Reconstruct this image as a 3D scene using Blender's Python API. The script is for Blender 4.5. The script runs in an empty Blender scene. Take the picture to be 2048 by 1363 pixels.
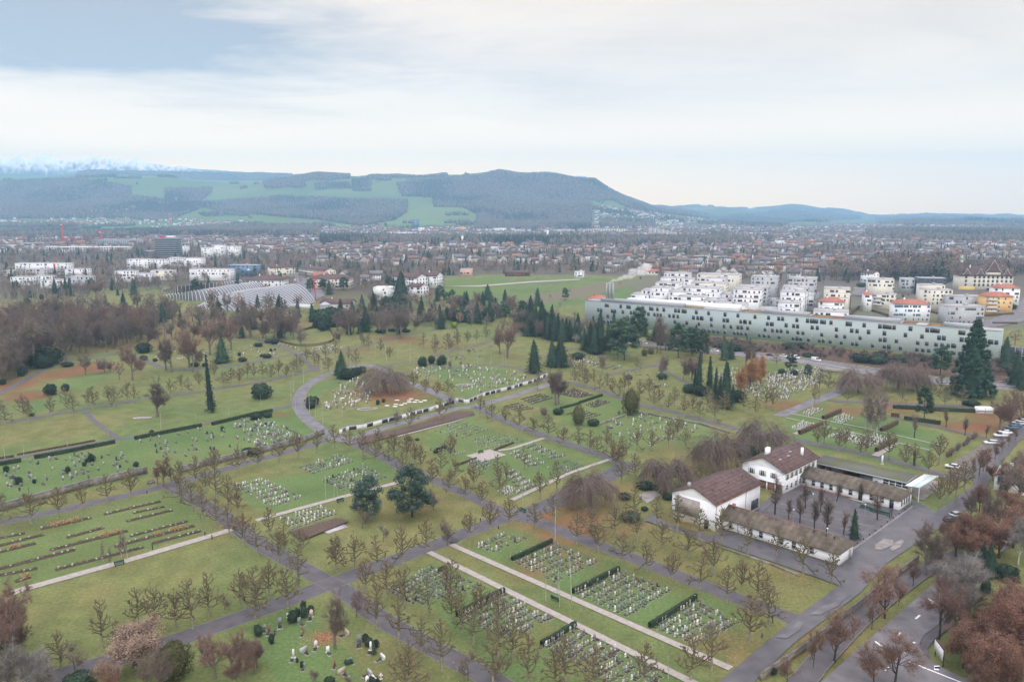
import bpy, math, numpy as np
from mathutils import Vector
R=np.random.default_rng(7)
SC=bpy.context.scene; COL=SC.collection
# ---------------------------------------------------------------- camera model
F=1593.;PT=math.atan(261/F);HC=80.
cp,sp=math.cos(PT),math.sin(PT)
def ray(px,py):
    a=(px-1024)/F;b=(681.5-py)/F
    return a,cp+b*sp,-sp+b*cp
def proj(x,y,z):
    dz=z-HC;d=y*cp-dz*sp;u=y*sp+dz*cp
    return 1024+F*x/d,681.5-F*u/d
# ---------------------------------------------------------------- terrain
U=np.array([-500,0,150,300,430,530,640,740,800,880,1000,1100,1190,1220,1260,1300,1340,1400,1500,1570,1680,1750,1900,2048,2500.])
RY=[3700,4600,5400,6200,7800,8800,10500]
RP=[[452,452,452,450,450,448,448,446,446,446,444,446,446,447,449,452,454,455,455,455,455,455,456,456,456],
[405,402,405,408,412,412,410,408,405,400,398,398,402,408,416,427,434,440,447,449,450,450,450,450,450],
[365,362,358,362,370,368,358,364,355,353,352,358,361,378,398,414,423,433,443,446,447,447,446,446,446],
[371,368,364,368,378,376,366,370,362,360,360,366,372,388,404,418,427,434,441,443,444,444,442,442,442],
[342,350,349,344,348,350,354,362,366,366,370,376,386,392,400,410,417,420,424,425,434,440,438,440,440],
[352,358,357,352,356,358,362,370,374,374,378,384,394,400,408,418,425,427,428,426,436,441,440,442,442],
[345,343,334,350,360,370,375,380,385,390,395,405,420,418,418,416,413,414,419,411,421,434,431,436,436]]
def zpix(py,y):
    t=(681.5-py)/F
    return HC+y*(t*cp-sp)/(cp+t*sp)
RZ=[np.zeros(len(U))]+[np.array([zpix(p,y) for p in row]) for y,row in zip(RY,RP)]+[np.zeros(len(U))]
RYY=np.array([2900.]+RY+[12000.])
def vnoise(x,y,s,seed=0):
    x=np.asarray(x,float)/s+seed*17.3;y=np.asarray(y,float)/s+seed*9.1
    xi=np.floor(x);yi=np.floor(y);fx=x-xi;fy=y-yi
    fx=fx*fx*(3-2*fx);fy=fy*fy*(3-2*fy)
    def h(a,b):
        v=np.sin(a*127.1+b*311.7+seed*3.7)*43758.5453
        return v-np.floor(v)
    return (h(xi,yi)*(1-fx)+h(xi+1,yi)*fx)*(1-fy)+(h(xi,yi+1)*(1-fx)+h(xi+1,yi+1)*fx)*fy
BUMP=[(-300,690,75,55,6),(-215,640,60,45,3),(60,850,190,150,5),(-112,520,22,18,3.5)]
def Hh(x,y):
    x=np.asarray(x,float);y=np.asarray(y,float)
    u=1024+F/cp*x/np.maximum(y,1.)
    z=np.zeros(np.broadcast(x,y).shape)
    cols=[np.interp(u,U,rz) for rz in RZ]
    for k in range(len(RYY)-1):
        t=np.clip((y-RYY[k])/(RYY[k+1]-RYY[k]),0,1)
        if k in(2,3,5,6): t=t*t*(3-2*t)
        z=np.where(y>=RYY[k],cols[k]*(1-t)+cols[k+1]*t,z)
    amp=np.clip((y-3500)/1300,0,1)*np.clip((12000-y)/800,0,1)*58
    z=z+amp*((vnoise(x,y,420,1)-.5)+.5*(vnoise(x,y,170,2)-.5))
    for bx,by,sx,sy,h in BUMP:
        z=z+h*np.exp(-((x-bx)/sx)**2-((y-by)/sy)**2)
    return z
def G(px,py,z=None):
    a,b,c=ray(px,py)
    if z is not None:
        t=(z-HC)/c;return np.array([a*t,b*t,z])
    if c>=-.003:c=-.003
    zz=0.
    for _ in range(14):
        t=(zz-HC)/c
        zz=.5*zz+.5*float(Hh(a*t,b*t))
    t=(zz-HC)/c
    return np.array([a*t,b*t,float(Hh(a*t,b*t))])
def ztop(P,py):
    return zpix(py,P[1])
TL={'A1':(0,290),'A2':(512,290),'A3':(1024,290),'A4':(1536,290),'B1':(0,560),'B2':(512,560),'B3':(1024,560),'B4':(1536,560),
'C1':(0,800),'C2':(512,800),'C3':(1024,800),'C4':(1536,800),'D1':(0,1023),'D2':(512,1023),'D3':(1024,1023),'D4':(1536,1023)}
def T(t,x,y): return (TL[t][0]+x/4,TL[t][1]+y/4)
# ---------------------------------------------------------------- materials
MT={}
def mat(name,col,rough=.85,ns=0,na=0,attr=None,col2=None,metal=0,bump=0,orand=0,coord='Object',detail=3,spec=.2,emis=0):
    if name in MT:return MT[name]
    m=bpy.data.materials.new(name);m.use_nodes=True;nt=m.node_tree;N=nt.nodes;L=nt.links
    b=N['Principled BSDF'];b.inputs['Roughness'].default_value=rough;b.inputs['Metallic'].default_value=metal
    b.inputs['Specular IOR Level'].default_value=spec
    c=N.new('ShaderNodeRGB');c.outputs[0].default_value=(*col,1);out=c.outputs[0]
    if attr:
        a=N.new('ShaderNodeAttribute');a.attribute_name=attr;out=a.outputs['Color']
    if ns:
        tc=N.new('ShaderNodeTexCoord');no=N.new('ShaderNodeTexNoise');no.inputs['Scale'].default_value=ns;no.inputs['Detail'].default_value=detail
        L.new(tc.outputs[coord],no.inputs['Vector'])
        mr=N.new('ShaderNodeMapRange');mr.inputs[1].default_value=.3;mr.inputs[2].default_value=.7
        L.new(no.outputs[0],mr.inputs[0])
        if col2:
            mx=N.new('ShaderNodeMix');mx.data_type='RGBA';L.new(mr.outputs[0],mx.inputs[0]);L.new(out,mx.inputs[6]);mx.inputs[7].default_value=(*col2,1);out=mx.outputs[2]
        else:
            mr.inputs[3].default_value=1-na;mr.inputs[4].default_value=1+na
            mx=N.new('ShaderNodeVectorMath');mx.operation='SCALE';L.new(out,mx.inputs[0]);L.new(mr.outputs[0],mx.inputs[3]);out=mx.outputs[0]
        if bump:
            bp=N.new('ShaderNodeBump');bp.inputs['Strength'].default_value=bump;L.new(no.outputs[0],bp.inputs['Height']);L.new(bp.outputs[0],b.inputs['Normal'])
    if orand:
        oi=N.new('ShaderNodeObjectInfo');mr=N.new('ShaderNodeMapRange');mr.inputs[3].default_value=1-orand;mr.inputs[4].default_value=1+orand
        L.new(oi.outputs['Random'],mr.inputs[0]);mx=N.new('ShaderNodeVectorMath');mx.operation='SCALE';L.new(out,mx.inputs[0]);L.new(mr.outputs[0],mx.inputs[3]);out=mx.outputs[0]
    L.new(out,b.inputs['Base Color'])
    if emis:
        L.new(out,b.inputs['Emission Color']);b.inputs['Emission Strength'].default_value=emis
    MT[name]=m;return m
# ---------------------------------------------------------------- mesh builder
class MB:
    def __init__(s): s.v=[];s.q=[];s.t=[];s.qm=[];s.tm=[];s.n=0;s.c=[];s.ms=[]
    def mi(s,m):
        if m not in s.ms:s.ms.append(m)
        return s.ms.index(m)
    def add(s,V,q=None,t=None,m=None,col=None):
        V=np.asarray(V,float).reshape(-1,3);k=s.mi(m) if m else 0
        if q is not None and len(q):
            q=np.asarray(q,int).reshape(-1,4)+s.n;s.q.append(q);s.qm.append(np.full(len(q),k))
        if t is not None and len(t):
            t=np.asarray(t,int).reshape(-1,3)+s.n;s.t.append(t);s.tm.append(np.full(len(t),k))
        s.v.append(V);s.n+=len(V)
        s.c.append(np.broadcast_to(np.array(col if col is not None else (1,1,1),float),(len(V),3)))
        return s
    def box(s,x0,x1,y0,y1,z0,z1,m=None,col=None):
        V=[(x0,y0,z0),(x1,y0,z0),(x1,y1,z0),(x0,y1,z0),(x0,y0,z1),(x1,y0,z1),(x1,y1,z1),(x0,y1,z1)]
        return s.add(V,q=[(0,3,2,1),(4,5,6,7),(0,1,5,4),(1,2,6,5),(2,3,7,6),(3,0,4,7)],m=m,col=col)
    def poly(s,P,m=None):   # extruded later; convex/concave ngon handled by tessellation
        from mathutils.geometry import tessellate_polygon
        P=[Vector(p) for p in P];tr=tessellate_polygon([P])
        V=np.array([tuple(p) for p in P]);tt=[]
        for a,b,c in tr:
            n=(P[b]-P[a]).cross(P[c]-P[a]);tt.append((a,b,c) if n.z>0 else (a,c,b))
        return s.add(V,t=tt,m=m)
    def seg(s,p0,p1,r0,r1,k=4,m=None,col=None):   # arrays
        p0=np.asarray(p0,float).reshape(-1,3);p1=np.asarray(p1,float).reshape(-1,3);n=len(p0)
        r0=np.broadcast_to(np.asarray(r0,float),(n,));r1=np.broadcast_to(np.asarray(r1,float),(n,))
        d=p1-p0;d/=np.maximum(np.linalg.norm(d,axis=1,keepdims=True),1e-9)
        a=np.where(np.abs(d[:,2:3])>.9,np.array([[1.,0,0]]),np.array([[0,0,1.]]))
        u=np.cross(d,a);u/=np.linalg.norm(u,axis=1,keepdims=True);w=np.cross(d,u)
        an=np.arange(k)*2*math.pi/k
        ring=np.cos(an)[None,:,None]*u[:,None,:]+np.sin(an)[None,:,None]*w[:,None,:]
        V=np.concatenate([p0[:,None]+ring*r0[:,None,None],p1[:,None]+ring*r1[:,None,None]],1).reshape(-1,3)
        b=np.arange(n)[:,None]*2*k;i=np.arange(k)[None,:];j=(i+1)%k
        q=np.stack([b+i,b+i+k,b+j+k,b+j],2).reshape(-1,4)
        s.add(V,q=q,m=m,col=col)
        if k>=3:
            if k==3: s_t=np.stack([b[:,0]+3,b[:,0]+5,b[:,0]+4],1)
            elif k==4:
                s_t=None;qq=np.stack([b[:,0]+7,b[:,0]+6,b[:,0]+5,b[:,0]+4],1)+s.n-len(V);s.q.append(qq);s.qm.append(np.full(len(qq),s.mi(m) if m else 0))
        return s
    def leaves(s,P,size,m=None,flat=0.,col=None,rng=None,asp=1.):
        rng=rng or R;P=np.asarray(P,float).reshape(-1,3);n=len(P)
        size=np.broadcast_to(np.asarray(size,float),(n,))
        a=rng.normal(size=(n,3));a[:,2]*=1-flat;a/=np.linalg.norm(a,axis=1,keepdims=True)+1e-9
        b=rng.normal(size=(n,3));b[:,2]*=1-flat;b-=a*(a*b).sum(1,keepdims=True);b/=np.linalg.norm(b,axis=1,keepdims=True)+1e-9
        a=a*size[:,None];b=b*size[:,None]*asp
        V=np.stack([P-a*.6-b*.3,P+a*.6-b*.35,P+b*.7],1).reshape(-1,3)
        if col is not None and np.ndim(col)==2:col=np.repeat(col,3,0)
        return s.add(V,t=np.arange(3*n).reshape(-1,3),m=m,col=col)
    def mesh(s,name,colattr=False,smooth=False):
        me=bpy.data.meshes.new(name)
        V=np.concatenate(s.v) if s.v else np.zeros((0,3))
        q=np.concatenate(s.q) if s.q else np.zeros((0,4),int);t=np.concatenate(s.t) if s.t else np.zeros((0,3),int)
        me.vertices.add(len(V));me.vertices.foreach_set('co',V.ravel())
        nl=q.size+t.size;me.loops.add(nl);me.loops.foreach_set('vertex_index',np.concatenate([q.ravel(),t.ravel()]).astype(np.int32))
        me.polygons.add(len(q)+len(t))
        ls=np.concatenate([np.arange(len(q))*4,len(q)*4+np.arange(len(t))*3]).astype(np.int32)
        me.polygons.foreach_set('loop_start',ls)
        mi=np.concatenate((s.qm or [np.zeros(0,int)])+(s.tm or [])).astype(np.int32)
        me.polygons.foreach_set('material_index',mi)
        if smooth: me.polygons.foreach_set('use_smooth',np.ones(len(q)+len(t),bool))
        for m in s.ms: me.materials.append(MT[m])
        if colattr:
            c=np.concatenate(s.c);at=me.color_attributes.new('tint','FLOAT_COLOR','POINT')
            at.data.foreach_set('color',np.concatenate([c,np.ones((len(c),1))],1).ravel())
        me.update();me.validate();return me
    def build(s,name,parent=None,**k):
        return mkobj(name,s.mesh(name,**k),parent)
def mkobj(name,data,parent=None,loc=(0,0,0),rz=0,sc=None):
    o=bpy.data.objects.new(name,data);COL.objects.link(o);o.location=loc
    if rz:o.rotation_euler=(0,0,rz)
    if sc is not None:o.scale=sc if hasattr(sc,'__len__') else (sc,sc,sc)
    if parent:o.parent=parent
    return o
def tag(o,label=None,cat=None,group=None,kind=None):
    if label:o['label']=label
    if cat:o['category']=cat
    if group:o['group']=group
    if kind:o['kind']=kind
    return o
def scatter(mb,V,t,pos,sc,rz,m,cols=None,q=None):
    V=np.asarray(V,float);n=len(pos);pos=np.asarray(pos,float);sc=np.asarray(sc,float)
    if sc.ndim==1:sc=np.repeat(sc[:,None],3,1)
    W=V[None]*sc[:,None,:];c,s_=np.cos(rz)[:,None],np.sin(rz)[:,None]
    W=np.stack([W[...,0]*c-W[...,1]*s_,W[...,0]*s_+W[...,1]*c,W[...,2]],2)+pos[:,None,:]
    off=np.arange(n)[:,None,None]*len(V)
    tt=(np.asarray(t)[None]+off).reshape(-1,3) if t is not None and len(t) else None
    qq=(np.asarray(q)[None]+off).reshape(-1,4) if q is not None and len(q) else None
    cc=None
    if cols is not None: cc=np.repeat(np.asarray(cols),len(V),0)
    mb.add(W.reshape(-1,3),q=qq,t=tt,m=m,col=cc)
# ---------------------------------------------------------------- labels by landmark
LM=[('brown roofed chapel hall',1430,1000),('two storey white house',1560,950),('front chapel wing',1565,1090),('walled asphalt courtyard',1700,1000),
('green roofed shed',1750,930),('round lawn of graves',770,800),('curved asphalt drive',600,800),('twin pale paths',1180,1210),('pale square terrace',970,900),
('striped flower beds',230,1030),('long straight pale path',260,1130),('large empty front lawn',300,1200),('stone retaining wall',330,945),('gravestone lawn in front',650,1290),
('front path crossing',680,1170),('two blue green pines',780,980),('bicycle road marking',1870,1330),('tree lined avenue at right',1780,1180),('giant sequoia',1935,780),
('russet thicket at right',1970,1200),('left edge wood',90,680),('leaf strewn hollow at left',170,740),('clipped yew pair',120,775),('slim dark spruce',420,790),
('white wave shaped roofs',480,600),('earth mound with fence',610,680),('white box shaped hall',765,580),('green hillside field',1130,590),('dark fir grove',1130,640),
('pine grove by motorway',1260,660),('long pale green building',1500,650),('right end of green building',1900,690),('white terraced flats',1450,580),('rear terraced flats',1600,570),('red roofed white flats',1780,600),
('yellow block of flats',1995,605),('school with green spire',1965,555),('dark wood by the school',1850,540),('striped dark office tower',335,500),('pair of pale tower blocks',440,503),
('long pink white flats',85,540),('red tower cranes',150,480),('grey office slab',235,488),('steep city street',590,560),('tall white church tower',925,485),('slim stone steeple',883,500),
('cluster of autumn trees',1240,510),('row of concrete towers',1325,465),('long beige housing slab',1215,460),('blue glass tower',831,448),('white motorway van',1630,720),('rows of red planted beds',1130,800),
('round shrub by path',1262,830),('fenced graves at upper left',480,690),('lawn edge of parked cars',1990,870),('orange larch',1505,750),('two purple weeping beeches',1760,720),('weeping beech by crossroads',1180,960),
('far left valley village',230,420),('right hand valley town',1800,480),('valley town centre',1500,490),('hillside suburb',1260,430),('bare wood on left slope',60,600),('white birch row',320,570),('white stone cross plot',1700,870),('tall white birches',1735,810)]
LX=np.array([(a[1],a[2]) for a in LM],float)
RECS=[]   # (obj, look, px, py)
def ordn(k):
    return str(k)+('th' if 10<=k%100<=20 else {1:'st',2:'nd',3:'rd'}.get(k%10,'th'))
def rec(o,look,px,py): RECS.append((o,look,px,py))
def wavecol(m,axis,period,amt):
    m=MT[m];nt=m.node_tree;N=nt.nodes;L=nt.links;b=N['Principled BSDF'];src=b.inputs['Base Color'].links[0].from_socket
    tc=N.new('ShaderNodeTexCoord');w=N.new('ShaderNodeTexWave');w.bands_direction=axis;w.inputs['Scale'].default_value=.314/period;w.inputs['Distortion'].default_value=.6;w.inputs['Detail'].default_value=2
    L.new(tc.outputs['Object'],w.inputs[0]);mr=N.new('ShaderNodeMapRange');mr.inputs[3].default_value=1-amt;mr.inputs[4].default_value=1+amt*.5;L.new(w.outputs[1],mr.inputs[0])
    mx=N.new('ShaderNodeVectorMath');mx.operation='SCALE';L.new(src,mx.inputs[0]);L.new(mr.outputs[0],mx.inputs[3]);L.new(mx.outputs[0],b.inputs['Base Color'])
def finish_labels():
    g={}
    for r in RECS:
        d=((LX-np.array([r[2],r[3]]))*np.array([1,1.6]));k=int(np.argmin((d**2).sum(1)))
        g.setdefault((r[1],k),[]).append(r)
    for (look,k),l in g.items():
        l.sort(key=lambda r:r[2])
        for i,r in enumerate(l):
            if len(l)==1: r[0]['label']=f"{look} nearest the {LM[k][0]}"
            elif i==len(l)-1 and len(l)>2: r[0]['label']=f"{look}, rightmost near the {LM[k][0]}"
            else: r[0]['label']=f"{look}, {ordn(i+1)} from left near the {LM[k][0]}"
# ---------------------------------------------------------------- tree makers
mat('bark_moss',(.125,.108,.062),ns=3,na=.35)
mat('bark_grey',(.15,.13,.108),ns=3,na=.3)
mat('bark_pale',(.42,.40,.36),ns=4,na=.35)
mat('bark_dark',(.05,.043,.035),ns=3,na=.3)
mat('trunk_lichen',(.24,.235,.17),ns=3,na=.35)
mat('twig_brown',(.165,.13,.105),orand=.25)
mat('twig_purple',(.185,.142,.122),orand=.2)
mat('twig_red',(.19,.125,.10),orand=.2)
mat('twig_grey',(.21,.195,.175),orand=.2)
mat('leaf_russet',(.185,.105,.07),orand=.25,ns=.6,na=.3)
mat('leaf_rust',(.185,.10,.068),orand=.2,ns=.35,na=.35)
mat('leaf_larch',(.33,.18,.085),orand=.1,ns=.3,na=.25)
mat('leaf_fawn',(.28,.20,.145),orand=.1,ns=.5,na=.3)
mat('needle_dark',(.030,.054,.036),orand=.3,ns=.5,na=.35)
mat('needle_mid',(.045,.078,.045),orand=.25,ns=.5,na=.35)
mat('needle_blue',(.058,.092,.070),orand=.15,ns=.6,na=.3)
mat('needle_sequoia',(.034,.07,.046),ns=.35,na=.4)
mat('leaf_yew',(.030,.050,.030),orand=.3,ns=1.5,na=.4)
mat('leaf_bright',(.16,.22,.04),ns=1.5,na=.3)
mat('leaf_olive',(.085,.085,.035),orand=.2,ns=1,na=.35)
def nrm(v): return v/(math.sqrt(v[0]*v[0]+v[1]*v[1]+v[2]*v[2])+1e-9)
def perp(d,ang,az):
    a=np.array([0,0,1.]) if abs(d[2])<.9 else np.array([1.,0,0])
    u=nrm(np.cross(d,a));w=np.cross(d,u)
    return nrm(d*math.cos(ang)+(u*math.cos(az)+w*math.sin(az))*math.sin(ang))
def grow(S,TT,p,d,L,r,lev,c,rng):
    n=c['n'][lev];mx=len(c['n'])-1
    r_end=r*c.get('tap',.55)
    for i in range(n):
        d=nrm(d+rng.normal(size=3)*c['wob'][lev]+np.array([0,0,c['up'][lev]]))
        q=p+d*(L/n);ra=r+(r_end-r)*i/n;rb=r+(r_end-r)*(i+1)/n
        S.append((*p,*q,ra,rb,lev));p=q
        if lev<mx and (i+1)/n>c['st'][lev]:
            for k in range(c['k'][lev]):
                a=rng.uniform(*c['ang'][lev]);az=rng.uniform(0,6.283)
                grow(S,TT,p,perp(d,a,az),L*c['len'][lev]*rng.uniform(.75,1.2)*(1-.35*(i+1)/n if i<n-1 else .9),max(rb*c['rr'][lev],.012),lev+1,c,rng)
    if lev==mx: TT.append((*p,*d))
def tubes(S,k,m,mb,maxlev=99,minlev=0):
    A=np.array(S);A=A[(A[:,8]<=maxlev)&(A[:,8]>=minlev)]
    if len(A): mb.seg(A[:,:3],A[:,3:6],A[:,6],A[:,7],k=k,m=m)
def twigs(mb,TT,n,L,w,m,rng,spread=.7,down=0.,back=.8):
    A=np.array(TT);P=np.repeat(A[:,:3],n,0);D=np.repeat(A[:,3:6],n,0)
    P=P-D*rng.uniform(0,back,size=(len(P),1))*L
    D=D+rng.normal(size=D.shape)*spread+np.array([0,0,-down]);D/=np.linalg.norm(D,axis=1,keepdims=True)
    l=L*rng.uniform(.5,1.2,size=(len(P),1));s=np.cross(D,rng.normal(size=D.shape));s/=np.linalg.norm(s,axis=1,keepdims=True)
    V=np.stack([P-s*w,P+s*w,P+D*l],1).reshape(-1,3);mb.add(V,t=np.arange(len(V)).reshape(-1,3),m=m)
PR={}
def proto(kind,i,H,tr,cr): PR.setdefault(kind,[]).append((tr.mesh(kind+'_trunk'),cr.mesh(kind+'_crown') if cr.n else None,H))
# pollarded planes
def mk_pollard(seed,leaf,ivy=0,shape=0):
    rng=np.random.default_rng(seed);S=[];K=[]
    p=np.array([0,0,0.]);d=np.array([0,0,1.]);H=8.2;z=0
    zs=np.linspace(0,H,12);pts=[p]
    for z in zs[1:]: pts.append(np.array([rng.normal()*.10*z/8*1.5,rng.normal()*.10*z/8*1.5,z]))
    rr=np.interp(zs,[0,.4,2.2,5,H],[.30,.22,.19,.12,.05])
    for i in range(11): S.append((*pts[i],*pts[i+1],rr[i],rr[i+1],0))
    az=rng.uniform(0,6)
    nl=24
    for k in range(nl):
        f=k/(nl-1);z=(2.0,2.3,1.8)[shape]+f*(H-(2.6,2.6,3.4)[shape]);az+=2.4+rng.normal()*.25
        base=np.array([np.interp(z,zs,[q[0] for q in pts]),np.interp(z,zs,[q[1] for q in pts]),z])
        L=(3.0*(1-f)**.8+.5)*rng.uniform(.8,1.15)*(1,.8,1.12)[shape]
        d=nrm(np.array([math.cos(az),math.sin(az),.12+.5*f+rng.uniform(-.1,.15)]))
        def limb(p,d,L,r,dep):
            n=max(2,int(L/.42))
            for i in range(n):
                d=nrm(d+rng.normal(size=3)*np.array([.22,.22,.2])+np.array([0,0,.13]))
                q=p+d*(L/n);r2=max(r*.94,.055);S.append((*p,*q,r,r2,1));p=q;r=r2
                if dep<2 and i>=n*.3 and rng.random()<.5:
                    limb(p,perp(d,rng.uniform(.5,.95),rng.uniform(0,6.28)),L*(1-(i+1)/n)*.7+.35,r*.8,dep+1)
            K.append(p)
        limb(base,d,L,.125-.04*f,0)
    K.append(pts[-1])
    tr=MB();A=np.array(S);a0=A[(A[:,8]==0)&(A[:,2]<2)];a1=A[~((A[:,8]==0)&(A[:,2]<2))]
    tr.seg(a0[:,:3],a0[:,3:6],a0[:,6],a0[:,7],k=6,m='trunk_lichen')
    tr.seg(a1[:,:3],a1[:,3:6],a1[:,6],a1[:,7],k=4,m='bark_moss')
    K=np.array(K);kr=rng.uniform(.08,.15,len(K))
    tr.seg(K-np.array([0,0,.12]),K+np.array([0,0,.1]),kr,kr*.8,k=4,m='bark_moss')
    cr=MB();n=4
    n=3;P=np.repeat(K,n,0);D=rng.normal(size=P.shape)*.6+np.array([0,0,1.]);D/=np.linalg.norm(D,axis=1,keepdims=True)
    s=np.cross(D,rng.normal(size=D.shape));s/=np.linalg.norm(s,axis=1,keepdims=True)
    V=np.stack([P-s*.02,P+s*.02,P+D*rng.uniform(.2,.45,size=(len(P),1))],1).reshape(-1,3);cr.add(V,t=np.arange(len(V)).reshape(-1,3),m='twig_brown')
    if leaf:
        P=np.repeat(K,leaf,0)+rng.normal(size=(len(K)*leaf,3))*.24;cr.leaves(P,rng.uniform(.08,.18,len(P)),m='leaf_russet',rng=rng)
    if ivy:
        zz=rng.uniform(0,5.5,700);a=rng.uniform(0,6.28,700);cr.leaves(np.stack([np.cos(a)*.28,np.sin(a)*.28,zz],1),.2,m='leaf_yew',rng=rng)
    return H+.3,tr,cr
for i,(lf,iv,sh) in enumerate([(2,0,0),(5,0,0),(8,0,1),(3,0,1),(0,0,0),(1,0,1),(4,0,2),(7,0,2),(1,0,2)]):
    proto('pollard',i,*mk_pollard(100+i,lf,iv,sh))
proto('pollard_ivy',0,*mk_pollard(120,2,1,1))
# large bare trees
def mk_bare(seed,H,c,bark,tw,ntw=5,tl=1.1,twd=.03,leaf=None,nleaf=0,lsz=.2,down=0.,trunkfrac=.24,r0=.42,th=2,spread=.7):
    rng=np.random.default_rng(seed);S=[];TT=[]
    grow(S,TT,np.zeros(3),np.array([0,0,1.]),H*trunkfrac*2.1,r0,0,c,rng)
    A=np.array(S);top=max(A[:,5].max(),1);f=H*.95/top
    S=[(*[v*f for v in s[:6]],s[6],s[7],s[8]) for s in S];TT=[(*[v*f for v in t[:3]],*t[3:]) for t in TT]
    tr=MB();cr=MB();tubes(S,6,bark,tr,maxlev=0);tubes(S,4,bark,tr,minlev=1,maxlev=th);tubes(S,3,tw,cr,minlev=th+1)
    twigs(cr,TT,ntw,tl,twd,tw,rng,down=down,spread=spread)
    if nleaf:
        P=np.repeat(np.array(TT)[:,:3],nleaf,0)+rng.normal(size=(len(TT)*nleaf,3))*.45;cr.leaves(P,rng.uniform(.6,1.3,len(P))*lsz,m=leaf,rng=rng,flat=.3)
    return H,tr,cr
CB=dict(n=[5,5,4,3,2],wob=[.025,.12,.16,.2,.25],up=[.02,.10,.09,.06,.03],st=[.3,.3,.3,.3,1],k=[3,1,1,2,0],ang=[(.5,.95),(.45,.85),(.4,.85),(.35,.9),(0,1)],len=[.78,.62,.6,.6,0],rr=[.55,.62,.6,.55,0])
CB2=dict(CB,k=[3,2,1,2,0],n=[4,4,3,3,2],up=[0,.12,.09,.05,.03])
for i in range(3): proto('bare',i,*mk_bare(200+i,14,CB if i!=1 else CB2,'bark_grey','twig_brown',ntw=9,tl=1.15,twd=.02))
for i in range(3): proto('bare_red',i,*mk_bare(210+i,14,CB2 if i!=1 else CB,'bark_grey','twig_red',ntw=9,tl=1.15,twd=.02,leaf='leaf_russet',nleaf=1,lsz=.09))
proto('bare_small',0,*mk_bare(220,7,dict(CB,n=[3,3,3,2],k=[2,2,2,0]),'bark_grey','twig_brown',ntw=7,tl=.7,twd=.02,r0=.16))
proto('bare_small',1,*mk_bare(221,7,dict(CB2,n=[3,3,3,2],k=[3,2,2,0]),'bark_grey','twig_purple',ntw=7,tl=.7,twd=.02,r0=.16))
for i in range(2): proto('street',i,*mk_bare(230+i,11,CB,'bark_dark','twig_red',ntw=6,tl=.8,twd=.016,leaf='leaf_russet',nleaf=4,lsz=.12,r0=.17))
for i in range(3): proto('russet',i,*mk_bare(240+i,12,CB2,'bark_dark','twig_red',ntw=3,tl=.8,twd=.025,leaf='leaf_rust',nleaf=17,lsz=.15,r0=.26))
proto('fawn',0,*mk_bare(250,9,CB2,'bark_dark','twig_brown',ntw=3,tl=.8,twd=.025,leaf='leaf_fawn',nleaf=16,lsz=.16,r0=.3))
proto('grey_thicket',0,*mk_bare(251,12,CB2,'bark_pale','twig_grey',ntw=8,tl=1.2,twd=.022,r0=.22))
for i in range(2): proto('court',i,*mk_bare(258+i,9,dict(n=[8,4,3],wob=[.02,.1,.15],up=[.02,.22,.1],st=[.3,.2,1],k=[4,3,0],ang=[(.5,.9),(.4,.8),(0,1)],len=[.26,.5,0],rr=[.4,.6,0]),'bark_dark','twig_brown',ntw=7,tl=.7,twd=.014,leaf='leaf_russet',nleaf=1,lsz=.1,r0=.15,trunkfrac=.46,th=1))
# young russet street saplings with upswept crowns
for i in range(2): proto('sapling_russet',i,*mk_bare(255+i,9,dict(n=[5,3,2],wob=[.03,.1,.15],up=[.02,.35,.2],st=[.3,.2,1],k=[5,3,0],ang=[(.5,.9),(.4,.7),(0,1)],len=[.28,.5,0],rr=[.5,.6,0]),'bark_grey','twig_red',ntw=6,tl=.7,twd=.022,leaf='leaf_rust',nleaf=3,lsz=.14,r0=.12,th=1))
# weeping beeches
def mk_weep(seed,H,W,tw,bark='bark_grey'):
    rng=np.random.default_rng(seed);S=[];TT=[]
    for s in range(3 if seed%2 else 1):
        a=rng.uniform(0,6.28);S.append((0,0,0,math.cos(a)*.5,math.sin(a)*.5,H*.3,.5,.4,0))
    for k in range(26):
        az=k*2.4+rng.normal()*.3;f=(k+.5)/26;d=nrm(np.array([math.cos(az),math.sin(az),1.1-.5*f]))
        p=np.array([0,0,H*(.18+.25*rng.random())]);r=.2;R1=W*(.35+.65*math.sqrt(f))*rng.uniform(.85,1.1)
        n=10;Ltot=R1*1.15+H*.35
        for i in range(n):
            t=i/n;g=-.02 if t<.35 else -.32
            d=nrm(d+np.array([0,0,g])+rng.normal(size=3)*.13);q=p+d*Ltot/n
            if q[2]>H:q[2]=H-.1
            if q[2]<1.2:break
            S.append((*p,*q,r,max(r*.84,.03),1));r=max(r*.84,.03);p=q
            if i>=2:
                for j in range(3):
                    dd=nrm(d+rng.normal(size=3)*.9+np.array([0,0,.1]));e=p.copy()
                    for m_ in range(4):
                        dd=nrm(dd+np.array([0,0,-.38]));e2=e+dd*.85
                        if e2[2]<.8:break
                        S.append((*e,*e2,.03,.02,2));e=e2;TT.append((*e,*dd))
    tr=MB();cr=MB();tubes(S,6,bark,tr,maxlev=0);tubes(S,4,bark,tr,minlev=1,maxlev=1);tubes(S,3,tw,cr,minlev=2)
    twigs(cr,TT,4,1.6,.018,tw,rng,spread=.45,down=1.0)
    return H,tr,cr
for i in range(3): proto('weep',i,*mk_weep(300+i,9.5,4.1,'twig_purple'))
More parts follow.
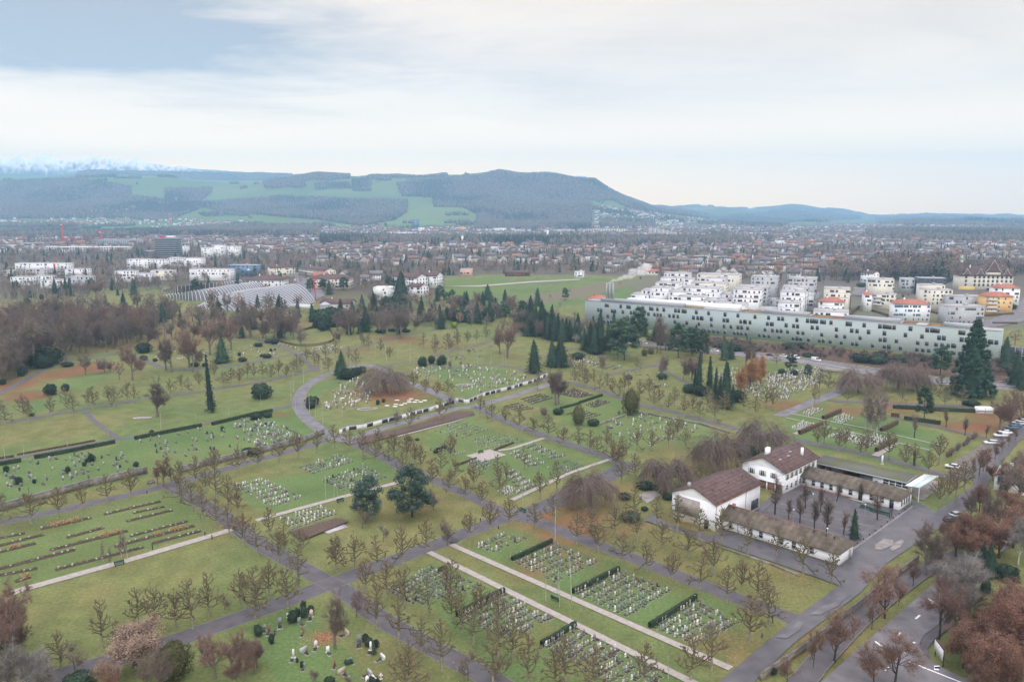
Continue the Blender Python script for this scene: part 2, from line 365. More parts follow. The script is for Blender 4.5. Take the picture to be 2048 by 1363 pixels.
# birches
CBi=dict(n=[9,4,3],wob=[.03,.1,.15],up=[.02,.22,.0],st=[.22,.2,1],k=[3,3,0],ang=[(.45,.8),(.4,.8),(0,1)],len=[.26,.5,0],rr=[.35,.6,0])
for i in range(2): proto('birch',i,*mk_bare(320+i,11,CBi,'bark_pale','twig_purple',ntw=6,tl=.85,twd=.015,r0=.13,down=.3,trunkfrac=.46,th=1))
def mk_pole(seed,H):
    rng=np.random.default_rng(seed);S=[];TT=[]
    grow(S,TT,np.zeros(3),np.array([0,0,1.]),H,.10,0,dict(n=[8,2],wob=[.012,.1],up=[.05,.3],st=[.35,1],k=[3,0],ang=[(.4,.7),(0,1)],len=[.11,0],rr=[.25,0]),rng)
    tr=MB();cr=MB();tubes(S,5,'bark_pale',tr,maxlev=0);tubes(S,3,'twig_grey',cr,minlev=1);twigs(cr,TT,3,.5,.012,'twig_grey',rng);return H,tr,cr
for i in range(2): proto('birch_pole',i,*mk_pole(330+i,8))
# conifers
def cone_core(mb,H,W,z0,m,k=9,f=.62,p=.9):
    zs=np.linspace(z0,H*.97,7);V=[];
    for z in zs:
        r=W*f*max(0,(1-z/H))**p+.02
        for j in range(k):V.append((r*math.cos(j*6.283/k),r*math.sin(j*6.283/k),z))
    q=[(a*k+j,a*k+(j+1)%k,(a+1)*k+(j+1)%k,(a+1)*k+j) for a in range(6) for j in range(k)]
    mb.add(V,q=q,m=m)
def mk_spruce(seed,H,W,m,z0=.06,dens=1.,droop=.35,pw=.85,sz=.42,core=.6,belly=0):
    rng=np.random.default_rng(seed);tr=MB();cr=MB()
    tr.seg([(0,0,0)],[(0,0,H*.9)],W*.07,.04,k=6,m='bark_dark')
    cone_core(cr,H,W,H*z0,m,f=core,p=pw)
    n=int(H*2.0);P=[];Sz=[]
    for i in range(n):
        z=H*(z0+(1-z0)*(i/n));r=W*(1-(z/H)**(1+belly))**pw
        nb=int(max(5,9*dens*(.5+r/W)))
        for b in range(nb):
            az=rng.uniform(0,6.28);rr=r*rng.uniform(.6,1.28)
            m_=int(3+rr*2.4)
            for t in np.linspace(.35,1,m_):
                P.append((rr*t*math.cos(az)+rng.normal()*.08,rr*t*math.sin(az)+rng.normal()*.08,z-droop*rr*t*t*.7+rng.normal()*.08));Sz.append(sz*(1.15-.4*t)*rng.uniform(.7,1.2))
    for _ in range(12):P.append((rng.normal()*.06,rng.normal()*.06,H*rng.uniform(.95,1)));Sz.append(sz*.6)
    cr.leaves(P,Sz,m=m,flat=.45,rng=rng);return H,tr,cr
for i in range(2): proto('spruce',i,*mk_spruce(400+i,16,5.1,'needle_dark',pw=.7))
proto('spruce_mid',0,*mk_spruce(404,14,4.2,'needle_mid',droop=.2,pw=.7))
for i in range(2): proto('columnar',i,*mk_spruce(410+i,13,1.7,'needle_dark',droop=.5,pw=.6,sz=.34))
proto('slim',0,*mk_spruce(415,12.5,1.15,'needle_dark',droop=.6,pw=.7,sz=.34))
def clumps(mb,C,Rr,m,rng,n,sz,core=.8,k=7):
    for c,r in zip(C,Rr):
        r=np.array(r)*np.ones(3)
        a=rng.normal(size=(n,3));a/=np.linalg.norm(a,axis=1,keepdims=True)
        mb.leaves(np.array(c)+a*r*rng.uniform(.75,1.12,size=(n,1)),rng.uniform(.6,1.3,n)*sz,m=m,rng=rng,flat=.25)
        if core:
            V=[];q=[]
            for i_ in range(5):
                th=math.pi*(i_+.01)/4.02
                for j in range(k): V.append(np.array(c)+core*r*np.array([math.sin(th)*math.cos(j*6.283/k),math.sin(th)*math.sin(j*6.283/k),math.cos(th)])*rng.uniform(.85,1.1))
            for i_ in range(4):
                for j in range(k): q.append((i_*k+j,(i_+1)*k+j,(i_+1)*k+(j+1)%k,i_*k+(j+1)%k))
            mb.add(V,q=q,m=m)
def mk_pine(seed,H,W,m,nc=34,base=.3):
    rng=np.random.default_rng(seed);tr=MB();cr=MB();S=[]
    lean=rng.normal(size=2)*.03
    tr.seg([(0,0,0)],[(lean[0]*H,lean[1]*H,H*.85)],.26,.1,k=6,m='bark_dark')
    C=[];Rr=[]
    for k in range(nc):
        f=rng.uniform(0,1);z=H*(base+(1-base)*f);rad=W*math.sin(min(1,(1-f)*1.5+.12)*1.57)*(.35+.65*math.sqrt(rng.random()));az=k*2.4+rng.normal()*.4
        c=(rad*math.cos(az),rad*math.sin(az),z);C.append(c);r=rng.uniform(.75,1.15)*W/3.;Rr.append((r,r,r*.7))
        S.append((lean[0]*z,lean[1]*z,z-.25*rad,*c,.07,.04))
    A=np.array(S);tr.seg(A[:,:3],A[:,3:6],A[:,6],A[:,7],k=3,m='bark_dark')
    clumps(cr,C,Rr,m,rng,110,.26,core=.6);return H,tr,cr
proto('pine_blue',0,*mk_pine(420,10,3.9,'needle_blue',52,.24))
proto('pine_blue',1,*mk_pine(421,9,3.2,'needle_blue',40,.24))
for i in range(2): proto('pine',i,*mk_pine(425+i,16,4.9,'needle_mid',60,.26))
def mk_seq(seed):
    rng=np.random.default_rng(seed);H=36;W=9.6;tr=MB();cr=MB()
    tr.seg([(0,0,0)],[(0,0,H*.9)],1.3,.2,k=8,m='bark_dark');cone_core(cr,H,W,1.5,'needle_sequoia',k=12,f=.7,p=.75)
    C=[];Rr=[]
    for k in range(330):
        f=rng.random()**1.25;z=1.5+f*(H-2.2);r=W*(1-(z/H)**1.15)**.8+.2;az=k*2.39996+rng.normal()*.1;rr=r*rng.uniform(.78,1.08)
        C.append((rr*math.cos(az),rr*math.sin(az),z));s=rng.uniform(.75,1.35)*(1.25-.6*f);Rr.append((s,s,s*.9))
    clumps(cr,C,Rr,'needle_sequoia',rng,60,.34,core=.7);return H,tr,cr
proto('sequoia',0,*mk_seq(430))
def mk_ovoid(seed,H,W,m,n=900,sz=.16,bl=.5,k=10):
    rng=np.random.default_rng(seed);tr=MB();cr=MB();tr.seg([(0,0,0)],[(0,0,H*.5)],.12,.08,k=5,m='bark_dark')
    a=rng.normal(size=(n,3));a/=np.linalg.norm(a,axis=1,keepdims=True)
    bump=1+.2*np.sin(a[:,0]*5+seed)*np.cos(a[:,1]*6)+.08*np.sin(a[:,2]*11+a[:,0]*7)
    P=a*np.array([W,W,H*.5])*(bump*rng.uniform(.9,1.06,n))[:,None];P[:,2]=P[:,2]+H*.5;P=P[P[:,2]>0]
    cr.leaves(P,rng.uniform(.6,1.3,len(P))*sz,m=m,rng=rng)
    V=[];q=[];
    for i_ in range(8):
        th=math.pi*(i_+.02)/7.04
        for j in range(k):V.append((.86*W*math.sin(th)*math.cos(j*6.283/k),.86*W*math.sin(th)*math.sin(j*6.283/k),max(0,H*.5+.43*H*math.cos(th))))
    for i_ in range(7):
        for j in range(k): q.append((i_*k+j,(i_+1)*k+j,(i_+1)*k+(j+1)%k,i_*k+(j+1)%k))
    cr.add(V,q=q,m=m);return H,tr,cr
proto('yew',0,*mk_ovoid(440,2.4,.85,'leaf_yew'));proto('yew',1,*mk_ovoid(441,2.2,.95,'leaf_yew'))
proto('yew_big',0,*mk_ovoid(442,6.5,2.6,'leaf_olive',2600,.22));proto('laurel',0,*mk_ovoid(443,3.6,2.5,'leaf_yew',1800,.25))
proto('shrub',0,*mk_ovoid(444,1.6,1.5,'leaf_yew',900,.18));proto('bright_bush',0,*mk_ovoid(445,2.6,1.2,'leaf_bright',900,.16))
proto('brown_bush',0,*mk_bare(446,4,dict(n=[2,3,2],wob=[.1,.2,.2],up=[0,.1,.05],st=[.1,.2,1],k=[8,4,0],ang=[(.4,1.2),(.4,.8),(0,1)],len=[.9,.5,0],rr=[.6,.6,0]),'bark_grey','twig_purple',ntw=8,tl=.7,twd=.02,r0=.06,th=1,trunkfrac=.3))
proto('larch',0,*mk_bare(450,15,dict(n=[8,4,3],wob=[.02,.1,.15],up=[.02,.12,.05],st=[.15,.2,1],k=[5,3,0],ang=[(.8,1.3),(.4,.8),(0,1)],len=[.36,.5,0],rr=[.3,.6,0]),'bark_dark','leaf_larch',ntw=6,tl=1.2,twd=.04,leaf='leaf_larch',nleaf=16,lsz=.24,r0=.25,trunkfrac=.46,th=1))
NAMES={'court':('courtyard_tree','small tree'),'pollard':('pollard_tree','pollarded tree'),'pollard_ivy':('pollard_tree','pollarded tree'),'bare':('bare_tree','bare tree'),'bare_red':('bare_tree','bare tree'),'bare_small':('small_tree','small tree'),
'street':('street_tree','street tree'),'russet':('russet_tree','tree'),'fawn':('russet_tree','tree'),'grey_thicket':('bare_tree','bare tree'),'sapling_russet':('young_tree','young tree'),'weep':('weeping_beech','weeping beech'),'birch':('birch_tree','birch'),
'birch_pole':('birch_sapling','sapling'),'spruce':('spruce_tree','spruce'),'spruce_mid':('spruce_tree','spruce'),'columnar':('column_spruce','spruce'),'slim':('column_spruce','spruce'),'pine_blue':('pine_tree','pine'),'pine':('pine_tree','pine'),
'sequoia':('sequoia_tree','sequoia'),'yew':('yew_bush','yew bush'),'yew_big':('yew_tree','yew'),'laurel':('laurel_bush','bush'),'shrub':('evergreen_shrub','shrub'),'bright_bush':('golden_bush','bush'),'brown_bush':('brown_bush','bush'),'larch':('larch_tree','larch')}
LOOK={'court':['slender leafless dark trunked tree']*2,'pollard':['pollarded tree with few brown leaves','pollarded tree with russet leaf tufts','slim russet leaved pollarded tree','slim bare brown tipped pollarded tree','mossy bare pollarded tree','slim mossy bare pollarded tree','broad low pollarded tree','broad russet tinged pollarded tree','broad mossy bare pollarded tree'],
'pollard_ivy':['ivy wrapped pollarded tree'],'bare':['large leafless grey brown tree']*3,'bare_red':['large leafless reddish tree']*3,'bare_small':['small leafless tree']*2,'street':['dark street tree with rust leaves']*2,
'russet':['dense rust brown leafy tree']*3,'fawn':['spreading fawn leaved tree'],'grey_thicket':['pale grey twiggy tree'],'sapling_russet':['young upright russet tree']*2,'weep':['domed weeping beech with purple twigs']*3,'birch':['white stemmed leafless birch']*2,
'birch_pole':['thin white stemmed sapling']*2,'spruce':['dark conical spruce']*2,'spruce_mid':['mid green conical spruce'],'columnar':['narrow dark columnar spruce']*2,'slim':['very slim dark spruce'],'pine_blue':['blue green spreading pine']*2,'pine':['tall dark broad pine']*2,
'sequoia':['giant dark green sequoia'],'yew':['clipped dark oval yew']*2,'yew_big':['big rounded olive yew'],'laurel':['rounded dark laurel bush'],'shrub':['low dark evergreen shrub'],'bright_bush':['yellow green rounded bush'],'brown_bush':['leafless purple brown bush'],'larch':['orange autumn larch']}
GROUP={'pollard':'pollarded trees lining the cemetery paths','birch_pole':'thin white saplings','birch':'birches','bare':'leafless trees','bare_red':'leafless trees','yew':'clipped yew bushes','street':'street trees along the avenue','spruce':'dark spruces','weep':'weeping beeches','sapling_russet':'young russet trees by the car park'}
POS=[];NT=[0]
DEF=[]
def stand(kind,i,P,h,w,px,py):
    tm,cm,H=PR[kind][i];s=h/H;nm,cat=NAMES[kind]
    e=mkobj(nm,None,None,loc=tuple(P-np.array([0,0,.05])),rz=R.uniform(0,6.28),sc=(s*w,s*w,s));e.empty_display_size=.5
    if h>3 and kind!='sequoia': e.rotation_euler=(R.normal()*.03,R.normal()*.03,e.rotation_euler.z);f_=R.uniform(.88,1.14)*(.93 if kind=='pollard' else 1);e.scale=(e.scale[0]*f_,e.scale[1]*f_*R.uniform(.92,1.08),e.scale[2])
    mkobj('trunk',tm,e)
    if cm: mkobj('crown',cm,e)
    e['category']=cat
    if kind in GROUP:e['group']=GROUP[kind]
    rec(e,LOOK[kind][i],px,py);return e
def plant(kind,px,py,top=None,h=None,var=None,w=1.,dmin=1.6):
    P=G(px,py)
    for q in POS:
        if abs(q[0]-P[0])<dmin and abs(q[1]-P[1])<dmin:return None
    POS.append(P);NT[0]+=1
    ps=PR[kind];i=int(R.integers(len(ps))) if var is None else var%len(ps);tm,cm,H=ps[i]
    if top is not None: h=max(.8,ztop(P,top)-P[2])
    if h is None: h=H*(R.uniform(.92,1.2) if kind=='pollard' else R.uniform(.84,1.14))
    if NAMES[kind][0]=='bare_tree': DEF.append((kind,i,P,h,w,px,py));return None
    return stand(kind,i,P,h,w,px,py)
def plants(kind,t,L,**k):
    for a in L:
        x,y=T(t,a[0],a[1]);kk=dict(k)
        if len(a)>2 and a[2]: kk['top']=TL[t][1]+a[2]/4
        if len(a)>3: kk['w']=a[3]
        plant(kind,x,y,**kk)
# ---------------------------------------------------------------- world, sun, camera
EXPO=-0.2
w=bpy.data.worlds.new("World");SC.world=w;w.use_nodes=True;nt=w.node_tree;N=nt.nodes;L=nt.links;N.clear()
out=N.new('ShaderNodeOutputWorld');sky=N.new('ShaderNodeTexSky');sky.sky_type='NISHITA';sky.sun_disc=False
SE,SA=math.radians(34),math.radians(168)
sky.sun_elevation=SE;sky.sun_rotation=SA
b1=N.new('ShaderNodeBackground');b1.inputs[1].default_value=.06;L.new(sky.outputs[0],b1.inputs[0])
tc=N.new('ShaderNodeTexCoord');sx=N.new('ShaderNodeSeparateXYZ');L.new(tc.outputs['Generated'],sx.inputs[0])
def M(op,a,b=None,c=None,n=None):
    m=N.new('ShaderNodeMath');m.operation=op
    for i,v in enumerate((a,b,c)):
        if v is None:continue
        if isinstance(v,(int,float)):m.inputs[i].default_value=v
        else:L.new(v,m.inputs[i])
    return m.outputs[0]
def MR(v,a,b,c,d,sm=True):
    m=N.new('ShaderNodeMapRange');m.interpolation_type='SMOOTHSTEP' if sm else 'LINEAR'
    for i,x in enumerate((a,b,c,d)):m.inputs[i+1].default_value=x
    L.new(v,m.inputs[0]);return m.outputs[0]
X,Y,Z=sx.outputs
zz=M('ADD',M('MAXIMUM',Z,0.),.07)
cx=N.new('ShaderNodeCombineXYZ');L.new(M('DIVIDE',X,zz),cx.inputs[0]);L.new(M('DIVIDE',Y,zz),cx.inputs[1]);cx.inputs[2].default_value=.3
def NO(scale,det,rough,sxy=(1,1),dist=.4):
    mp=N.new('ShaderNodeMapping');mp.inputs['Scale'].default_value=(sxy[0],sxy[1],1);mp.inputs['Rotation'].default_value=(0,0,.25);L.new(cx.outputs[0],mp.inputs[0])
    n=N.new('ShaderNodeTexNoise');n.inputs['Scale'].default_value=scale;n.inputs['Detail'].default_value=det;n.inputs['Roughness'].default_value=rough;n.inputs['Distortion'].default_value=dist;L.new(mp.outputs[0],n.inputs[0]);return n.outputs[0]
n1=NO(.33,6,.55,(.85,1.15));n2=NO(1.1,7,.6,(.6,1.25),.8)
dark=M('ADD',M('MULTIPLY',MR(n1,.36,.62,0,1),.8),M('MULTIPLY',MR(n2,.36,.74,0,1),.36))
# heavier cloud towards the upper left, thin bright veil towards the horizon
left=MR(X,-.5,.3,1,.3);hi=MR(Z,.05,.2,.25,1)
band=M('MULTIPLY',M('MULTIPLY',MR(X,-.5,-.02,1,0),MR(Z,.07,.14,0,1)),MR(Z,.17,.27,1,.35))
amt=M('MINIMUM',M('ADD',M('MULTIPLY',dark,M('MULTIPLY',left,hi)),M('MULTIPLY',band,MR(n1,.3,.6,.25,.75))),.93)
base=MR(Z,.27,.95,1.0,3.1,False)
mx=N.new('ShaderNodeMix');mx.data_type='RGBA';L.new(amt,mx.inputs[0]);mx.inputs[6].default_value=(1.50,1.10,.66,1);mx.inputs[7].default_value=(.27,.22,.18,1)
mw=N.new('ShaderNodeMix');mw.data_type='RGBA';L.new(M('MULTIPLY',MR(Z,.0,.15,1,0),.9),mw.inputs[0]);L.new(mx.outputs[2],mw.inputs[6]);mw.inputs[7].default_value=(3.95,2.4,.74,1)
mz=N.new('ShaderNodeMix');mz.data_type='RGBA';L.new(MR(Z,.26,.6,0,1),mz.inputs[0]);L.new(mw.outputs[2],mz.inputs[6]);mz.inputs[7].default_value=(.95,.87,.94,1)
b2=N.new('ShaderNodeBackground');L.new(mz.outputs[2],b2.inputs[0]);L.new(M('MULTIPLY',base,M('MULTIPLY',MR(X,-.5,.3,1.16,.96),.98)),b2.inputs[1])
ad=N.new('ShaderNodeAddShader');L.new(b1.outputs[0],ad.inputs[0]);L.new(b2.outputs[0],ad.inputs[1]);L.new(ad.outputs[0],out.inputs[0])
sd=bpy.data.lights.new('sun','SUN');sd.energy=1.5;sd.angle=math.radians(16);sd.color=(1,.96,.9)
so=bpy.data.objects.new('sun',sd);COL.objects.link(so);so.location=(0,0,300)
dv=Vector((math.sin(SA)*math.cos(SE),math.cos(SA)*math.cos(SE),math.sin(SE)));so.rotation_euler=dv.to_track_quat('Z','Y').to_euler()
cd=bpy.data.cameras.new('camera');cam=bpy.data.objects.new('camera',cd);COL.objects.link(cam);SC.camera=cam
cd.lens=28.;cd.sensor_width=36;cd.clip_start=.5;cd.clip_end=40000;cam.location=(0,0,HC);cam.rotation_euler=(math.pi/2-PT,0,0)
SC.view_settings.view_transform='Standard';SC.view_settings.look='None';SC.view_settings.exposure=EXPO;SC.view_settings.gamma=1
SC.cycles.max_bounces=6;SC.cycles.volume_bounces=4;SC.cycles.diffuse_bounces=3
# ---------------------------------------------------------------- haze
hz=bpy.data.materials.new('haze_air');hz.use_nodes=True;n_=hz.node_tree.nodes;n_.remove(n_['Principled BSDF'])
pv=n_.new('ShaderNodeVolumePrincipled');pv.inputs['Density'].default_value=1.4e-4;pv.inputs['Color'].default_value=(.42,.72,1.0,1);pv.inputs['Anisotropy'].default_value=.2
hz.node_tree.links.new(pv.outputs[0],n_['Material Output'].inputs['Volume']);MT['haze_air']=hz
hb=MB().box(-13000,13000,-3000,12100,-1.5,900,m='haze_air').build('haze');tag(hb,kind='stuff')
# ---------------------------------------------------------------- ground sheet
def inpoly(P,x,y):
    P=np.asarray(P,float);r=np.zeros(np.shape(x),bool);j=len(P)-1
    for i in range(len(P)):
        xi,yi=P[i];xj,yj=P[j]
        c=((yi>y)!=(yj>y))&(x<(xj-xi)*(y-yi)/((yj-yi)+1e-12)+xi);r^=c;j=i
    return r
def Tp(t,L): return [T(t,a,b) for a,b in L]
FOREST=[[(0,364),(60,362),(140,358),(200,362),(262,374),(262,392),(330,398),(330,378),(425,376),(420,388),(400,402),(420,410),(340,440),(300,442),(250,436),(0,438)],
[(150,356),(160,336),(200,330),(330,332),(430,340),(540,340),(545,360),(480,361),(400,360),(300,352)],
[(512,340),(580,340),(590,362),(512,358)],[(590,345),(700,340),(700,358),(600,362)],[(525,360),(605,350),(612,374),(530,376)],
[(740,340),(895,335),(895,354),(780,356),(782,362),(735,358)],[(703,358),(742,354),(742,382),(705,382)],[(628,366),(700,366),(702,378),(630,378)],
[(793,368),(820,362),(860,360),(900,356),(960,352),(990,344),(1040,340),(1190,345),(1260,385),(1340,415),(1440,432),(1440,440),(1340,428),(1290,420),(1260,418),(1225,400),(1175,400),(1185,414),(1182,445),(1182,460),(950,460),(955,430),(925,414),(868,414),(865,395),(805,392)],
[(380,408),(512,398),(560,392),(700,400),(815,402),(812,425),(790,440),(720,452),(640,440),(520,430),(430,420)],
[(1200,440),(1310,440),(1310,456),(1200,457)],[(1440,430),(1560,428),(1580,445),(1560,458),(1440,452)],
[(1536,424),(1560,410),(1620,408),(1720,428),(1722,438),(1640,444),(1540,440)],
[(1750,436),(1800,430),(2060,428),(2060,455),(1900,452),(1760,450)],[(1730,466),(1800,462),(2060,462),(2060,486),(1930,488),(1740,480)],
[(0,450),(150,448),(160,470),(500,452),(640,455),(640,475),(0,478)],[(640,478),(1000,480),(1500,482),(1500,492),(640,492)]]
FIELD=[([(0,346),(200,350),(440,352),(520,362),(520,374),(262,374),(0,364)],(.10,.15,.045)),([(150,452),(360,450),(360,462),(150,465)],(.09,.17,.04))]
LUSH=[[(0,1025),(200,1003),(320,985),(350,985),(445,1052),(40,1175),(0,1190)],[(0,930),(240,890),(245,880),(590,822),(640,868),(350,945),(120,985),(0,1010)],
[(462,985),(470,960),(620,945),(680,905),(790,925),(800,950),(700,985),(560,1030),(500,1010)],[(850,870),(940,830),(1010,870),(1050,880),(1170,930),(1040,1000),(960,950),(880,935)],
[(790,1160),(870,1120),(1100,1230),(1400,1363),(1300,1400),(1000,1363),(900,1250)],[(930,1100),(1020,1055),(1480,1210),(1500,1260),(1450,1320),(960,1110)],
[(1570,830),(1640,800),(1890,870),(1840,945),(1590,890)],[(1190,850),(1270,820),(1400,840),(1470,900),(1250,905)],[(500,1260),(590,1205),(680,1290),(760,1363),(560,1380)],
[(20,790),(150,752),(220,740),(290,735),(180,775),(60,830)],[(900,560),(1000,552),(1300,558),(1270,590),(1120,612),(1060,622),(1020,630),(890,590)],[(1050,800),(1120,770),(1250,800),(1250,830),(1140,850)],
[(620,770),(700,755),(640,790),(620,800)],[(850,735),(1000,735),(1070,770),(930,795)]]
LEAF=[((788,788),19,1),((770,782),13,1),((1130,1045),17,.8),((1180,1070),12,.5),((1240,1060),14,.45),((170,738),18,1),((120,748),16,1),((800,678),16,.9),((720,700),14,.5),((880,690),16,.5),((1960,855),14,1),((1990,830),14,.9),
((60,790),14,1),((30,770),16,1),((250,745),9,.5),((1590,812),12,.9),((1700,822),12,.7),((1800,812),16,.8),((1060,1140),8,.6),((1140,1110),9,.5),((1320,1130),16,.35),((1560,1150),9,.35),((1450,1290),8,.5),
((150,1010),14,.3),((20,1050),12,.4),((650,1275),4,.9),((1220,980),9,.5),((1440,930),18,.5),((1350,900),14,.3),((840,1010),14,.4),((1060,1270),12,.3),((780,1330),12,.35),((1380,1040),10,.5),((880,835),6,.9),((560,830),4,.6),((450,1050),10,.3),((1180,1340),12,.3),((1640,1290),8,.5)]
def gcolor(x,y,z):
    px,py=proj(x,y,z);n=x.size;px0,py0=px,py
    a=vnoise(x,y,38,5);b=vnoise(x,y,9,6);c=vnoise(x,y,140,7);e=vnoise(x,y,2.6,8)
    ol=np.array([.142,.156,.056]);gr=np.array([.094,.150,.050]);ye=np.array([.182,.162,.066])
    col=ol[None]+(ye-ol)[None]*np.clip((b-.35)*1.3,0,1)[:,None]*.8+(gr-ol)[None]*np.clip((a-.45)*1.6,0,.55)[:,None]
    col*=(.82+.34*e+.1*(vnoise(x,y,17,9)-.5))[:,None]
    near=(y<900)
    for P in LUSH:
        m=inpoly(P,px+16*(vnoise(x,y,5,31)-.5),py+9*(vnoise(x,y,6,32)-.5))&near
        k=(.5+.4*a)[m][:,None];col[m]=col[m]*(1-k)+gr*(.85+.35*b[m])[:,None]*k
    lf=np.zeros(n)
    for (q,r,s) in LEAF:
        P=G(*q);d=np.hypot(x-P[0],y-P[1])/r*(1+.7*(b-.5));lf=np.maximum(lf,s*np.clip(1.25-d,0,1))
    m=inpoly([(0,770),(60,748),(110,722),(230,700),(420,690),(600,660),(640,640),(0,600),(-200,640),(-200,800)],px,py)&(y<700);lf=np.where(m,.42,lf)
    lf=np.clip(lf*(.30+.75*e)*np.where(lf>.55,1.25,1),0,.9)
    ru=np.array([.185,.078,.045]);col=col*(1-lf[:,None])+ru*(.8+.4*e)[:,None]*lf[:,None]
    # belts beyond the cemetery
    t=np.clip((y-640)/160,0,1)[:,None];mid=np.array([.10,.085,.062])*(.8+.5*c)[:,None]
    keep=inpoly([(890,552),(1000,548),(1320,552),(1300,600),(1160,625),(1020,640),(880,610)],px,py)|inpoly([(130,590),(200,578),(330,572),(420,585),(420,625),(260,620),(140,612)],px,py)
    t=np.where(keep[:,None],0,t);col=col*(1-t)+mid*t
    far=y>3100
    fc=np.array([.095,.150,.045])*(.75+.4*c+.25*vnoise(x,y,300,11))[:,None];strip=np.clip((vnoise(x*.4,y,220,12)-.55)*6,0,1)[:,None]
    fc=fc*(1-.5*strip)+np.array([.16,.17,.07])*.5*strip
    col=np.where(far[:,None],fc,col)
    fm=np.zeros(n,bool)
    for P in FOREST: fm|=inpoly(P,px,py)
    fm&=(y>1900);col[fm]=np.array([.045,.045,.03])
    for P,cc in FIELD: m=inpoly(P,px,py)&(y>2000);col[m]=cc
    m=(y>3300)&(px>1182)&(py>412)&~fm;col[m]=col[m]*.55+np.array([.10,.09,.07])*.45
    m=inpoly([(1340,664),(1412,671),(1536,684),(1700,699),(1998,726),(2100,740),(2100,775),(1990,762),(1870,750),(1790,741),(1700,727),(1600,712),(1450,697),(1340,682)],px,py)&(y<700);col[m]=np.array([.105,.07,.052])*(.7+.6*e[m])[:,None]
    m=inpoly([(1262,562),(1330,545),(1640,545),(1960,560),(2060,575),(2060,660),(1900,660),(1262,600)],px,py)&(y>430)&(y<1300);col[m]=col[m]*.35+np.array([.13,.12,.10])*.65
    # farm field strips on the green hillside
    m=inpoly([(1030,602),(1100,585),(1200,566),(1300,560),(1190,590),(1060,612)],px,py)&(y<1300)&(y>600);col[m]=np.array([.15,.135,.085])
    m=inpoly([(890,560),(1000,552),(1030,575),(960,590),(890,596)],px,py)&(y<1300);col[m]=np.array([.11,.16,.045])
    return np.clip(col,0,1)
ys=[1.,20,50,80];yv=95.
while yv<520: ys.append(yv);yv*=1.0062
while yv<2600: ys.append(yv);yv*=1.018
while yv<11900: ys.append(yv);yv*=1.012
ys+=[12050.];ys=np.array(ys)
uc=np.concatenate([[-12000,-6000,-3000,-1500,-900,-500,-300],np.arange(-200,2260,5.5),[2400,2700,3200,4000,6000,9000,14000]])
UU,YY=np.meshgrid(uc,ys);XX=(UU-1024)/F*cp*YY;XX=np.clip(XX,-12900,12900)
HHv=Hh(XX,YY);nr,ncl=UU.shape
V=np.stack([XX,YY,HHv],2).reshape(-1,3);cc=gcolor(V[:,0].copy(),V[:,1].copy(),V[:,2].copy())
i=np.arange(nr-1)[:,None]*ncl+np.arange(ncl-1)[None,:];q=np.stack([i,i+1,i+ncl+1,i+ncl],2).reshape(-1,4)
mat('ground_mat',(1,1,1),rough=.95,attr='tint',ns=1.4,na=.22,detail=6,spec=.1)
gm=MB().add(V,q=q,m='ground_mat',col=cc)
b0=.0;gm.add([(-12900,-2900,0),(12900,-2900,0),(12900,1,0),(-12900,1,0)],q=[(0,1,2,3)],m='ground_mat',col=(.10,.11,.04))
go=gm.build('ground',colattr=True,smooth=True);tag(go,kind='structure')
# ---------------------------------------------------------------- snowy mountains far behind
prof=np.array([(-400,330),(-100,322),(0,318),(12,316),(25,322),(33,318),(42,311),(50,310),(57,314),(64,320),(78,318),(88,309),(97,307),(112,309),(122,318),(140,321),(158,323),(165,320),(182,316),(205,314),(220,316),(232,318),(245,318),(262,322),(272,320),(281,317),(290,321),(302,326),(320,328),(335,331),(350,334),(365,332),(380,335),(400,338),(420,339),(450,341),(520,346),(620,352),(800,362)],float)
mu=np.arange(-400,800,2.2);rows=26;Vm=[];Cm=[]
for j in range(rows):
    t=j/(rows-1)
    y=9300+(1-t)*-500+0*mu;x=(mu-1024)/F*cp*y
    pz=np.interp(mu,prof[:,0],prof[:,1]);zt=np.array([zpix(p,9300.) for p in pz])
    rid=vnoise(mu*9,y*0+j*40,120,21)-.5;rid2=vnoise(mu*9,y*0+j*60,45,22)-.5
    z=zt*t+ (rid*140+rid2*80)*t*(1-t)*2.2+(rid2*10)*t
    y=y+rid*380*t*(1-t)
    Vm.append(np.stack([x,y,z],1));sn=np.clip((z-500)/110+rid2*1.4+rid*.6,0,1)[:,None]
    Cm.append(np.array([.04,.07,.12])*(1-sn)+np.array([1.,1.,1.])*sn)
Vm=np.array(Vm).reshape(-1,3);Cm=np.array(Cm).reshape(-1,3);nc_=len(mu)
i=np.arange(rows-1)[:,None]*nc_+np.arange(nc_-1)[None,:];q=np.stack([i,i+1,i+nc_+1,i+nc_],2).reshape(-1,4)
mat('snow_rock',(1,1,1),attr='tint',rough=.8);mm=MB().add(Vm,q=q,m='snow_rock',col=Cm)
bk=Vm[-nc_:].copy();bk2=bk.copy();bk2[:,1]+=300;bk2[:,2]=0;mm.add(np.concatenate([bk,bk2]),q=[(a,a+1,a+1+nc_,a+nc_) for a in range(nc_-1)],m='snow_rock',col=(.6,.62,.66))
tag(mm.build('mountains',colattr=True),kind='structure')
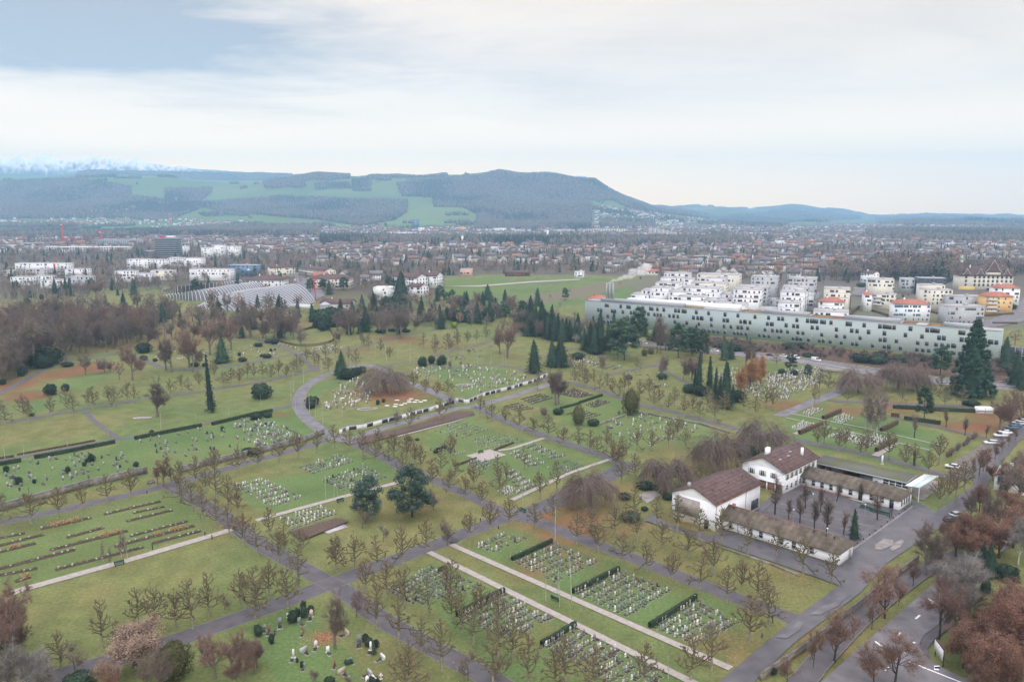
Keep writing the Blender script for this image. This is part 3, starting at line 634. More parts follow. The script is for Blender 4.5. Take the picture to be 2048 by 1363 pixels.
# ---------------------------------------------------------------- sheets: paths, roads
mat('asphalt',(.098,.090,.094),ns=.35,na=.22,detail=8,rough=.75,spec=.35);mat('asphalt_wet',(.085,.080,.086),ns=.3,na=.25,detail=8,rough=.4,spec=.5);mat('asphalt_pale',(.155,.148,.152),ns=.25,na=.3,detail=9,rough=.7)
mat('concrete_path',(.33,.30,.265),ns=1,na=.15,detail=5);mat('gravel',(.15,.135,.11),ns=.8,na=.3,detail=6);mat('kerb_stone',(.21,.20,.195),ns=2,na=.2)
mat('soil',(.10,.068,.052),ns=2,na=.4);mat('white_paint',(.75,.75,.73),ns=3,na=.12);mat('wet_patch',(.035,.034,.038),rough=.35);mat('patch_pale',(.24,.22,.20),ns=.6,na=.25)
ZL=[.012]
def sheet(name,pts,m,kind='structure',z=None,world=False):
    if z is None: ZL[0]+=.0043;z=ZL[0]
    P=[(p[0],p[1]) if world else tuple(G(*p)[:2]) for p in pts]
    V=[(x,y,float(Hh(x,y))+z) for x,y in P]
    o=MB().poly(V,m=m).build(name);tag(o,kind=kind);return o
def smooth(P,n=6):
    P=np.array(P,float);out=[]
    Q=np.vstack([2*P[0]-P[1],P,2*P[-1]-P[-2]])
    for i in range(1,len(Q)-2):
        for t in np.linspace(0,1,n,endpoint=False):
            out.append(.5*((2*Q[i])+(-Q[i-1]+Q[i+1])*t+(2*Q[i-1]-5*Q[i]+4*Q[i+1]-Q[i+2])*t*t+(-Q[i-1]+3*Q[i]-3*Q[i+1]+Q[i+2])*t**3))
    out.append(P[-1]);return np.array(out)
def line(pts,t=None,sm=True):
    W=np.array([G(*(T(t,*p) if t else p))[:2] for p in pts])
    return smooth(W) if sm and len(W)>2 else W
def ribbon(name,W,width,m,z=None,kind='structure',off=0.,th=0.,edge=None):
    if z is None: ZL[0]+=.0043;z=ZL[0]
    W=np.array(W);d=np.gradient(W,axis=0);d/=np.linalg.norm(d,axis=1,keepdims=True);nn=np.stack([-d[:,1],d[:,0]],1)
    A=W+nn*(off+width/2);B=W+nn*(off-width/2)
    hz_=Hh(W[:,0],W[:,1]);V=np.concatenate([np.c_[A,hz_+z],np.c_[B,hz_+z]]);n=len(W)
    mb=MB().add(V,q=[(n+i,n+i+1,i+1,i) for i in range(n-1)],m=m)
    if th:
        V2=V.copy();V2[:,2]-=th+.03;mb.add(np.concatenate([V,V2]),q=[(i,i+1,2*n+i+1,2*n+i) for i in range(n-1)]+[(n+i+1,n+i,3*n+i,3*n+i+1) for i in range(n-1)],m=m)
    o=mb.build(name)
    if kind:tag(o,kind=kind)
    if edge:
        for s in(-1,1): ribbon('path_edging',W,.1,'kerb_stone',z=z+.03,off=off+s*(width/2+.05),th=.04)
    return o
PA=[([(60,1372),(95,1357),(300,1297),(512,1223),(700,1152),(860,1093),(1009,1035),(1060,1022)],5.2),
([(-60,1060),(0,1045),(165,1010),(335,970),(512,920),(600,896),(690,868)],4.2),
([(335,968),(430,1022),(512,1082),(622,1145),(690,1183),(760,1235),(860,1292),(960,1345),(1010,1375)],4.6),
([(690,878),(762,910),(804,935),(862,957),(937,990),(1009,1025),(1060,1040)],4.2),([(1009,1020),(1074,1042),(1149,1073),(1244,1107),(1374,1157),(1484,1200),(1590,1238)],4.4),
([(690,880),(659,870),(629,850),(604,825),(597,800),(610,775),(637,757),(667,744),(724,729),(760,738),(794,758),(849,777),(887,793),(915,806)],5.),
([(690,885),(762,857),(837,837),(912,817),(950,812),(1024,792),(1094,770),(1131,764)],4.25),([(1125,762),(1199,780),(1274,807),(1349,824),(1399,838),(1490,860),(1593,880),(1748,912),(1861,942),(1910,958)],4.),
([(949,813),(1024,847),(1100,875),(1179,902),(1215,914),(1250,930)],4.4),([(1040,1030),(1100,1008),(1150,980),(1210,955),(1245,935),(1262,925)],6.5),
([(-40,853),(0,847),(145,822),(290,798),(400,782),(512,765),(590,748),(640,735)],3.4),([(-20,926),(0,922),(175,889),(250,876),(400,849),(512,826),(575,812),(595,806)],2.8),
([(170,822),(190,843),(235,876)],2.),([(-20,793),(0,785),(50,760),(100,733),(150,718),(237,708),(287,720),(337,736),(420,737),(512,722),(587,709),(640,702)],3.2),
([(500,675),(540,688),(594,708),(632,742)],2.4),([(600,708),(687,702),(737,690),(820,668),(900,655)],2.4),([(760,735),(817,724),(900,735),(987,729),(1071,747),(1090,765)],2.6),([(860,712),(987,682),(1060,665)],2.4),
([(1781,833),(1880,855),(1973,876)],2.4),([(1558,832),(1636,800),(1676,784),(1700,760)],5),([(1653,800),(1780,808),(1923,812),(1960,815)],3.6),([(1215,750),(1311,730),(1330,725)],3),([(1074,712),(1159,695)],2),([(1311,730),(1350,752),(1420,790)],2.2)]
for W,wd in PA: ribbon('asphalt_path',line(W),wd,'asphalt_pale' if wd in(5.,4.25) else 'asphalt',edge=wd>4)
for W,wd in [([(20,1188),(40,1180),(250,1122),(450,1063),(462,1058)],2.5),([(512,1041),(587,1020),(717,985),(799,964)],2.),([(903,1089),(1180,1212),(1462,1337)],1.7),([(858,1104),(1120,1233),(1400,1372)],1.7),
([(997,901),(1024,897),(1088,876)],1.7),([(1024,1000),(1136,947),(1218,919)],1.6),([(794,873),(912,842),(949,828)],1.2),([(1578,826),(1735,857),(1893,893)],.9),([(1571,835),(1711,866),(1860,900)],.9),([(1750,912),(1790,886)],2.4),([(1590,868),(1640,852)],2)]:
    ribbon('pale_path',line(W,sm=False),wd,'concrete_path')
sheet('terrace',Tp('C2',[(1680,445),(1870,395),(2005,440),(1810,495)]),'concrete_path')
sheet('paving',Tp('C3',[(1010,760),(1130,720),(1190,760),(1080,830)]),'patch_pale')
yard=[(1425,1375),(1536,1281),(1596,1232),(1678,1171),(1600,1143),(1536,1121),(1450,1092),(1380,1071),(1288,1042),(1300,1028),(1345,1050),(1420,1072),(1440,1066),(1520,1010),(1600,950),(1790,1010),(1826,1010),(1811,995),(1858,1015),(1871,1024),(1948,972),(1946,960),(1905,955),(1898,940),(1971,882),(2000,870),(2090,820),(2090,860),(2040,880),(1990,940),(1960,1000),(1873,1060),(1813,1100),(1773,1127),(1721,1185),(1586,1288),(1523,1348),(1500,1375)]
sheet('road',yard,'asphalt_wet')
sheet('courtyard',Tp('C4',[(60,800),(260,730),(1030,900),(680,1095),(0,940),(-60,900)]),'asphalt')
for a,b in [((0,870),(860,1010)),((60,820),(880,1030)),((0,880),(800,1080)),((100,835),(980,960))]: ribbon('kerb_strip',line([a,b],'C4',False),.22,'kerb_stone')
ribbon('kerb_strip',line([(680,1195),(1160,850)],'C4',False),.5,'kerb_stone')
sheet('paving',Tp('C4',[(1095,715),(1190,800),(1250,800),(1345,715),(1370,660),(1300,640),(1200,660)]),'patch_pale')
sheet('gravel_lot',Tp('C4',[(1450,590),(1480,500),(1740,345),(1840,310),(1800,360),(1640,520),(1640,560),(1560,600)]),'gravel')
for k in range(9):
    t=k/8;a=(1500+t*250,500-t*165);ribbon('parking_line',line([a,(a[0]+95,a[1]+28)],'C4',False),.15,'asphalt_wet')
sheet('pale_patch',Tp('C4',[(850,1195),(860,1160),(930,1110),(1000,1125),(1005,1160),(950,1185),(900,1205)]),'patch_pale')
sheet('pale_patch',Tp('C4',[(970,1195),(1010,1150),(1060,1120),(1090,1130),(1060,1180),(1000,1210)]),'patch_pale')
for P in ([(60,1010),(170,950),(240,880),(290,890),(260,950),(150,1020)],[(330,830),(440,760),(520,740),(560,690),(640,680),(560,760),(420,830)]): sheet('worn_patch',Tp('D4',P),'asphalt_pale')
sheet('wet_patch',Tp('C2',[(1540,1140),(1560,1105),(1600,1105),(1622,1120),(1600,1145)]),'wet_patch')
for a,b in [((0,870),(170,930)),((1600,970),(1760,1060)),((180,1160),(270,1290)),((350,640),(480,700))]: pass
# avenue at lower right
ribbon('asphalt_path',line([(240,1400),(330,1300),(420,1190),(750,850),(1120,560),(1260,470),(1560,330)],'D4'),4.,'asphalt',edge=True)
sheet('street',Tp('D4',[(400,1400),(430,1363),(830,1010),(1320,590),(1500,440),(1620,330),(1800,150),(2060,120),(2060,180),(1750,420),(1560,600),(1430,860),(1240,1000),(1205,1080),(1290,1190),(1420,1270),(1690,1400)]),'asphalt_pale')
ribbon('kerb',line([(400,1395),(830,1010),(1320,590),(1500,440)],'D4'),.3,'kerb_stone',z=.14,th=.12)
ribbon('kerb',line([(1690,1390),(1420,1270),(1290,1190),(1205,1080),(1240,1000),(1430,870)],'D4'),.3,'kerb_stone',z=.14,th=.12)
sheet('pavement',Tp('D4',[(1300,1195),(1210,1080),(1245,1005),(1430,870),(1500,900),(1330,1030),(1275,1100)]),'asphalt')
for a,b,wd in [((1120,1205),(1560,1380),.35),((855,1045),(930,1095),.4),((910,1115),(940,1090),.4),((1280,700),(1335,745),.4),((1300,750),(1330,728),.4),((1180,865),(1215,835),.4),((1035,1000),(1060,975),.4),((765,1250),(790,1232),.4),((1418,640),(1445,615),.4),((1160,1052),(1180,1060),.6)]:
    ribbon('road_marking',line([a,b],'D4',False),wd,'white_paint')
for k in range(9):
    x,y=935+k*25,1275-k*23;ribbon('road_marking',line([(x,y),(x+9,y+6)],'D4',False),.5,'white_paint')
mat('blue_paint',(.08,.18,.42));sheet('road_marking',Tp('D4',[(1085,1262),(1100,1250),(1125,1255),(1115,1268)]),'blue_paint')
# bicycle panel on the street with dark symbol and number
PQ=[T('D4',1328,1243),T('D4',1372,1243),T('D4',1368,1280),T('D4',1328,1278)];sheet('road_marking',PQ,'white_paint');ZL[0]+=.004
mat('black_paint',(.02,.02,.022))
q0,q1,q3=[G(*PQ[k])[:2] for k in(0,1,3)];ex=q1-q0;ey=q3-q0
def glyph(segs,x0,y0,s):
    mb=MB()
    for a,b,c,d in segs:
        A=q0+ex*(x0+a*s)+ey*(y0+b*s*1.15);B=q0+ex*(x0+c*s)+ey*(y0+d*s*1.15);dd=(B-A)/np.linalg.norm(B-A);n=np.array([-dd[1],dd[0]])*.11;A=A-dd*.05;B=B+dd*.05
        mb.add([(*(A+n),0),(*(A-n),0),(*(B-n),0),(*(B+n),0)],q=[(0,1,2,3)],m='black_paint')
    o=mb.build('road_marking');o.location.z=ZL[0]+.004;tag(o,kind='structure');ZL[0]+=.0045
ci=[(.5+.4*math.cos(a),.5+.4*math.sin(a),.5+.4*math.cos(a+.79),.5+.4*math.sin(a+.79)) for a in np.arange(0,6.2,.785)]
glyph(ci+[(-.15,.5,.1,.5),(.9,.5,1.1,.5)],.16,.3,.34);glyph([(.0,.0,.0,.55),(.0,.55,.5,.55),(.45,.1,.45,1)],.58,.3,.34);glyph([(.2,.0,.2,1)],.80,.3,.34)
# motorway cutting in front of the long building
ribbon('motorway',line([(1130,672),(1280,689),(1450,705),(1600,722),(1700,738),(1790,752),(1870,763),(2060,775)]),14,'asphalt_pale')
for o_ in(-8.5,8.5): 
    W=line([(1130,672),(1280,689),(1450,705),(1600,722),(1700,738),(1790,752),(1870,763),(2060,775)])
    ribbon('concrete_strip',W,.5,'concrete_path',z=.8,off=o_,th=.8)
ribbon('road_marking',W,.25,'white_paint')
# street up into the town, and lane by the yellow flats
sheet('street',[(566,612),(590,556),(560,545),(575,540),(600,545),(640,575),(650,592),(630,600),(600,600)],'asphalt_pale')
sheet('street',[(2060,640),(1990,655),(1880,655),(1880,648),(1980,640),(2020,625),(2045,600),(2060,570)],'asphalt_pale')
sheet('lane',[(1625,622),(1605,620),(1632,585),(1642,585)],'asphalt_pale');sheet('lane',[(1700,590),(1725,560),(1740,562),(1722,592)],'asphalt_pale')
sheet('farm_track',[(880,573),(960,571),(1060,563),(1160,558),(1160,560),(1060,566),(960,574)],'concrete_path')
sheet('planting_soil',Tp('C2',[(800,310),(1250,205),(1600,98),(1735,92),(1748,118),(1600,165),(1150,280),(830,365)]),'soil')
# ---------------------------------------------------------------- walls, hedges, beds, graves
mat('white_wall',(.72,.72,.70),ns=.8,na=.08,detail=5);mat('dark_slab',(.035,.035,.04),rough=.3,spec=.4);mat('old_stone',(.20,.185,.165),ns=.7,na=.4,detail=7)
mat('hedge_green',(.028,.042,.022),ns=1.5,na=.45);mat('hedge_brown',(.085,.055,.036),ns=1.5,na=.4)
def wallrun(name,pts,h,t,m,label,cat='wall',cap=None,t_=None,panels=0):
    W=line(pts,t_,False);mb=MB()
    for a,b in zip(W[:-1],W[1:]):
        d=b-a;l=np.linalg.norm(d);d/=l;n=np.array([-d[1],d[0]])*t/2;z0=float(Hh(*a))-.1
        P=[a-n,b-n,b+n,a+n];V=[(*p,z0) for p in P]+[(*p,z0+h) for p in P];mb.add(V,q=[(0,3,2,1),(4,5,6,7),(0,1,5,4),(1,2,6,5),(2,3,7,6),(3,0,4,7)],m=m)
    o=mb.build(name);tag(o,label,cat)
    if panels:
        k=0
        for a,b in zip(W[:-1],W[1:]):
            d=b-a;l=np.linalg.norm(d);d/=l;n=np.array([d[1],-d[0]])
            for s in np.arange(1.5,l-2,3.6):
                if (k%4)==3: k+=1;continue
                p=a+d*s+n*(t/2+.01);mb=MB();q=p+d*2.8;e=n*.04
                V=[(*(p),.25),(*(q),.25),(*(q+e),.25),(*(p+e),.25),(*(p),h-.35),(*(q),h-.35),(*(q+e),h-.35),(*(p+e),h-.35)]
                mb.add(V,q=[(0,1,2,3),(4,7,6,5),(3,2,6,7),(1,0,4,5),(0,3,7,4),(2,1,5,6)],m='dark_slab' if k%3 else 'bark_grey').build('niche_panel',o);k+=1
    if cap:
        mb=MB()
        for a,b in zip(W[:-1],W[1:]):
            d=b-a;l=np.linalg.norm(d);d/=l;n=np.array([-d[1],d[0]])*(t/2+.08);z0=float(Hh(*a))-.1+h+.003
            P=[a-n,b-n,b+n,a+n];V=[(*p,z0) for p in P]+[(*p,z0+.1) for p in P];mb.add(V,q=[(0,3,2,1),(4,5,6,7),(0,1,5,4),(1,2,6,5),(2,3,7,6),(3,0,4,7)],m=cap)
        mb.build('coping',o)
    return o
wallrun('niche_wall',[(680,868),(684,858)][:1]+[(690,862),(727,857),(800,838),(860,822),(905,808)],2.,.5,'white_wall','long white wall with dark panels below the round lawn',cap='kerb_stone',panels=1)
wallrun('niche_wall',[(912,803),(935,807),(965,793),(1024,778),(1064,766),(1095,752)],2.,.5,'white_wall','white wall with dark panels right of the drive bend',cap='kerb_stone',panels=1)
wallrun('stone_wall',[(0,1022),(60,1005),(180,972),(295,946)],2.2,.5,'old_stone','mottled old stone retaining wall at the far left',cap='kerb_stone')
wallrun('stone_wall',[(358,946),(420,929),(475,917),(520,905),(600,886),(648,868)],2.,.5,'old_stone','mottled old stone retaining wall below the upper grave lawns',cap='kerb_stone')
wallrun('avenue_wall',[T('D4',x,y) for x,y in[(-60,1350),(300,1105),(640,830),(1060,500),(1200,395)]],1.5,.4,'old_stone','low mossy boundary wall along the avenue',cap='gravel')
wallrun('noise_wall',[(1180,684),(1300,697),(1420,708)],2.4,.4,'concrete_path','pale concrete wall by the motorway behind the pines')
wallrun('noise_wall',[(1640,742),(1700,747)],2.2,.4,'concrete_path','short grey wall beside the motorway at the white van')
wallrun('plot_wall',[(1295,830),(1270,824),(1195,850)],.8,.5,'old_stone','low dark wall round the scattered grave lawn');wallrun('plot_wall',[(1295,828),(1400,848),(1460,866)],.8,.5,'old_stone','low dark wall along the path above the scattered graves')
wallrun('kerb_wall',[(1292,1042),(1380,1072),(1450,1098),(1540,1128),(1600,1152)],.5,.4,'old_stone','low dark kerb wall in front of the chapel drive')
mat('wood_fence',(.10,.065,.05),ns=2,na=.3)
fx=[(556,682),(575,688),(600,692),(640,690),(668,680),(660,660),(645,652)]
def fence(pts,h,label,step=1.6):
    W=smooth(np.array([G(*p)[:2] for p in pts]),4);e=mkobj('palisade_fence',None,None);tag(e,label,'fence');mb=MB();ra=MB();L_=0
    for a,b in zip(W[:-1],W[1:]):
        l=np.linalg.norm(b-a)
        for s in np.arange(0,l,.45): p=a+(b-a)*s/l;z=float(Hh(*p));mb.box(p[0]-.07,p[0]+.07,p[1]-.07,p[1]+.07,z,z+h,m='wood_fence')
        za=float(Hh(*a));zb=float(Hh(*b));ra.seg([(*a,za+h*.7)],[(*b,zb+h*.7)],.07,.07,m='wood_fence')
    mb.build('palings',e);ra.build('rail',e)
fence(fx,1.5,'brown paling fence circling the grassy mound');fence([(520,668),(560,665),(600,663),(640,650),(655,648)],1.4,'brown paling fence behind the mound')
HN=[0]
def hedge(t,a,b,wd=1.,h=1.2,m='hedge_green',label=None,name='hedge'):
    A,B=G(*T(t,*a)),G(*T(t,*b));L_=np.linalg.norm(B-A);ang=math.atan2(B[1]-A[1],B[0]-A[0]);HN[0]+=1
    rng=np.random.default_rng(900+HN[0]);nx=max(2,int(L_/.5));V=[];q=[]
    prof_=[(-.5,0),(-.5,.85),(-.4,1),(.4,1),(.5,.85),(.5,0)]
    for i_ in range(nx+1):
        for (a_,b_) in prof_: V.append((i_*L_/nx+rng.normal()*.04,a_*wd*(1+rng.normal()*.06),b_*h*(1+rng.normal()*.05)))
    k=len(prof_)
    for i_ in range(nx):
        for j in range(k-1):q.append((i_*k+j,i_*k+j+1,(i_+1)*k+j+1,(i_+1)*k+j))
    q.append((0,1,2,5));q.append((5,2,3,4));o=nx*k;q.append((o+5,o+2,o+1,o));q.append((o+4,o+3,o+2,o+5))
    mb=MB().add(V,q=q,m=m);n=int(L_*26);P=np.stack([rng.uniform(0,L_,n),rng.uniform(-.5,.5,n)*wd,np.full(n,h)],1)
    s=rng.random(n)<.5;P[s,1]=np.sign(rng.normal(size=s.sum()))*wd*.5;P[s,2]=rng.uniform(.05,1,s.sum())*h;mb.leaves(P,.12,m=m,rng=rng)
    o=mkobj(name,mb.mesh(name),None,loc=tuple(A),rz=ang)
    x,y=T(t,(a[0]+b[0])/2,(a[1]+b[1])/2);o['category']='hedge'
    if label:o['label']=label
    else: rec(o,('dark green' if m=='hedge_green' else 'brown')+(' clipped hedge'),x,y)
for a,b in [((-60,530),(170,492)),((280,468),(318,458)),((318,462),(650,398)),((650,396),(920,343)),((1080,315),(1340,262)),((1340,262),(1612,210)),((1697,200),(2060,112))]: hedge('C1',a,b,.9,1.3)
hedge('C2',(-10,120),(130,92),.9,1.3);hedge('C1',(0,470),(110,452),.5,.7,'hedge_brown');hedge('C1',(140,440),(760,327),.5,.6,'hedge_brown')
for a,b in [((0,392),(318,245)),((485,650),(855,468)),((1100,925),(1472,692)),((235,1075),(508,912))]: hedge('D3',a,b,.7,1.1)
hedge('D2',(1605,835),(1985,640),.7,1.1);hedge('C2',(1590,530),(1765,470),.5,.7,'hedge_brown');hedge('C2',(1905,405),(2060,345),.5,.7,'hedge_brown')
for a,b in [((440,155),(580,95)),((250,272),(432,200)),((905,252),(1032,190)),((865,412),(1022,330)),((1090,155),(1380,195)),((985,130),(1050,135)),((1230,80),(1670,98)),((1000,65),(1220,75))]: hedge('C4',a,b,1.1,1.5,'hedge_brown' if a[0]<1000 else 'hedge_green')
hedge('B3',(390,1030),(540,990),.8,.9);hedge('B3',(540,985),(720,925),.8,1.);hedge('B4',(1800,350),(1990,350),1.5,1.4,'hedge_brown')
hedge('B4',(790,235),(1080,325),1.5,1.5,'hedge_brown');hedge('B4',(1300,255),(1420,285),1.5,1.5,'hedge_brown');hedge('B4',(1730,290),(1960,275),1.5,1.5,'hedge_brown');hedge('B4',(650,290),(730,215),1.5,1.5,'hedge_brown')
# strip flower beds
mat('grass_tuft',(.38,.24,.13),ns=3,na=.3);mat('flower_mix',(.16,.10,.07),ns=4,na=.6,col2=(.05,.07,.03));mat('pale_stone',(.42,.41,.39),ns=2,na=.2,orand=.15)
NSM=[MB().box(-.2,.2,-.13,.13,0,h_,m='pale_stone').mesh('name_stone') for h_ in(.15,.25,.35,.5)]
def bed(t,a,b,wd=1.3,tuft=()):
    A,B=G(*T(t,*a)),G(*T(t,*b));L_=np.linalg.norm(B-A);ang=math.atan2(B[1]-A[1],B[0]-A[0]);rng=np.random.default_rng(int(abs(a[0]*7+b[1])))
    o=mkobj('flower_bed',MB().box(0,L_,-wd/2,wd/2,0,.14,m='soil').mesh('bed_soil'),None,loc=tuple(A),rz=ang)
    mb=MB();n=int(L_*30);mb.leaves(np.stack([rng.uniform(.1,L_-.1,n),rng.uniform(-.45,.45,n)*wd,rng.uniform(.15,.4,n)],1),rng.uniform(.1,.24,n),m='flower_mix',rng=rng);tag(mb.build('plants',o),kind='stuff')
    for s in np.arange(.6,L_,1.5):
        if rng.random()<.75:
            x=s+rng.normal()*.2;y=rng.choice([-.2,.2])*wd;mkobj('name_stone',NSM[int(rng.integers(4))],o,loc=(x,y,.13))
    for f0,f1 in tuft:
        n=int((f1-f0)*L_*90);P=np.stack([rng.uniform(f0,f1,n)*L_,rng.normal(size=n)*.33*wd,rng.uniform(.15,1.1,n)],1);tag(MB().leaves(P,rng.uniform(.12,.3,n),m='grass_tuft',rng=rng).build('ornamental_grass',o),kind='stuff')
    x,y=T(t,(a[0]+b[0])/2,(a[1]+b[1])/2);o['category']='flower bed';o['group']='long planted strips in the flower bed lawn';rec(o,'long dark planted strip'+(' with fawn grasses' if tuft else ''),x,y)
for a in [((830,915),(1285,810)),((1065,905),(1320,850),.8),((1010,970),(1380,880)),((325,1032),(730,940),1.4,[(.2,.75)]),((535,1100),(830,1020)),((400,1200),(1020,1045),1.4,[(.62,.9)]),((1040,1090),(1500,968),1.),((915,1172),(1555,1005),1.4,[(.48,.58),(.68,.88)]),
((1225,1145),(1605,1045)),((-200,1215),(350,1075)),((-200,1262),(285,1145),1.4,[(.55,.75)]),((-100,1125),(200,1065),1.),((-200,1400),(600,1195),1.5),((440,1358),(1150,1175),1.2),((-100,1420),(300,1345),1.2)]: bed('C1',*a)
bed('D1',(120,560),(240,520),1.5,[(.4,1)])
# rows of red planted beds and rose beds right of centre
for k in range(8):
    f=k/7;bed('B3',(385+f*130,935-f*0+f*25-20),(500+f*150,868+f*50),1.0)
for k in range(4):
    f=k/3;bed('B3',(75+f*80,955+f*35),(230+f*95,910+f*28),1.0)
for k in range(4):
    f=k/3;bed('B3',(595+f*60,1000+f*20),(700+f*80,960+f*12),.7)
for k in range(5):
    f=k/4;bed('B3',(440+f*140,1075+f*35),(560+f*150,1035+f*38),.6)
for k in range(4):
    f=k/3;bed('B3',(-60+f*80,1010+f*35),(90+f*130,960+f*60) if 0 else (60+f*110,985+f*40),1.)
# graves -----------------------------------------------------------
GC={'white':(.70,.69,.66),'pale grey':(.42,.42,.41),'sandy':(.45,.39,.32),'grey':(.22,.225,.23),'dark':(.07,.07,.075),'greenish grey':(.24,.29,.26),'reddish':(.22,.11,.09)}
for k,c in GC.items(): mat('stone_'+k.replace(' ','_'),c,ns=3,na=.15,orand=.12)
def slab(shape,m):
    mb=MB()
    if shape=='rounded':
        a=[(-.24,0),(.24,0)]+[(.24*math.cos(t),.82+.2*math.sin(t)) for t in np.linspace(0,math.pi,7)]
    elif shape=='square': a=[(-.25,0),(.25,0),(.25,.95),(-.25,.95)]
    elif shape=='slender': a=[(-.15,0),(.15,0),(.14,1.25),(0,1.35),(-.14,1.25)]
    elif shape=='cross': a=None
    elif shape=='wide': a=[(-.6,0),(.6,0),(.6,.72),(-.6,.72)]
    if a is None: mb.box(-.08,.08,-.07,.07,0,1.25,m=m).box(-.34,-.08,-.06,.06,.75,.92,m=m).box(.08,.34,-.06,.06,.75,.92,m=m).box(-.25,.25,-.16,.16,0,.16,m=m)
    else:
        n=len(a);V=[(x,-.1,z) for x,z in a]+[(x,.1,z) for x,z in a];mb.add(V,q=[(i,(i+1)%n,(i+1)%n+n,i+n) for i in range(n)],t=[(0,i+1,i) for i in range(1,n-1)]+[(n,n+i,n+i+1) for i in range(1,n-1)],m=m)
        mb.box(-.32,.32,-.17,.17,-.05,.08,m=m)
    return mb
SM={};mat('bed_gravel',(.27,.27,.255),ns=4,na=.3)
def slabmesh(s,c):
    if (s,c) not in SM: SM[(s,c)]=slab(s,'stone_'+c.replace(' ','_')).mesh('gravestone_'+s)
    return SM[(s,c)]
def bedmb(i):
    rng=np.random.default_rng(50+i);mb=MB();mb.box(-.34,.34,-1.35,-.2,-.03,.05,m='bed_gravel');mb.box(-.26,.26,-1.1,-.3,.052,.08,m='soil' if i%2 else 'leaf_olive')
    for k in range(7+i):
        c=(rng.uniform(-.22,.22),rng.uniform(-1.2,-.3),.12);r=rng.uniform(.06,.15);a=rng.normal(size=(14,3))*r*.6;mb.leaves(np.array(c)+a,r*.9,m=['leaf_yew','flower_mix','leaf_olive','leaf_russet','needle_mid'][int(rng.integers(5))],rng=rng)
    return mb
BEDM=[bedmb(i).mesh('planting_bed') for i in range(6)]
GR=[]   # x,y,rz,shape,colour,plot,row, scale
CW={'mix':(['pale grey','grey','white','sandy','greenish grey','dark','reddish'],[.27,.25,.12,.13,.13,.06,.04]),'white':(['white','pale grey','sandy','grey'],[.45,.3,.1,.15]),'grey':(['grey','pale grey','greenish grey','dark','sandy'],[.36,.24,.24,.1,.06]),'allwhite':(['white'],[1.])}
SHP=(['rounded','square','slender','cross'],[.42,.28,.22,.08])
def plot(t,c,rows,per,fill=.85,cm='mix',face=None,sc=1.,name=''):
    a,b,cc,d=[G(*T(t,*p))[:2] for p in c];rng=np.random.default_rng(int(abs(c[0][0])*3+abs(c[2][1])+rows))
    ang=math.atan2(*(b-a)[::-1]) if face is None else face
    for i_ in range(rows):
        v=i_/max(1,rows-1);p0=a+(d-a)*v;p1=b+(cc-b)*v
        for j in range(per):
            if rng.random()>fill:continue
            p=p0+(p1-p0)*(j+.5)/per+rng.normal(size=2)*.10
            GR.append((p[0],p[1],ang+rng.normal()*.05,rng.choice(SHP[0],p=SHP[1]),rng.choice(CW[cm][0],p=CW[cm][1]),name,i_,sc*rng.uniform(.62,1.)))
def scat(t,P,n,cm='mix',name='',sc=1.,face=None):
    W=np.array([G(*T(t,*p))[:2] for p in P]);rng=np.random.default_rng(int(W[0,0]*10)%9999+n);k=0;lo,hi=W.min(0),W.max(0);g=0
    while k<n and g<20000:
        g+=1;p=lo+(hi-lo)*rng.random(2)
        if not inpoly(W,p[0:1],p[1:2])[0]:continue
        GR.append((p[0],p[1],(math.radians(44) if face is None else face)+rng.choice([0,0,.3,-.4]),rng.choice(SHP[0],p=SHP[1]),rng.choice(CW[cm][0],p=CW[cm][1]),name,0,sc*rng.uniform(.8,1.2)));k+=1
plot('D3',[(-20,390),(318,250),(665,390),(310,560)],7,13,.88,name='upper plot right of the twin paths')
plot('D3',[(492,655),(855,475),(1245,615),(885,830)],7,15,.9,name='middle plot right of the twin paths')
plot('D3',[(1110,925),(1475,700),(1790,870),(1420,1050)],6,15,.88,name='lower plot right of the twin paths')
plot('D2',[(1060,650),(1420,440),(1790,580),(1250,750)],7,13,.9,'grey',name='upper plot left of the twin paths')
plot('D3',[(-440,845),(-60,650),(300,835),(-60,1010)],7,15,.88,'mix',name='middle plot left of the twin paths')
plot('D3',[(250,1085),(505,925),(1215,1280),(900,1480)],9,14,.88,'mix',name='lower plot left of the twin paths')
plot('D3',[(40,960+0),(80,940),(120,960),(60,990)],1,1,0)
plot('D2',[(1740,300),(2000,175),(2190,190),(1830,335)],3,10,.85,'mix',name='topmost plot by the twin paths')
plot('C2',[(340,545),(690,440),(770,490),(440,585)],4,14,.88,'mix',name='upper plot of the bright lawn')
plot('C2',[(520,650),(870,530),(1035,615),(690,720)],6,14,.92,'mix',name='middle plot of the bright lawn')
plot('C1',[(1860,690),(2110,640),(2410,770),(2150,850)],7,11,.9,'white',name='left plot of the bright lawn')
plot('C2',[(180,955),(540,855),(640,900),(270,1030)],4,12,.92,'white',name='white stone plot below the bright lawn')
plot('C2',[(1420,250),(1655,170),(1850,235),(1640,300)],6,12,.8,'grey',sc=.8,name='upper cluttered plot by the terrace')
plot('C2',[(1700,330),(1980,265),(2140,330),(1830,385)],5,13,.8,'grey',sc=.8,name='right cluttered plot by the terrace')
plot('C2',[(1390,400),(1500,375),(1670,420),(1530,450)],4,7,.8,'grey',sc=.9,name='left cluttered plot by the terrace')
plot('C2',[(1690,515),(1800,475),(1920,510),(1800,560)],4,8,.85,'grey',name='plot below the terrace')
plot('C3',[(110,385),(180,355),(430,440),(280,470)],5,9,.85,'mix',sc=.9,name='plot above the weeping beech')
plot('C3',[(-20,440),(60,410),(260,500),(140,525)],5,9,.9,'white',sc=.9,name='white plot above the weeping beech')
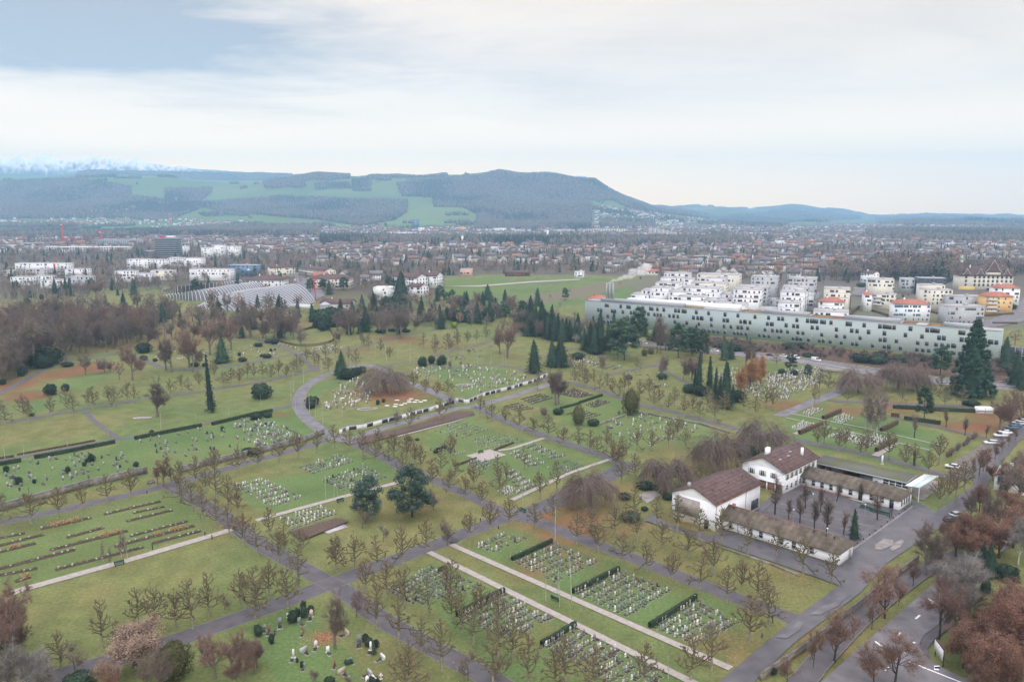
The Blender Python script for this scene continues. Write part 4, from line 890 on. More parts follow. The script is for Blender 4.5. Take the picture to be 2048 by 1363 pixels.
plot('C3',[(-60,600),(20,565),(190,680),(60,720)],5,9,.9,'white',sc=.9,name='white plot left of the weeping beech')
plot('C3',[(280,550),(460,480),(560,520),(420,580)],4,9,.85,'grey',sc=.9,name='plot right behind the weeping beech')
plot('C3',[(-120,730),(-20,700),(80,720),(-30,770)],4,6,.85,'white',sc=.9,name='white plot by the pale path')
scat('B2',[(520,960),(650,830),(800,760),(870,830),(900,980),(700,1040),(540,1040)],75,'white','round lawn of graves',1.15)
scat('B2',[(830,860),(950,870),(960,960),(840,960)],8,'white','round lawn of graves',1.15)
scat('B2',[(1230,720),(1500,690),(1750,690),(2048,740),(2040,830),(1800,900),(1560,900),(1640,820),(1350,800)],120,'white','lawn right of the round lawn',1.1)
scat('B3',[(0,730),(140,790),(100,830),(0,850)],16,'white','lawn right of the round lawn',1.1)
scat('B3',[(440,680),(560,590),(690,610),(640,680),(480,700)],40,'white','lawn by the fir grove',1.)
scat('C3',[(690,190),(1000,120),(1250,140),(1480,220),(1400,300),(1200,330),(950,420),(900,330)],55,'white','scattered grave lawn',1.15)
scat('C1',[(0,520),(300,480),(900,380),(1120,560),(700,640),(20,760)],75,'grey','walled grave lawn at left',1.05)
scat('C1',[(1090,330),(1600,230),(1800,220),(1850,400),(1400,470),(1250,440)],42,'grey','upper walled grave lawn',1.05)
scat('C1',[(1850,180),(2048,140),(2400,250),(2440,330),(2100,380),(1870,300)],150,'mix','crowded end of the upper grave lawn',1.)
scat('B1',[(1180,600),(1350,560),(1700,580),(2040,520),(2030,620),(1850,650),(1500,650),(1250,640)],60,'white','fenced graves at upper left',.95)
scat('B2',[(0,560),(160,550),(180,600),(60,640),(0,640)],16,'white','fenced graves at upper left',1.);scat('B2',[(170,515),(230,510),(380,560),(340,575)],26,'mix','graves below the mound',.9)
plot('B2',[(450,550),(590,525),(720,530),(580,565)],4,16,.9,'white',sc=.9,name='small white plot below the mound')
scat('B2',[(1450,600),(1900,520),(1900,600),(1560,650)],26,'grey','lawn above the yew bushes',1.)
plot('B3',[(610,690),(700,665),(880,690),(800,715)],4,16,.8,'mix',sc=.9,name='plot left of the motorway path');plot('B3',[(790,640),(900,590),(960,570),(860,640)],4,9,.7,'grey',sc=.9,name='plot by the motorway wall')
scat('B3',[(900,720),(1060,730),(1250,790),(1300,850),(1150,860),(950,760)],14,'mix','lawn left of the orange larch',1.)
scat('B4',[(0,760),(200,700),(460,700),(430,800),(300,880),(150,960),(0,920)],330,'white','pale grave field by the motorway',1.)
scat('B3',[(1560,760),(1800,700),(2048,720),(2048,930),(1850,960),(1600,900)],220,'white','pale grave field by the motorway',1.)
for c_,r_,p_ in [([(275,110),(385,60),(440,75),(320,128)],3,9),([(515,155),(610,115),(680,145),(570,190)],4,9),([(185,230),(290,170),(370,200),(240,250)],4,10),([(480,300),(640,250),(700,280),(640,320)],4,11),([(640,330),(860,270),(960,320),(760,380)],5,14)]: plot('C4',c_,r_,p_,.9,'allwhite',sc=.95,name='white cross plot')
plot('C4',[(-30,15),(20,0),(30,30),(0,40)],1,1,0)
def gspot(t,x,y,s,c,sc,rz,nm='front gravestone lawn'):
    P=G(*T(t,x,y));GR.append((P[0],P[1],rz,s,c,nm,0,sc))
for x,y,s,c,k,r in [(190,900,'square','grey',1.5,.3),(345,890,'square','greenish grey',1.3,.9),(443,838,'rounded','sandy',1.5,0),(380,1118,'wide','pale grey',1.3,.9),(480,1080,'rounded','white',1.3,0),(300,1165,'slender','white',1.3,0),(575,1120,'square','white',1.2,.5),
(728,980,'wide','sandy',1.3,-.9),(824,1045,'square','grey',1.7,.2),(745,1200,'wide','greenish grey',1.,.9),(685,1290,'wide','sandy',1.35,.9),(1015,1175,'wide','white',1.25,-.9),(912,1300,'wide','pale grey',1.2,-.9),(918,1105,'slender','white',1.3,0),(385,1245,'square','grey',1.,0),(105,960,'slender','reddish',1.2,0),(378,970,'cross','reddish',1.2,0),(630,1230,'slender','reddish',1.,0),
(945,1350,'wide','white',1.2,-.9),(890,1362,'rounded','white',1.2,0),(1000,1340,'cross','white',1.,0),(255,840,'square','white',.9,.8),(150,985,'cross','dark',1.,0),(70,940,'square','grey',1.1,.2)]: gspot('D2',x,y,s,c,k,r)
# flat white markers on the round lawn
for x,y in [(768,965),(816,962),(690,943),(1048,1003),(1112,1010),(1118,993),(1162,998),(1190,987),(1225,976),(1225,963),(1240,949),(1270,975),(1285,960),(1316,973),(1350,962),(1128,960)]:
    P=G(*T('B2',x,y));o=mkobj('flat_marker',SM.setdefault('flat',MB().box(-.9,.9,-.6,.6,0,.12,m='stone_white').mesh('flat_marker')),None,loc=tuple(P),rz=R.uniform(-.2,.2));o['category']='grave marker';o['group']='flat white grave slabs on the round lawn';rec(o,'flat white grave slab',*T('B2',x,y))
GR.sort(key=lambda g:g[0]**2+g[1]**2)
vis=[g for g in GR if 2<proj(g[0],g[1],.8)[1]<1361 and 0<proj(g[0],g[1],.8)[0]<2048]
rows_={}
for g in vis[:300]:
    o=mkobj('gravestone',slabmesh(g[3],g[4]),None,loc=(g[0],g[1],.0),rz=g[2],sc=g[7]);mkobj('planting_bed',BEDM[int(R.integers(6))],o)
    o['category']='gravestone';o['group']='gravestones in rows on the cemetery lawns';rows_.setdefault((g[3],g[4],g[5],g[6]),[]).append((proj(g[0],g[1],0)[0],o))
for (s,c,p,r),l in rows_.items():
    l.sort(key=lambda a:a[0])
    for i_,(x,o) in enumerate(l):
        rw=f"{ordn(r+1)} row, " if 'lawn' not in p else ''
        o['label']=f"{c} {s} gravestone, {rw}{p}" if len(l)==1 else f"{ordn(i_+1)} {c} {s} gravestone from left, {rw}{p}"
mb=MB();rest=vis[300:]
for s in ('rounded','square','slender','cross','wide'):
    for c in GC:
        L_=[g for g in rest if g[3]==s and g[4]==c]
        if not L_:continue
        sm=slab(s,'stone_'+c.replace(' ','_'));V=np.concatenate(sm.v);q=np.concatenate(sm.q);t=np.concatenate(sm.t) if sm.t else None
        scatter(mb,V,t,[(g[0],g[1],float(Hh(g[0],g[1]))) for g in L_],[g[7] for g in L_],np.array([g[2] for g in L_]),'stone_'+c.replace(' ','_'),q=q)
for i_ in range(4):
    L_=[g for k,g in enumerate(rest) if k%4==i_]
    bm=bedmb(i_)
    off=0
    for name_ in bm.ms:
        k=bm.ms.index(name_)
        qs=[q[mi==k] for q,mi in zip(bm.q,bm.qm)];ts=[q[mi==k] for q,mi in zip(bm.t,bm.tm)];V=np.concatenate(bm.v);q=np.concatenate(qs) if qs else None;t=np.concatenate(ts) if ts else None
        used=np.unique(np.concatenate([q.ravel() if q is not None else [],t.ravel() if t is not None else []]).astype(int));rm=np.zeros(len(V),int);rm[used]=np.arange(len(used))
        scatter(mb,V[used],rm[t] if t is not None and len(t) else None,[(g[0],g[1],float(Hh(g[0],g[1]))) for g in L_],[g[7] for g in L_],np.array([g[2] for g in L_]),name_,q=rm[q] if q is not None and len(q) else None)
o=mb.build('distant_gravestones');tag(o,'rows and clusters of smaller gravestones farther up the cemetery','gravestones',kind='stuff')
print('graves',len(GR),len(vis))
# burial section with white tables (front of bright lawn): red-brown edging and grey slab
o=sheet('planting_soil',Tp('C2',[(270,1060),(640,950),(750,975),(370,1130)]),'soil')
o=mkobj('grave_cover',MB().box(0,6,0,2.2,0,.2,m='stone_pale_grey').mesh('grave_cover'),None,loc=tuple(G(*T('C2',575,1068))),rz=math.radians(44));tag(o,'grey metal covered grave slab in the newest burial row','grave cover')
def basin(t,x,y,rx,ry,label):
    P=G(*T(t,x,y));mb=MB();n=20
    for k in range(n):
        a,b=k/n*6.283,(k+1)/n*6.283;mb.seg([(rx*math.cos(a),ry*math.sin(a),.2)],[(rx*math.cos(b),ry*math.sin(b),.2)],.22,.22,k=4,m='pale_stone')
    o=mkobj('stone_basin',mb.mesh('stone_basin'),None,loc=tuple(P),rz=.2);tag(o,label,'basin')
    MB().add([(rx*math.cos(k/n*6.283),ry*math.sin(k/n*6.283),.1) for k in range(n)],t=[(0,k,k+1) for k in range(1,n-1)],m='soil').build('basin_bed',o)
basin('B2',890,1033,4,1.6,'oval stone ring on the round lawn');basin('B2',1670,840,4.2,1.8,'oval stone ring left of the pale saplings');basin('B1',1140,1105,3.4,1.,'grey rectangular stone ring under the big bare tree')
# ---------------------------------------------------------------- trees placed where they stand
FC='pollard'
plants(FC,'B1',[(0,1125),(45,1165),(190,1100),(232,1135),(410,1100),(585,1070),(540,1035),(708,1010),(745,1032),(870,985),(915,1015),(1020,960),(1075,985),(1375,940),(1450,880),(1515,912),(1595,862),(1715,795),(1790,852),(1850,820),(1918,842),(1980,790),(2035,800)])
plants(FC,'B2',[(57,785),(120,810),(180,765),(242,790),(298,760),(360,720),(330,740),(405,662),(470,680),(500,690),(580,735),(1262,880),(1352,915),(1445,940),(1538,925),(1545,590),(1610,545),(800,690),(1000,600),(1070,640),(1340,545),(1430,550),(1535,520),(1610,505),(1690,515),(1765,500),(1840,490),(1560,560),(1440,600),(745,650),(900,560),(560,640),(640,620)])
plants(FC,'C1',[(0,975),(250,985),(465,935),(668,880),(860,830),(1050,785),(1727,610),(1903,580),(1450,830),(1540,890),(1630,965),(1730,1025),(1840,1100),(1948,1172),(1565,690),(1650,740),(1730,790),(1830,860),(1910,930),(1440,690)])
plants(FC,'C2',[(20,540),(185,495),(337,460),(488,420),(752,400),(857,450),(990,410),(1100,460),(958,500),(1065,540),(1175,600),(1413,700),(1545,755),(1675,800),(1810,855),(1320,560),(1480,600),(1590,650),(1740,700),(1950,760),(1560,470),(1240,215),(1470,155),(1790,120),(1890,165),(1998,205),(110,1105),(230,1180),(360,1250),(12,1240),(183,1310),(640,1340),(1360,1245),(1170,1320),(1705,1115),(1870,1055),(2025,995),(975,1372),(1000,420),(1210,470),(1270,520)])
plant(FC,*T('C2',632,382),top=T('C2',0,185)[1],var=4);plant(FC,*T('C2',1240,218),top=T('C2',0,20)[1],var=4)
plants(FC,'D2',[(107,670),(255,770),(0,860),(645,475),(790,450),(885,640),(1045,690),(965,950),(1140,1052),(1318,1155),(1490,1265),(1195,760),(1380,820),(1565,885),(1740,1050),(1940,1150),(1810,860),(1950,930),(335,590),(1650,960),(1550,700),(1200,1480),(1230,1290+110),(1900,1420)])
plants(FC,'D1',[(495,1255),(820,1090),(1105,905),(1240,950),(1410,930),(1545,930),(1670,840),(1920,755),(2045,790)])
plants('bare_small','D1',[(930,1020,900),(1800,780,650),(600,1280,1000)]);plants('bare_small','D2',[(805,845,570),(1915,1330,1130),(1700,1350,1040),(480,1363,1230),(740,1390,1290)])
plants(FC,'D3',[(180,135),(515,265),(640,205),(690,325),(820,185),(880,410),(1000,240),(1075,485),(1195,290),(1280,560),(1320,165),(1160,115),(1405,370),(1495,645),(1495,220),(1615,510),(1670,272),(1718,730),(1835,640),(1885,350),(1430,1345),(130,1400),(340,1420),(640,1440),(1960,720),(2030,780),(1050,1420),(-100,1300),(0,1200),(430,1400)])
plant(FC,*T('D3',1595,1265),top=T('D3',0,885)[1],var=0);plant(FC,*T('D3',1900,1040),top=T('D3',0,640)[1],var=1,w=1.15)
plants(FC,'D4',[(70,362),(280,500),(505,578),(5,935),(-60,780)],var=0)
plants(FC,'C3',[(57,245),(175,290),(290,320),(410,368),(535,402),(620,420),(672,450),(760,400),(805,520),(875,660),(885,500),(988,625),(1000,400),(1110,400),(1320,300),(1385,390),(228,790),(265,800),(360,740),(325,970),(975,940),(1160,1010),(-120,640),(-40,690),(100,560),(1500,700),(1600,720),(850,540),(1250,380),(1560,640)])
plants(FC,'B3',[(500,845),(600,870),(700,905),(805,937),(900,900),(1020,950),(1135,1030),(1250,1055),(1375,1092),(1000,725),(725,750),(205,880),(1500,1100),(930,880),(580,830),(660,850),(760,870),(860,930),(1180,1000),(1300,1010),(1440,1060),(1100,940),(1560,1040),(1700,1080),(1850,1062),(1950,1100),(2030,1020),(1620,1130),(470,740),(560,760)])
plants(FC,'B4',[(40,1040),(372,1000),(635,1000),(480,900),(410,880),(65,690),(1070,980),(1410,1010),(1545,1012),(1180,900),(1300,960),(1480,930),(1240,870),(1380,880)])
plants(FC,'C4',[(395,375),(447,350),(565,415),(615,390),(735,460),(783,430),(968,470),(1100,550),(1285,600),(1365,500),(1370,860),(1440,820),(1505,770),(1570,715)],var=1);plant('pollard_ivy',*T('C4',1170,522))
plants('court','C4',w=1.3,L=[(55,915,590),(165,960,770),(255,985,720),(370,1040,760),(465,1080,740),(550,810,640),(605,1075,860),(740,810,640),(875,960,700),(300,870,640),(420,900,680),(1425,215,60),(1575,280,120),(1745,300,180),(1170,300,90)],dmin=1.)
plant('spruce_mid',*T('C4',690,1108),top=T('C4',0,860)[1],w=.7)
plants('bare_small','B3',[(1190,770,640)]);plants('bare_small','C2',[(850,1025,830),(1420,880,700),(1530,1165,930),(1018,1130,960)]);plants('bare_small','B2',[(845,520,400),(360,530,330),(1560,1020,900),(1120,1150,1030)])
plants('sapling_russet','C4',[(1690,600,370,1.5),(1750,560,360,1.4),(1815,480,320,1.5),(1870,420,285,1.5),(1925,370,260,1.4),(1980,320,220,1.5),(1640,640,440),(1720,570,380,1.3)])
plants('birch_pole','B2',[(280,970,800),(300,900,680),(320,1080,935),(370,1140,1040),(400,1020,850),(380,830,690),(430,1060,900),(432,870,760),(475,1115,960),(537,1160,1000),(530,770,640),(518,740,620),(598,770,680),(755,690,560),(850,680,560),(950,620,500),(1045,660,490),(1135,640,470),(1232,660,480),(1305,650,540),(1440,630,520),(1550,665,540),(1655,665,520),(1540,650,500),(1775,680,560),(1765,660,540),(1878,690,560),(1975,690,550),(2003,685,560),(1835,870,720),(1805,840,710),(1885,860,700),(1905,850,720),(40,1000,920),(690,1090,960)],dmin=.8)
plants('birch_pole','C1',[(40,470,330),(190,440,310),(540,370,250),(868,300,200),(990,285,180),(1288,230,100),(1568,170,90),(1833,120,20)]);plants('birch_pole','C2',[(557,800,600),(622,810,650),(655,775,640),(717,800,650),(1773,440,290),(1842,400,310),(1908,445,300),(470,1310,1225)],dmin=.8)
plants('birch_pole','D3',[(270,720,500),(380,765,560),(475,725,380),(365,660,430),(1250,1340,1140)],dmin=.8);plants('birch_pole','D4',[(155,620,480)],dmin=.8);plants('birch_pole','C3',[(345,1120,850),(90,840,660),(1310,350,230),(1420,340,230)])
plants('birch','C1',[(825,1285,1100,.8),(885,1330,1150,.8),(970,1260,1010,.9),(1022,1260,1050,.9)],dmin=.8);plants('birch','B4',[(780,1200,840,1.3),(820,1205,860,1.1),(868,1230,850,1.2),(895,1190,840,1.1)],dmin=1)
plants('bare','D2',[(630,1090,560,.8)]);plants('bare_small','D1',[(1220,1040,810)])
# conifers and evergreens
plants('slim','B1',[(1690,1055,590)])
plants('spruce','B3',[(260,430,230),(340,480,270),(400,490,300),(470,480,310),(180,420,200),(540,500,350),(150,380,120),(240,440,160,.9),(310,450,190,.9),(120,390,230),(290,470,250,.8),(370,470,260,.9),(430,480,290,.9),(500,490,320,.9),(200,450,260),(620,570,330,.9),(700,585,240,.9),(810,540,230,.6),(770,560,330,.7),(180,740,470,1.1),(330,690,480,1.3),(390,690,460,1.4),(660,590,340),(580,560,380)],dmin=2)
plants('columnar','B3',[(1490,890,560,1.1),(1580,880,600),(1620,965,690,1.2),(1690,980,640,1.2),(1720,1030,650,1.2),(1650,990,760,1.3),(1460,870,700),(1760,990,830,1.2)],dmin=1)
plants('pine','B3',[(900,640,300,1.),(840,600,330,.9),(1010,520,210,.75),(1330,620,340,.9),(1440,600,370,.9),(1520,640,390,.8),(1960,600,0)] [:6]);plants('pine','A3',[(430,1240,1140,.9),(1270,1010,890)][:1])
plants('spruce_mid','B3',[(1700,640,440,.9),(1750,630,470,.9),(1250,1090,0)][:2]);plants('larch','B3',[(1900,880,590,.9),(1990,850,580,.9),(1830,900,680,.9)])
plants('yew_big','B3',[(950,1075,875,.8),(530,1160,1000,.75),(1060,605,550,1),(1110,590,545,1.2)]);plants('shrub','B3',[(530,630,580),(935,790,760),(370,1070,1025),(650,1160,1110),(580,830,800),(1200,790,745),(1150,860,840)])
plants('laurel','B3',[(1420,900,830),(1500,920,840),(1800,970,880)]);plants('brown_bush','B3',[(1200,760,590,.8),(1370,800,590,.9),(740,700,590),(270,1100,1000),(850,1060+20,1040)])
plants('bare','B3',[(350,1000,660,.9),(375,990,690,.8),(1160,580,250,.5),(1190,590,260,.5),(1230,560,360),(1870,700,450),(1950,800,600)]);plants('bare_red','B3',[(200,440,310),(510,520,420),(1880,480,440),(1440,800,590),(1640,560,440)])
plants('sequoia','B4',[(1625,925,305,.98)]);plants('pine','B4',[(1700,900,690,.8)]);plants('pine','C4',[(1250,160,-110,.75)]);plants('pine','B4',[(175,725,590,1.),(315,780,670,1.1)]);plants('laurel','B4',[(1640,1005,960,1.5),(1580,1000,960),(210,760,720),(110,750,710),(1810,900,870)])
plants('weep','B4',[(730,900,650,1.),(1040,880,610,1.),(1190,880,650,.75)],dmin=3);plants('weep','C3',[(620,840,480,.95),(1240,715,365,.95),(1640,560,175,.9),(2000,410,95,.85),(-0,0,0)][:4],dmin=3)
plants('weep','B2',[(1030,890,630,1.1)]);plants('bare','B2',[(160,480,190,.9),(745,445,160,.9),(1130,440,150,1.1),(1165,465,190,1.1),(365,530,330,.8)]);plants('bare_red','B2',[(2010,620,280,.85),(1950,590,330,.7),(1480,390,180,.6),(1400,350,200),(1250,330,180),(1310,330,220),(1560,340,150),(1700,330,200),(1840,330,220),(1650,310,230),(1780,310,180),(930,380,250),(860,380,230),(640,490,400,1.1),(590,330,200),(450,330,190)])
plants('spruce','B2',[(690,785,560,1.),(650,760,640,.9),(1155,170,-80,1.3),(970,330,200),(1310,340,220,1.2),(1240,250,160),(1450,170,50,.8),(1880,330,180),(1820,300,180),(1850,160,30,1.3),(235,230,160),(1470,270,190)]);plants('bright_bush','B2',[(1585,385,330)])
plants('laurel','B2',[(740,790,705),(800,760,700),(850,740,690),(440,1022,965),(60,615,590,1.6),(90,620,590,1.6),(20,530,500,1.6),(110,500,470,1.8),(150,510,470),(1000,420,390,2),(1090,410,385,2),(1200,415,390,2),(545,400,320),(590,285,600)][:13]);plants('yew','B2',[(1330,690,612),(1405,668,605),(1470,680,618),(1492,672,600),(975,995,955),(1020,975,945),(1695,570,555)],dmin=.8)
plants('laurel','A2',[(560,1140,1090),(600,1130,1080)]);plants('laurel','B2',[(40,945,825,.85)]);plants('yew','B2',[(120,570,545),(150,565,545),(2010,620,0)][:2])
plants('yew','B1',[(1915,605,575)]);plants('laurel','B1',[(405,918,830,.8),(525,885,828,.8)])
plants('spruce_mid','B1',[(1780,660,445,1.3)]);plants('laurel','B1',[(175,765,690,.8),(540,690,655,1.7),(290,690,560),(400,670,540),(340,700,600),(1150,580,500),(1150,640,600),(1240,650,625),(1940,650,615,1.3),(1740,670,640,1.2),(1560,690,655,1.3),(1640,690,660),(25,835,790,.7),(255,1085,1060)])
plants('bare','B1',[(685,755,560,.8),(1260,1090,740,1.),(530,660,220,.8),(1330,720,400,.7),(1375,735,390,.75),(1400,300,140),(1330,310,170),(2000,465,140,.9),(1890,450,240),(1180,560,200),(270,700,200)])
plants('bare_red','B1',[(1060,800,470,.8),(955,795,640,.4),(1515,700,370,.9),(1545,735,400,.9),(1680,600,255,.9),(1850,560,260,.9),(380,670,170),(1480,560,380)]);plants('brown_bush','B1',[(840,740,610,1.2),(880,735,640)]);plants('pine','B1',[(1690,250,115,.6),(1750,270,170,.8)]);plants('bare_small','B1',[(760,1035,960)])
# wood at the left
WOOD=[(-60,430),(200,330),(700,300),(1150,400),(1160,520),(1000,560),(700,600),(480,640),(250,720),(90,800),(-100,860)];Wd=np.array(Tp('B1',WOOD));k=0
while k<210:
    x,y=R.uniform(-25,290),R.uniform(635,775)
    if inpoly(Wd,np.array([x]),np.array([y]))[0]:
        P=G(x,y);plant(R.choice(['bare','bare','bare_red']),x,y,h=R.uniform(15,21),w=R.uniform(.75,1.),dmin=3);k+=1
for x,y,tp in [(130,250,160),(380,330,230),(80,300,180),(220,240,170),(480,150,90),(440,250,100),(330,260,150),(180,330,180),(560,420,200),(640,430,190),(800,430,190),(900,420,180),(980,430,200),(1060,420,160),(1140,430,170),(1230,400,180),(300,400,180),(1380,350,160),(1540,330,180),(1600,320,180),(680,380,190),(30,330,180)]:
    plant('bare_red' if (x//10)%3 else 'bare',*T('B1',x,y),top=T('B1',0,tp)[1],w=.95)
for k in range(130):
    x=R.uniform(500,1290) if k<100 else R.uniform(0,520);y=145-(x-520)*.1+R.uniform(-22,4) if k<100 else R.uniform(90,190)
    plant('birch',*T('B1',x,y),h=R.uniform(11,15),dmin=2)
plants('bare_red','B1',[(640,145,60),(700,150,70),(770,150,-20),(560,130,20),(430,160,100)]);plants('pine','B1',[(250,160,80),(340,170,110)])
k=0
while k<130:
    x,y=R.uniform(140,600),R.uniform(612,682)
    plant(R.choice(['bare','bare','bare_red']),x,y,h=R.uniform(11,17),w=.95,dmin=4);k+=1
MW=np.array([(640,655),(700,628),(760,612),(900,600),(1000,612),(1070,640),(1060,668),(1000,652),(900,652),(800,668),(700,672)]);k=0
while k<190:
    x,y=R.uniform(640,1070),R.uniform(600,675)
    if inpoly(MW,np.array([x]),np.array([y]))[0]: plant(R.choice(['bare','bare_red','brown_bush','spruce','bare_small','laurel'],p=[.3,.25,.2,.08,.12,.05]),x,y,h=R.uniform(6,14),w=1.1,dmin=2.5);k+=1
k=0
while k<60:
    x,y=R.uniform(1040,1420),R.uniform(640,705)
    if y>640+(x-1040)*.14 and y<675+(x-1040)*.09: plant(R.choice(['bare','bare_red','brown_bush','spruce','bare_small'],p=[.3,.25,.2,.15,.1]),x,y,h=R.uniform(5,12),w=1.1,dmin=3);k+=1
# right hand thicket and avenue
plants('street','D4',[(933,850,390,1.2),(530,1200,760,1.15)],var=0);plants('street','D4',[(1370,1020,480,.9),(1385,1010,520,.8),(850,1400,1010,1.2),(1015,1380,930,1.1),(1160,600,380,.7),(1045,750,540,.6),(830,940,660,.6),(150,1380,1150),(360,1250,900,.5),(685,1020,850,.5),(1700,1500,1200)])
plants('bare','C4',[(1255,1400,960,1.),(1900,860,520,.8),(1780,1120,640,.5)])
plants('bare','C4',[(1900,760,430,1.),(2000,820,480,1.),(1620,960,700,.8),(1980,1080,760,1.),(1840,1040,740,.9),(2040,700,380)])
plants('russet','C4',[(1690,900,640),(1560,1180,880,1.1),(1700,1240,880,1.1),(1850,1260,900,1.1),(1960,1180,820,1.1),(1500,1260,980),(1640,1300,1020),(1800,640,500),(2030,980,740),(1950,900,700),(2000,600,400),(1420,1120,930),(1640,1170,850)],dmin=2.5)
plants('grey_thicket','D4',[(1480,760,330,1.3),(1560,800,300,1.3),(1650,700,330),(1500,900,500),(1420,760,380),(1600,640,330),(1960,300,-30),(2000,420,30),(1570,930,600,1.1),(1380,500,290)],dmin=1.5)
plants('russet','D4',[(1560,1250,860,1.1),(1650,1150,760,1.),(1700,1330,900),(1760,1180,680),(1820,1420,960),(1880,1250,650),(1950,1100,560),(2020,1320,800),(2040,1000,540),(1930,1500,1050),(1680,1450,1050),(1600,1420,1130),(1980,900,520),(1860,900,540),(2060,1180,640),(1800,1000,700),(1720,960,700)],dmin=1.5)
plants('bare_red','D4',[(1430,640,330,.9),(1500,1000,640,.9),(1340,420,140,.8),(1600,860,500,1.),(1240,300,60,.6)])
plants('spruce','D4',[(1700,480,240,.9),(1770,520,240,.9),(1900,560,420,1.3),(1980,560,440,1.3),(1740,640,500,1.4),(1680,1180,1000,1.2)],dmin=1.);plants('laurel','D4',[(1900,510,430,1.5),(1830,540,450,1.5),(30,1290,1240)])
plants('bare_red','B4',[(1850,1210,900,.9),(1940,1180,870,.9),(2020,1150,850,.9),(2040,880,760),(1980,840,720),(1780,880,800)]);plants('bare','B4',[(1700,820,700),(1960,700,560)])
plants('bare_red','D1',[(60,1363,600,.6),(-120,1150,560,.9),(40,1100,520,.8),(130,1230,760,.7),(-40,1330,760)],dmin=1.5);plants('grey_thicket','D1',[(200,1480,1080,1.2),(330,1500,1120,1.),(60,1500,1020)],dmin=1.5)
plants('fawn','D1',[(1080,1240,890,1.5),(880,1420,1150,1.)]);plants('yew_big','D1',[(1400,1330,1040,1.1)]);plants('russet','D1',[(900,1500,1230,.8)])
plants('bare_red','D1',[(1720,1330,950,.8),(1850,1290,920,.8),(1960,1420,1000,1.),(2040,1290,930,.9),(1640,1240,980,.7)],dmin=1.5);plants('bare','D1',[(1280,1460,1080,.9),(1180,1400,1130)]);plants('laurel','D1',[(640,1400,1290,1.4)])
plants('bare_red','D2',[(40,1330,960,.8),(10,1240,960)]);plants('yew','D2',[(295,882,785,.9),(330,842,768,.9),(380,782,708,.8),(385,842,755,.8),(440,812,745,.8),(875,1037,972,.8),(900,1072,1000,.9),(960,1082,1018,.8),(125,1052,968,.7),(20,992,910),(370,1242,1190,.7),(330,1202,1165,.7),(10,960,900)],dmin=.5);plants('spruce_mid','D2',[(945,1135,1045,1.1)])
plants('shrub','D2',[(940,1363,1320),(590,1363,1320),(640,1370,1330),(1500,460,435),(740,1210,1190)]);plants('shrub','C3',[(1060,705,650,1.3),(1130,715,675),(1205,745,715),(1245,790,745),(900,790,740),(945,960,895,1.3),(990,950,900,1.2),(1060,880,850),(1880,450,365)]);plants('yew','C1',[(50,575,520),(150,670,610),(275,665,628),(545,580,528),(675,525,490),(693,497,465),(733,490,430),(728,465,430),(1090,530,490),(1780,245,205),(960,535,520),(1215,275,235)],dmin=.5)
plants('shrub','C1',[(1980,430,380),(2030,440,385)]);plants('sapling_russet','C1',[(1310,690,440,1.7),(1265,680,470,1.3),(1370,660,480,1.4)],dmin=1);plants('brown_bush','B2',[(670,495,400,.9),(1560,700,640),(1640,680,650),(1700,690,660)]);plants('shrub','C2',[(1215,320,290),(1290,320,305),(1465,400,375),(1510,385,360),(1440,420,395),(450,30,-30),(0,150,100),(90,135,95)])
plants('pine_blue','C2',[(1250,930,545,.95),(895,940,620,.95)],var=0)
for k in range(14): x=1440+k*18;plant('brown_bush',*T('C4',x-10+k*0,470-(k*13)),h=2.6,dmin=.7)
# scrub slope below the long building
for k in range(250):
    t=R.random();x=1360+t*690;yb=672+t*60+R.uniform(2,22)
    plant('brown_bush' if k%12 else 'shrub',x,yb,h=R.uniform(2.4,4.6),w=1.2,dmin=1.)
for x,y,h in [(1150,640,7),(1165,660,8),(1200,665,9),(1100,600,6),(1120,615,5),(1075,612,6),(1140,585,4),(1240,570,4),(1215,568,3),(1250,690,9),(1390,690,8),(1500,700,8),(1790,745,7),(1880,750,7),(2010,730,8),(2030,690,10),(2000,700,8),(1040,640,7),(1010,610,10),(990,630,9),(960,640,9),(940,620,9),(920,650,10),(905,610,9),(880,600,9),(1035,665,8)]: plant(R.choice(['bare_red','bare']),x,y,h=h)

# yellow leaves lying on the grass
mat('leaf_litter',(.42,.32,.14),orand=0);mb=MB();rg=np.random.default_rng(3);PL_=[]
for (cx_,cy_,r_,n_) in [(1605,1165,9,260),(1450,1290,7,160),(1490,1275,6,120),(200,1015,14,260),(60,1050,12,200),(640,1280,4,380),(900,1320,9,160),(1640,1290,10,200),(1320,1120,14,160),(1130,1040,13,300),(1800,960,10,100),(790,790,14,500),(1580,1200,7,150)]:
    P=G(cx_,cy_);q=rg.normal(size=(n_,2))*r_*.5;PL_+= [(P[0]+a,P[1]+b,.05) for a,b in q]
mb.leaves(np.array(PL_),rg.uniform(.07,.2,len(PL_)),m='leaf_litter',flat=.9,rng=rg);tag(mb.build('fallen_leaves'),'yellow leaves scattered on the lawns','leaves',kind='stuff')
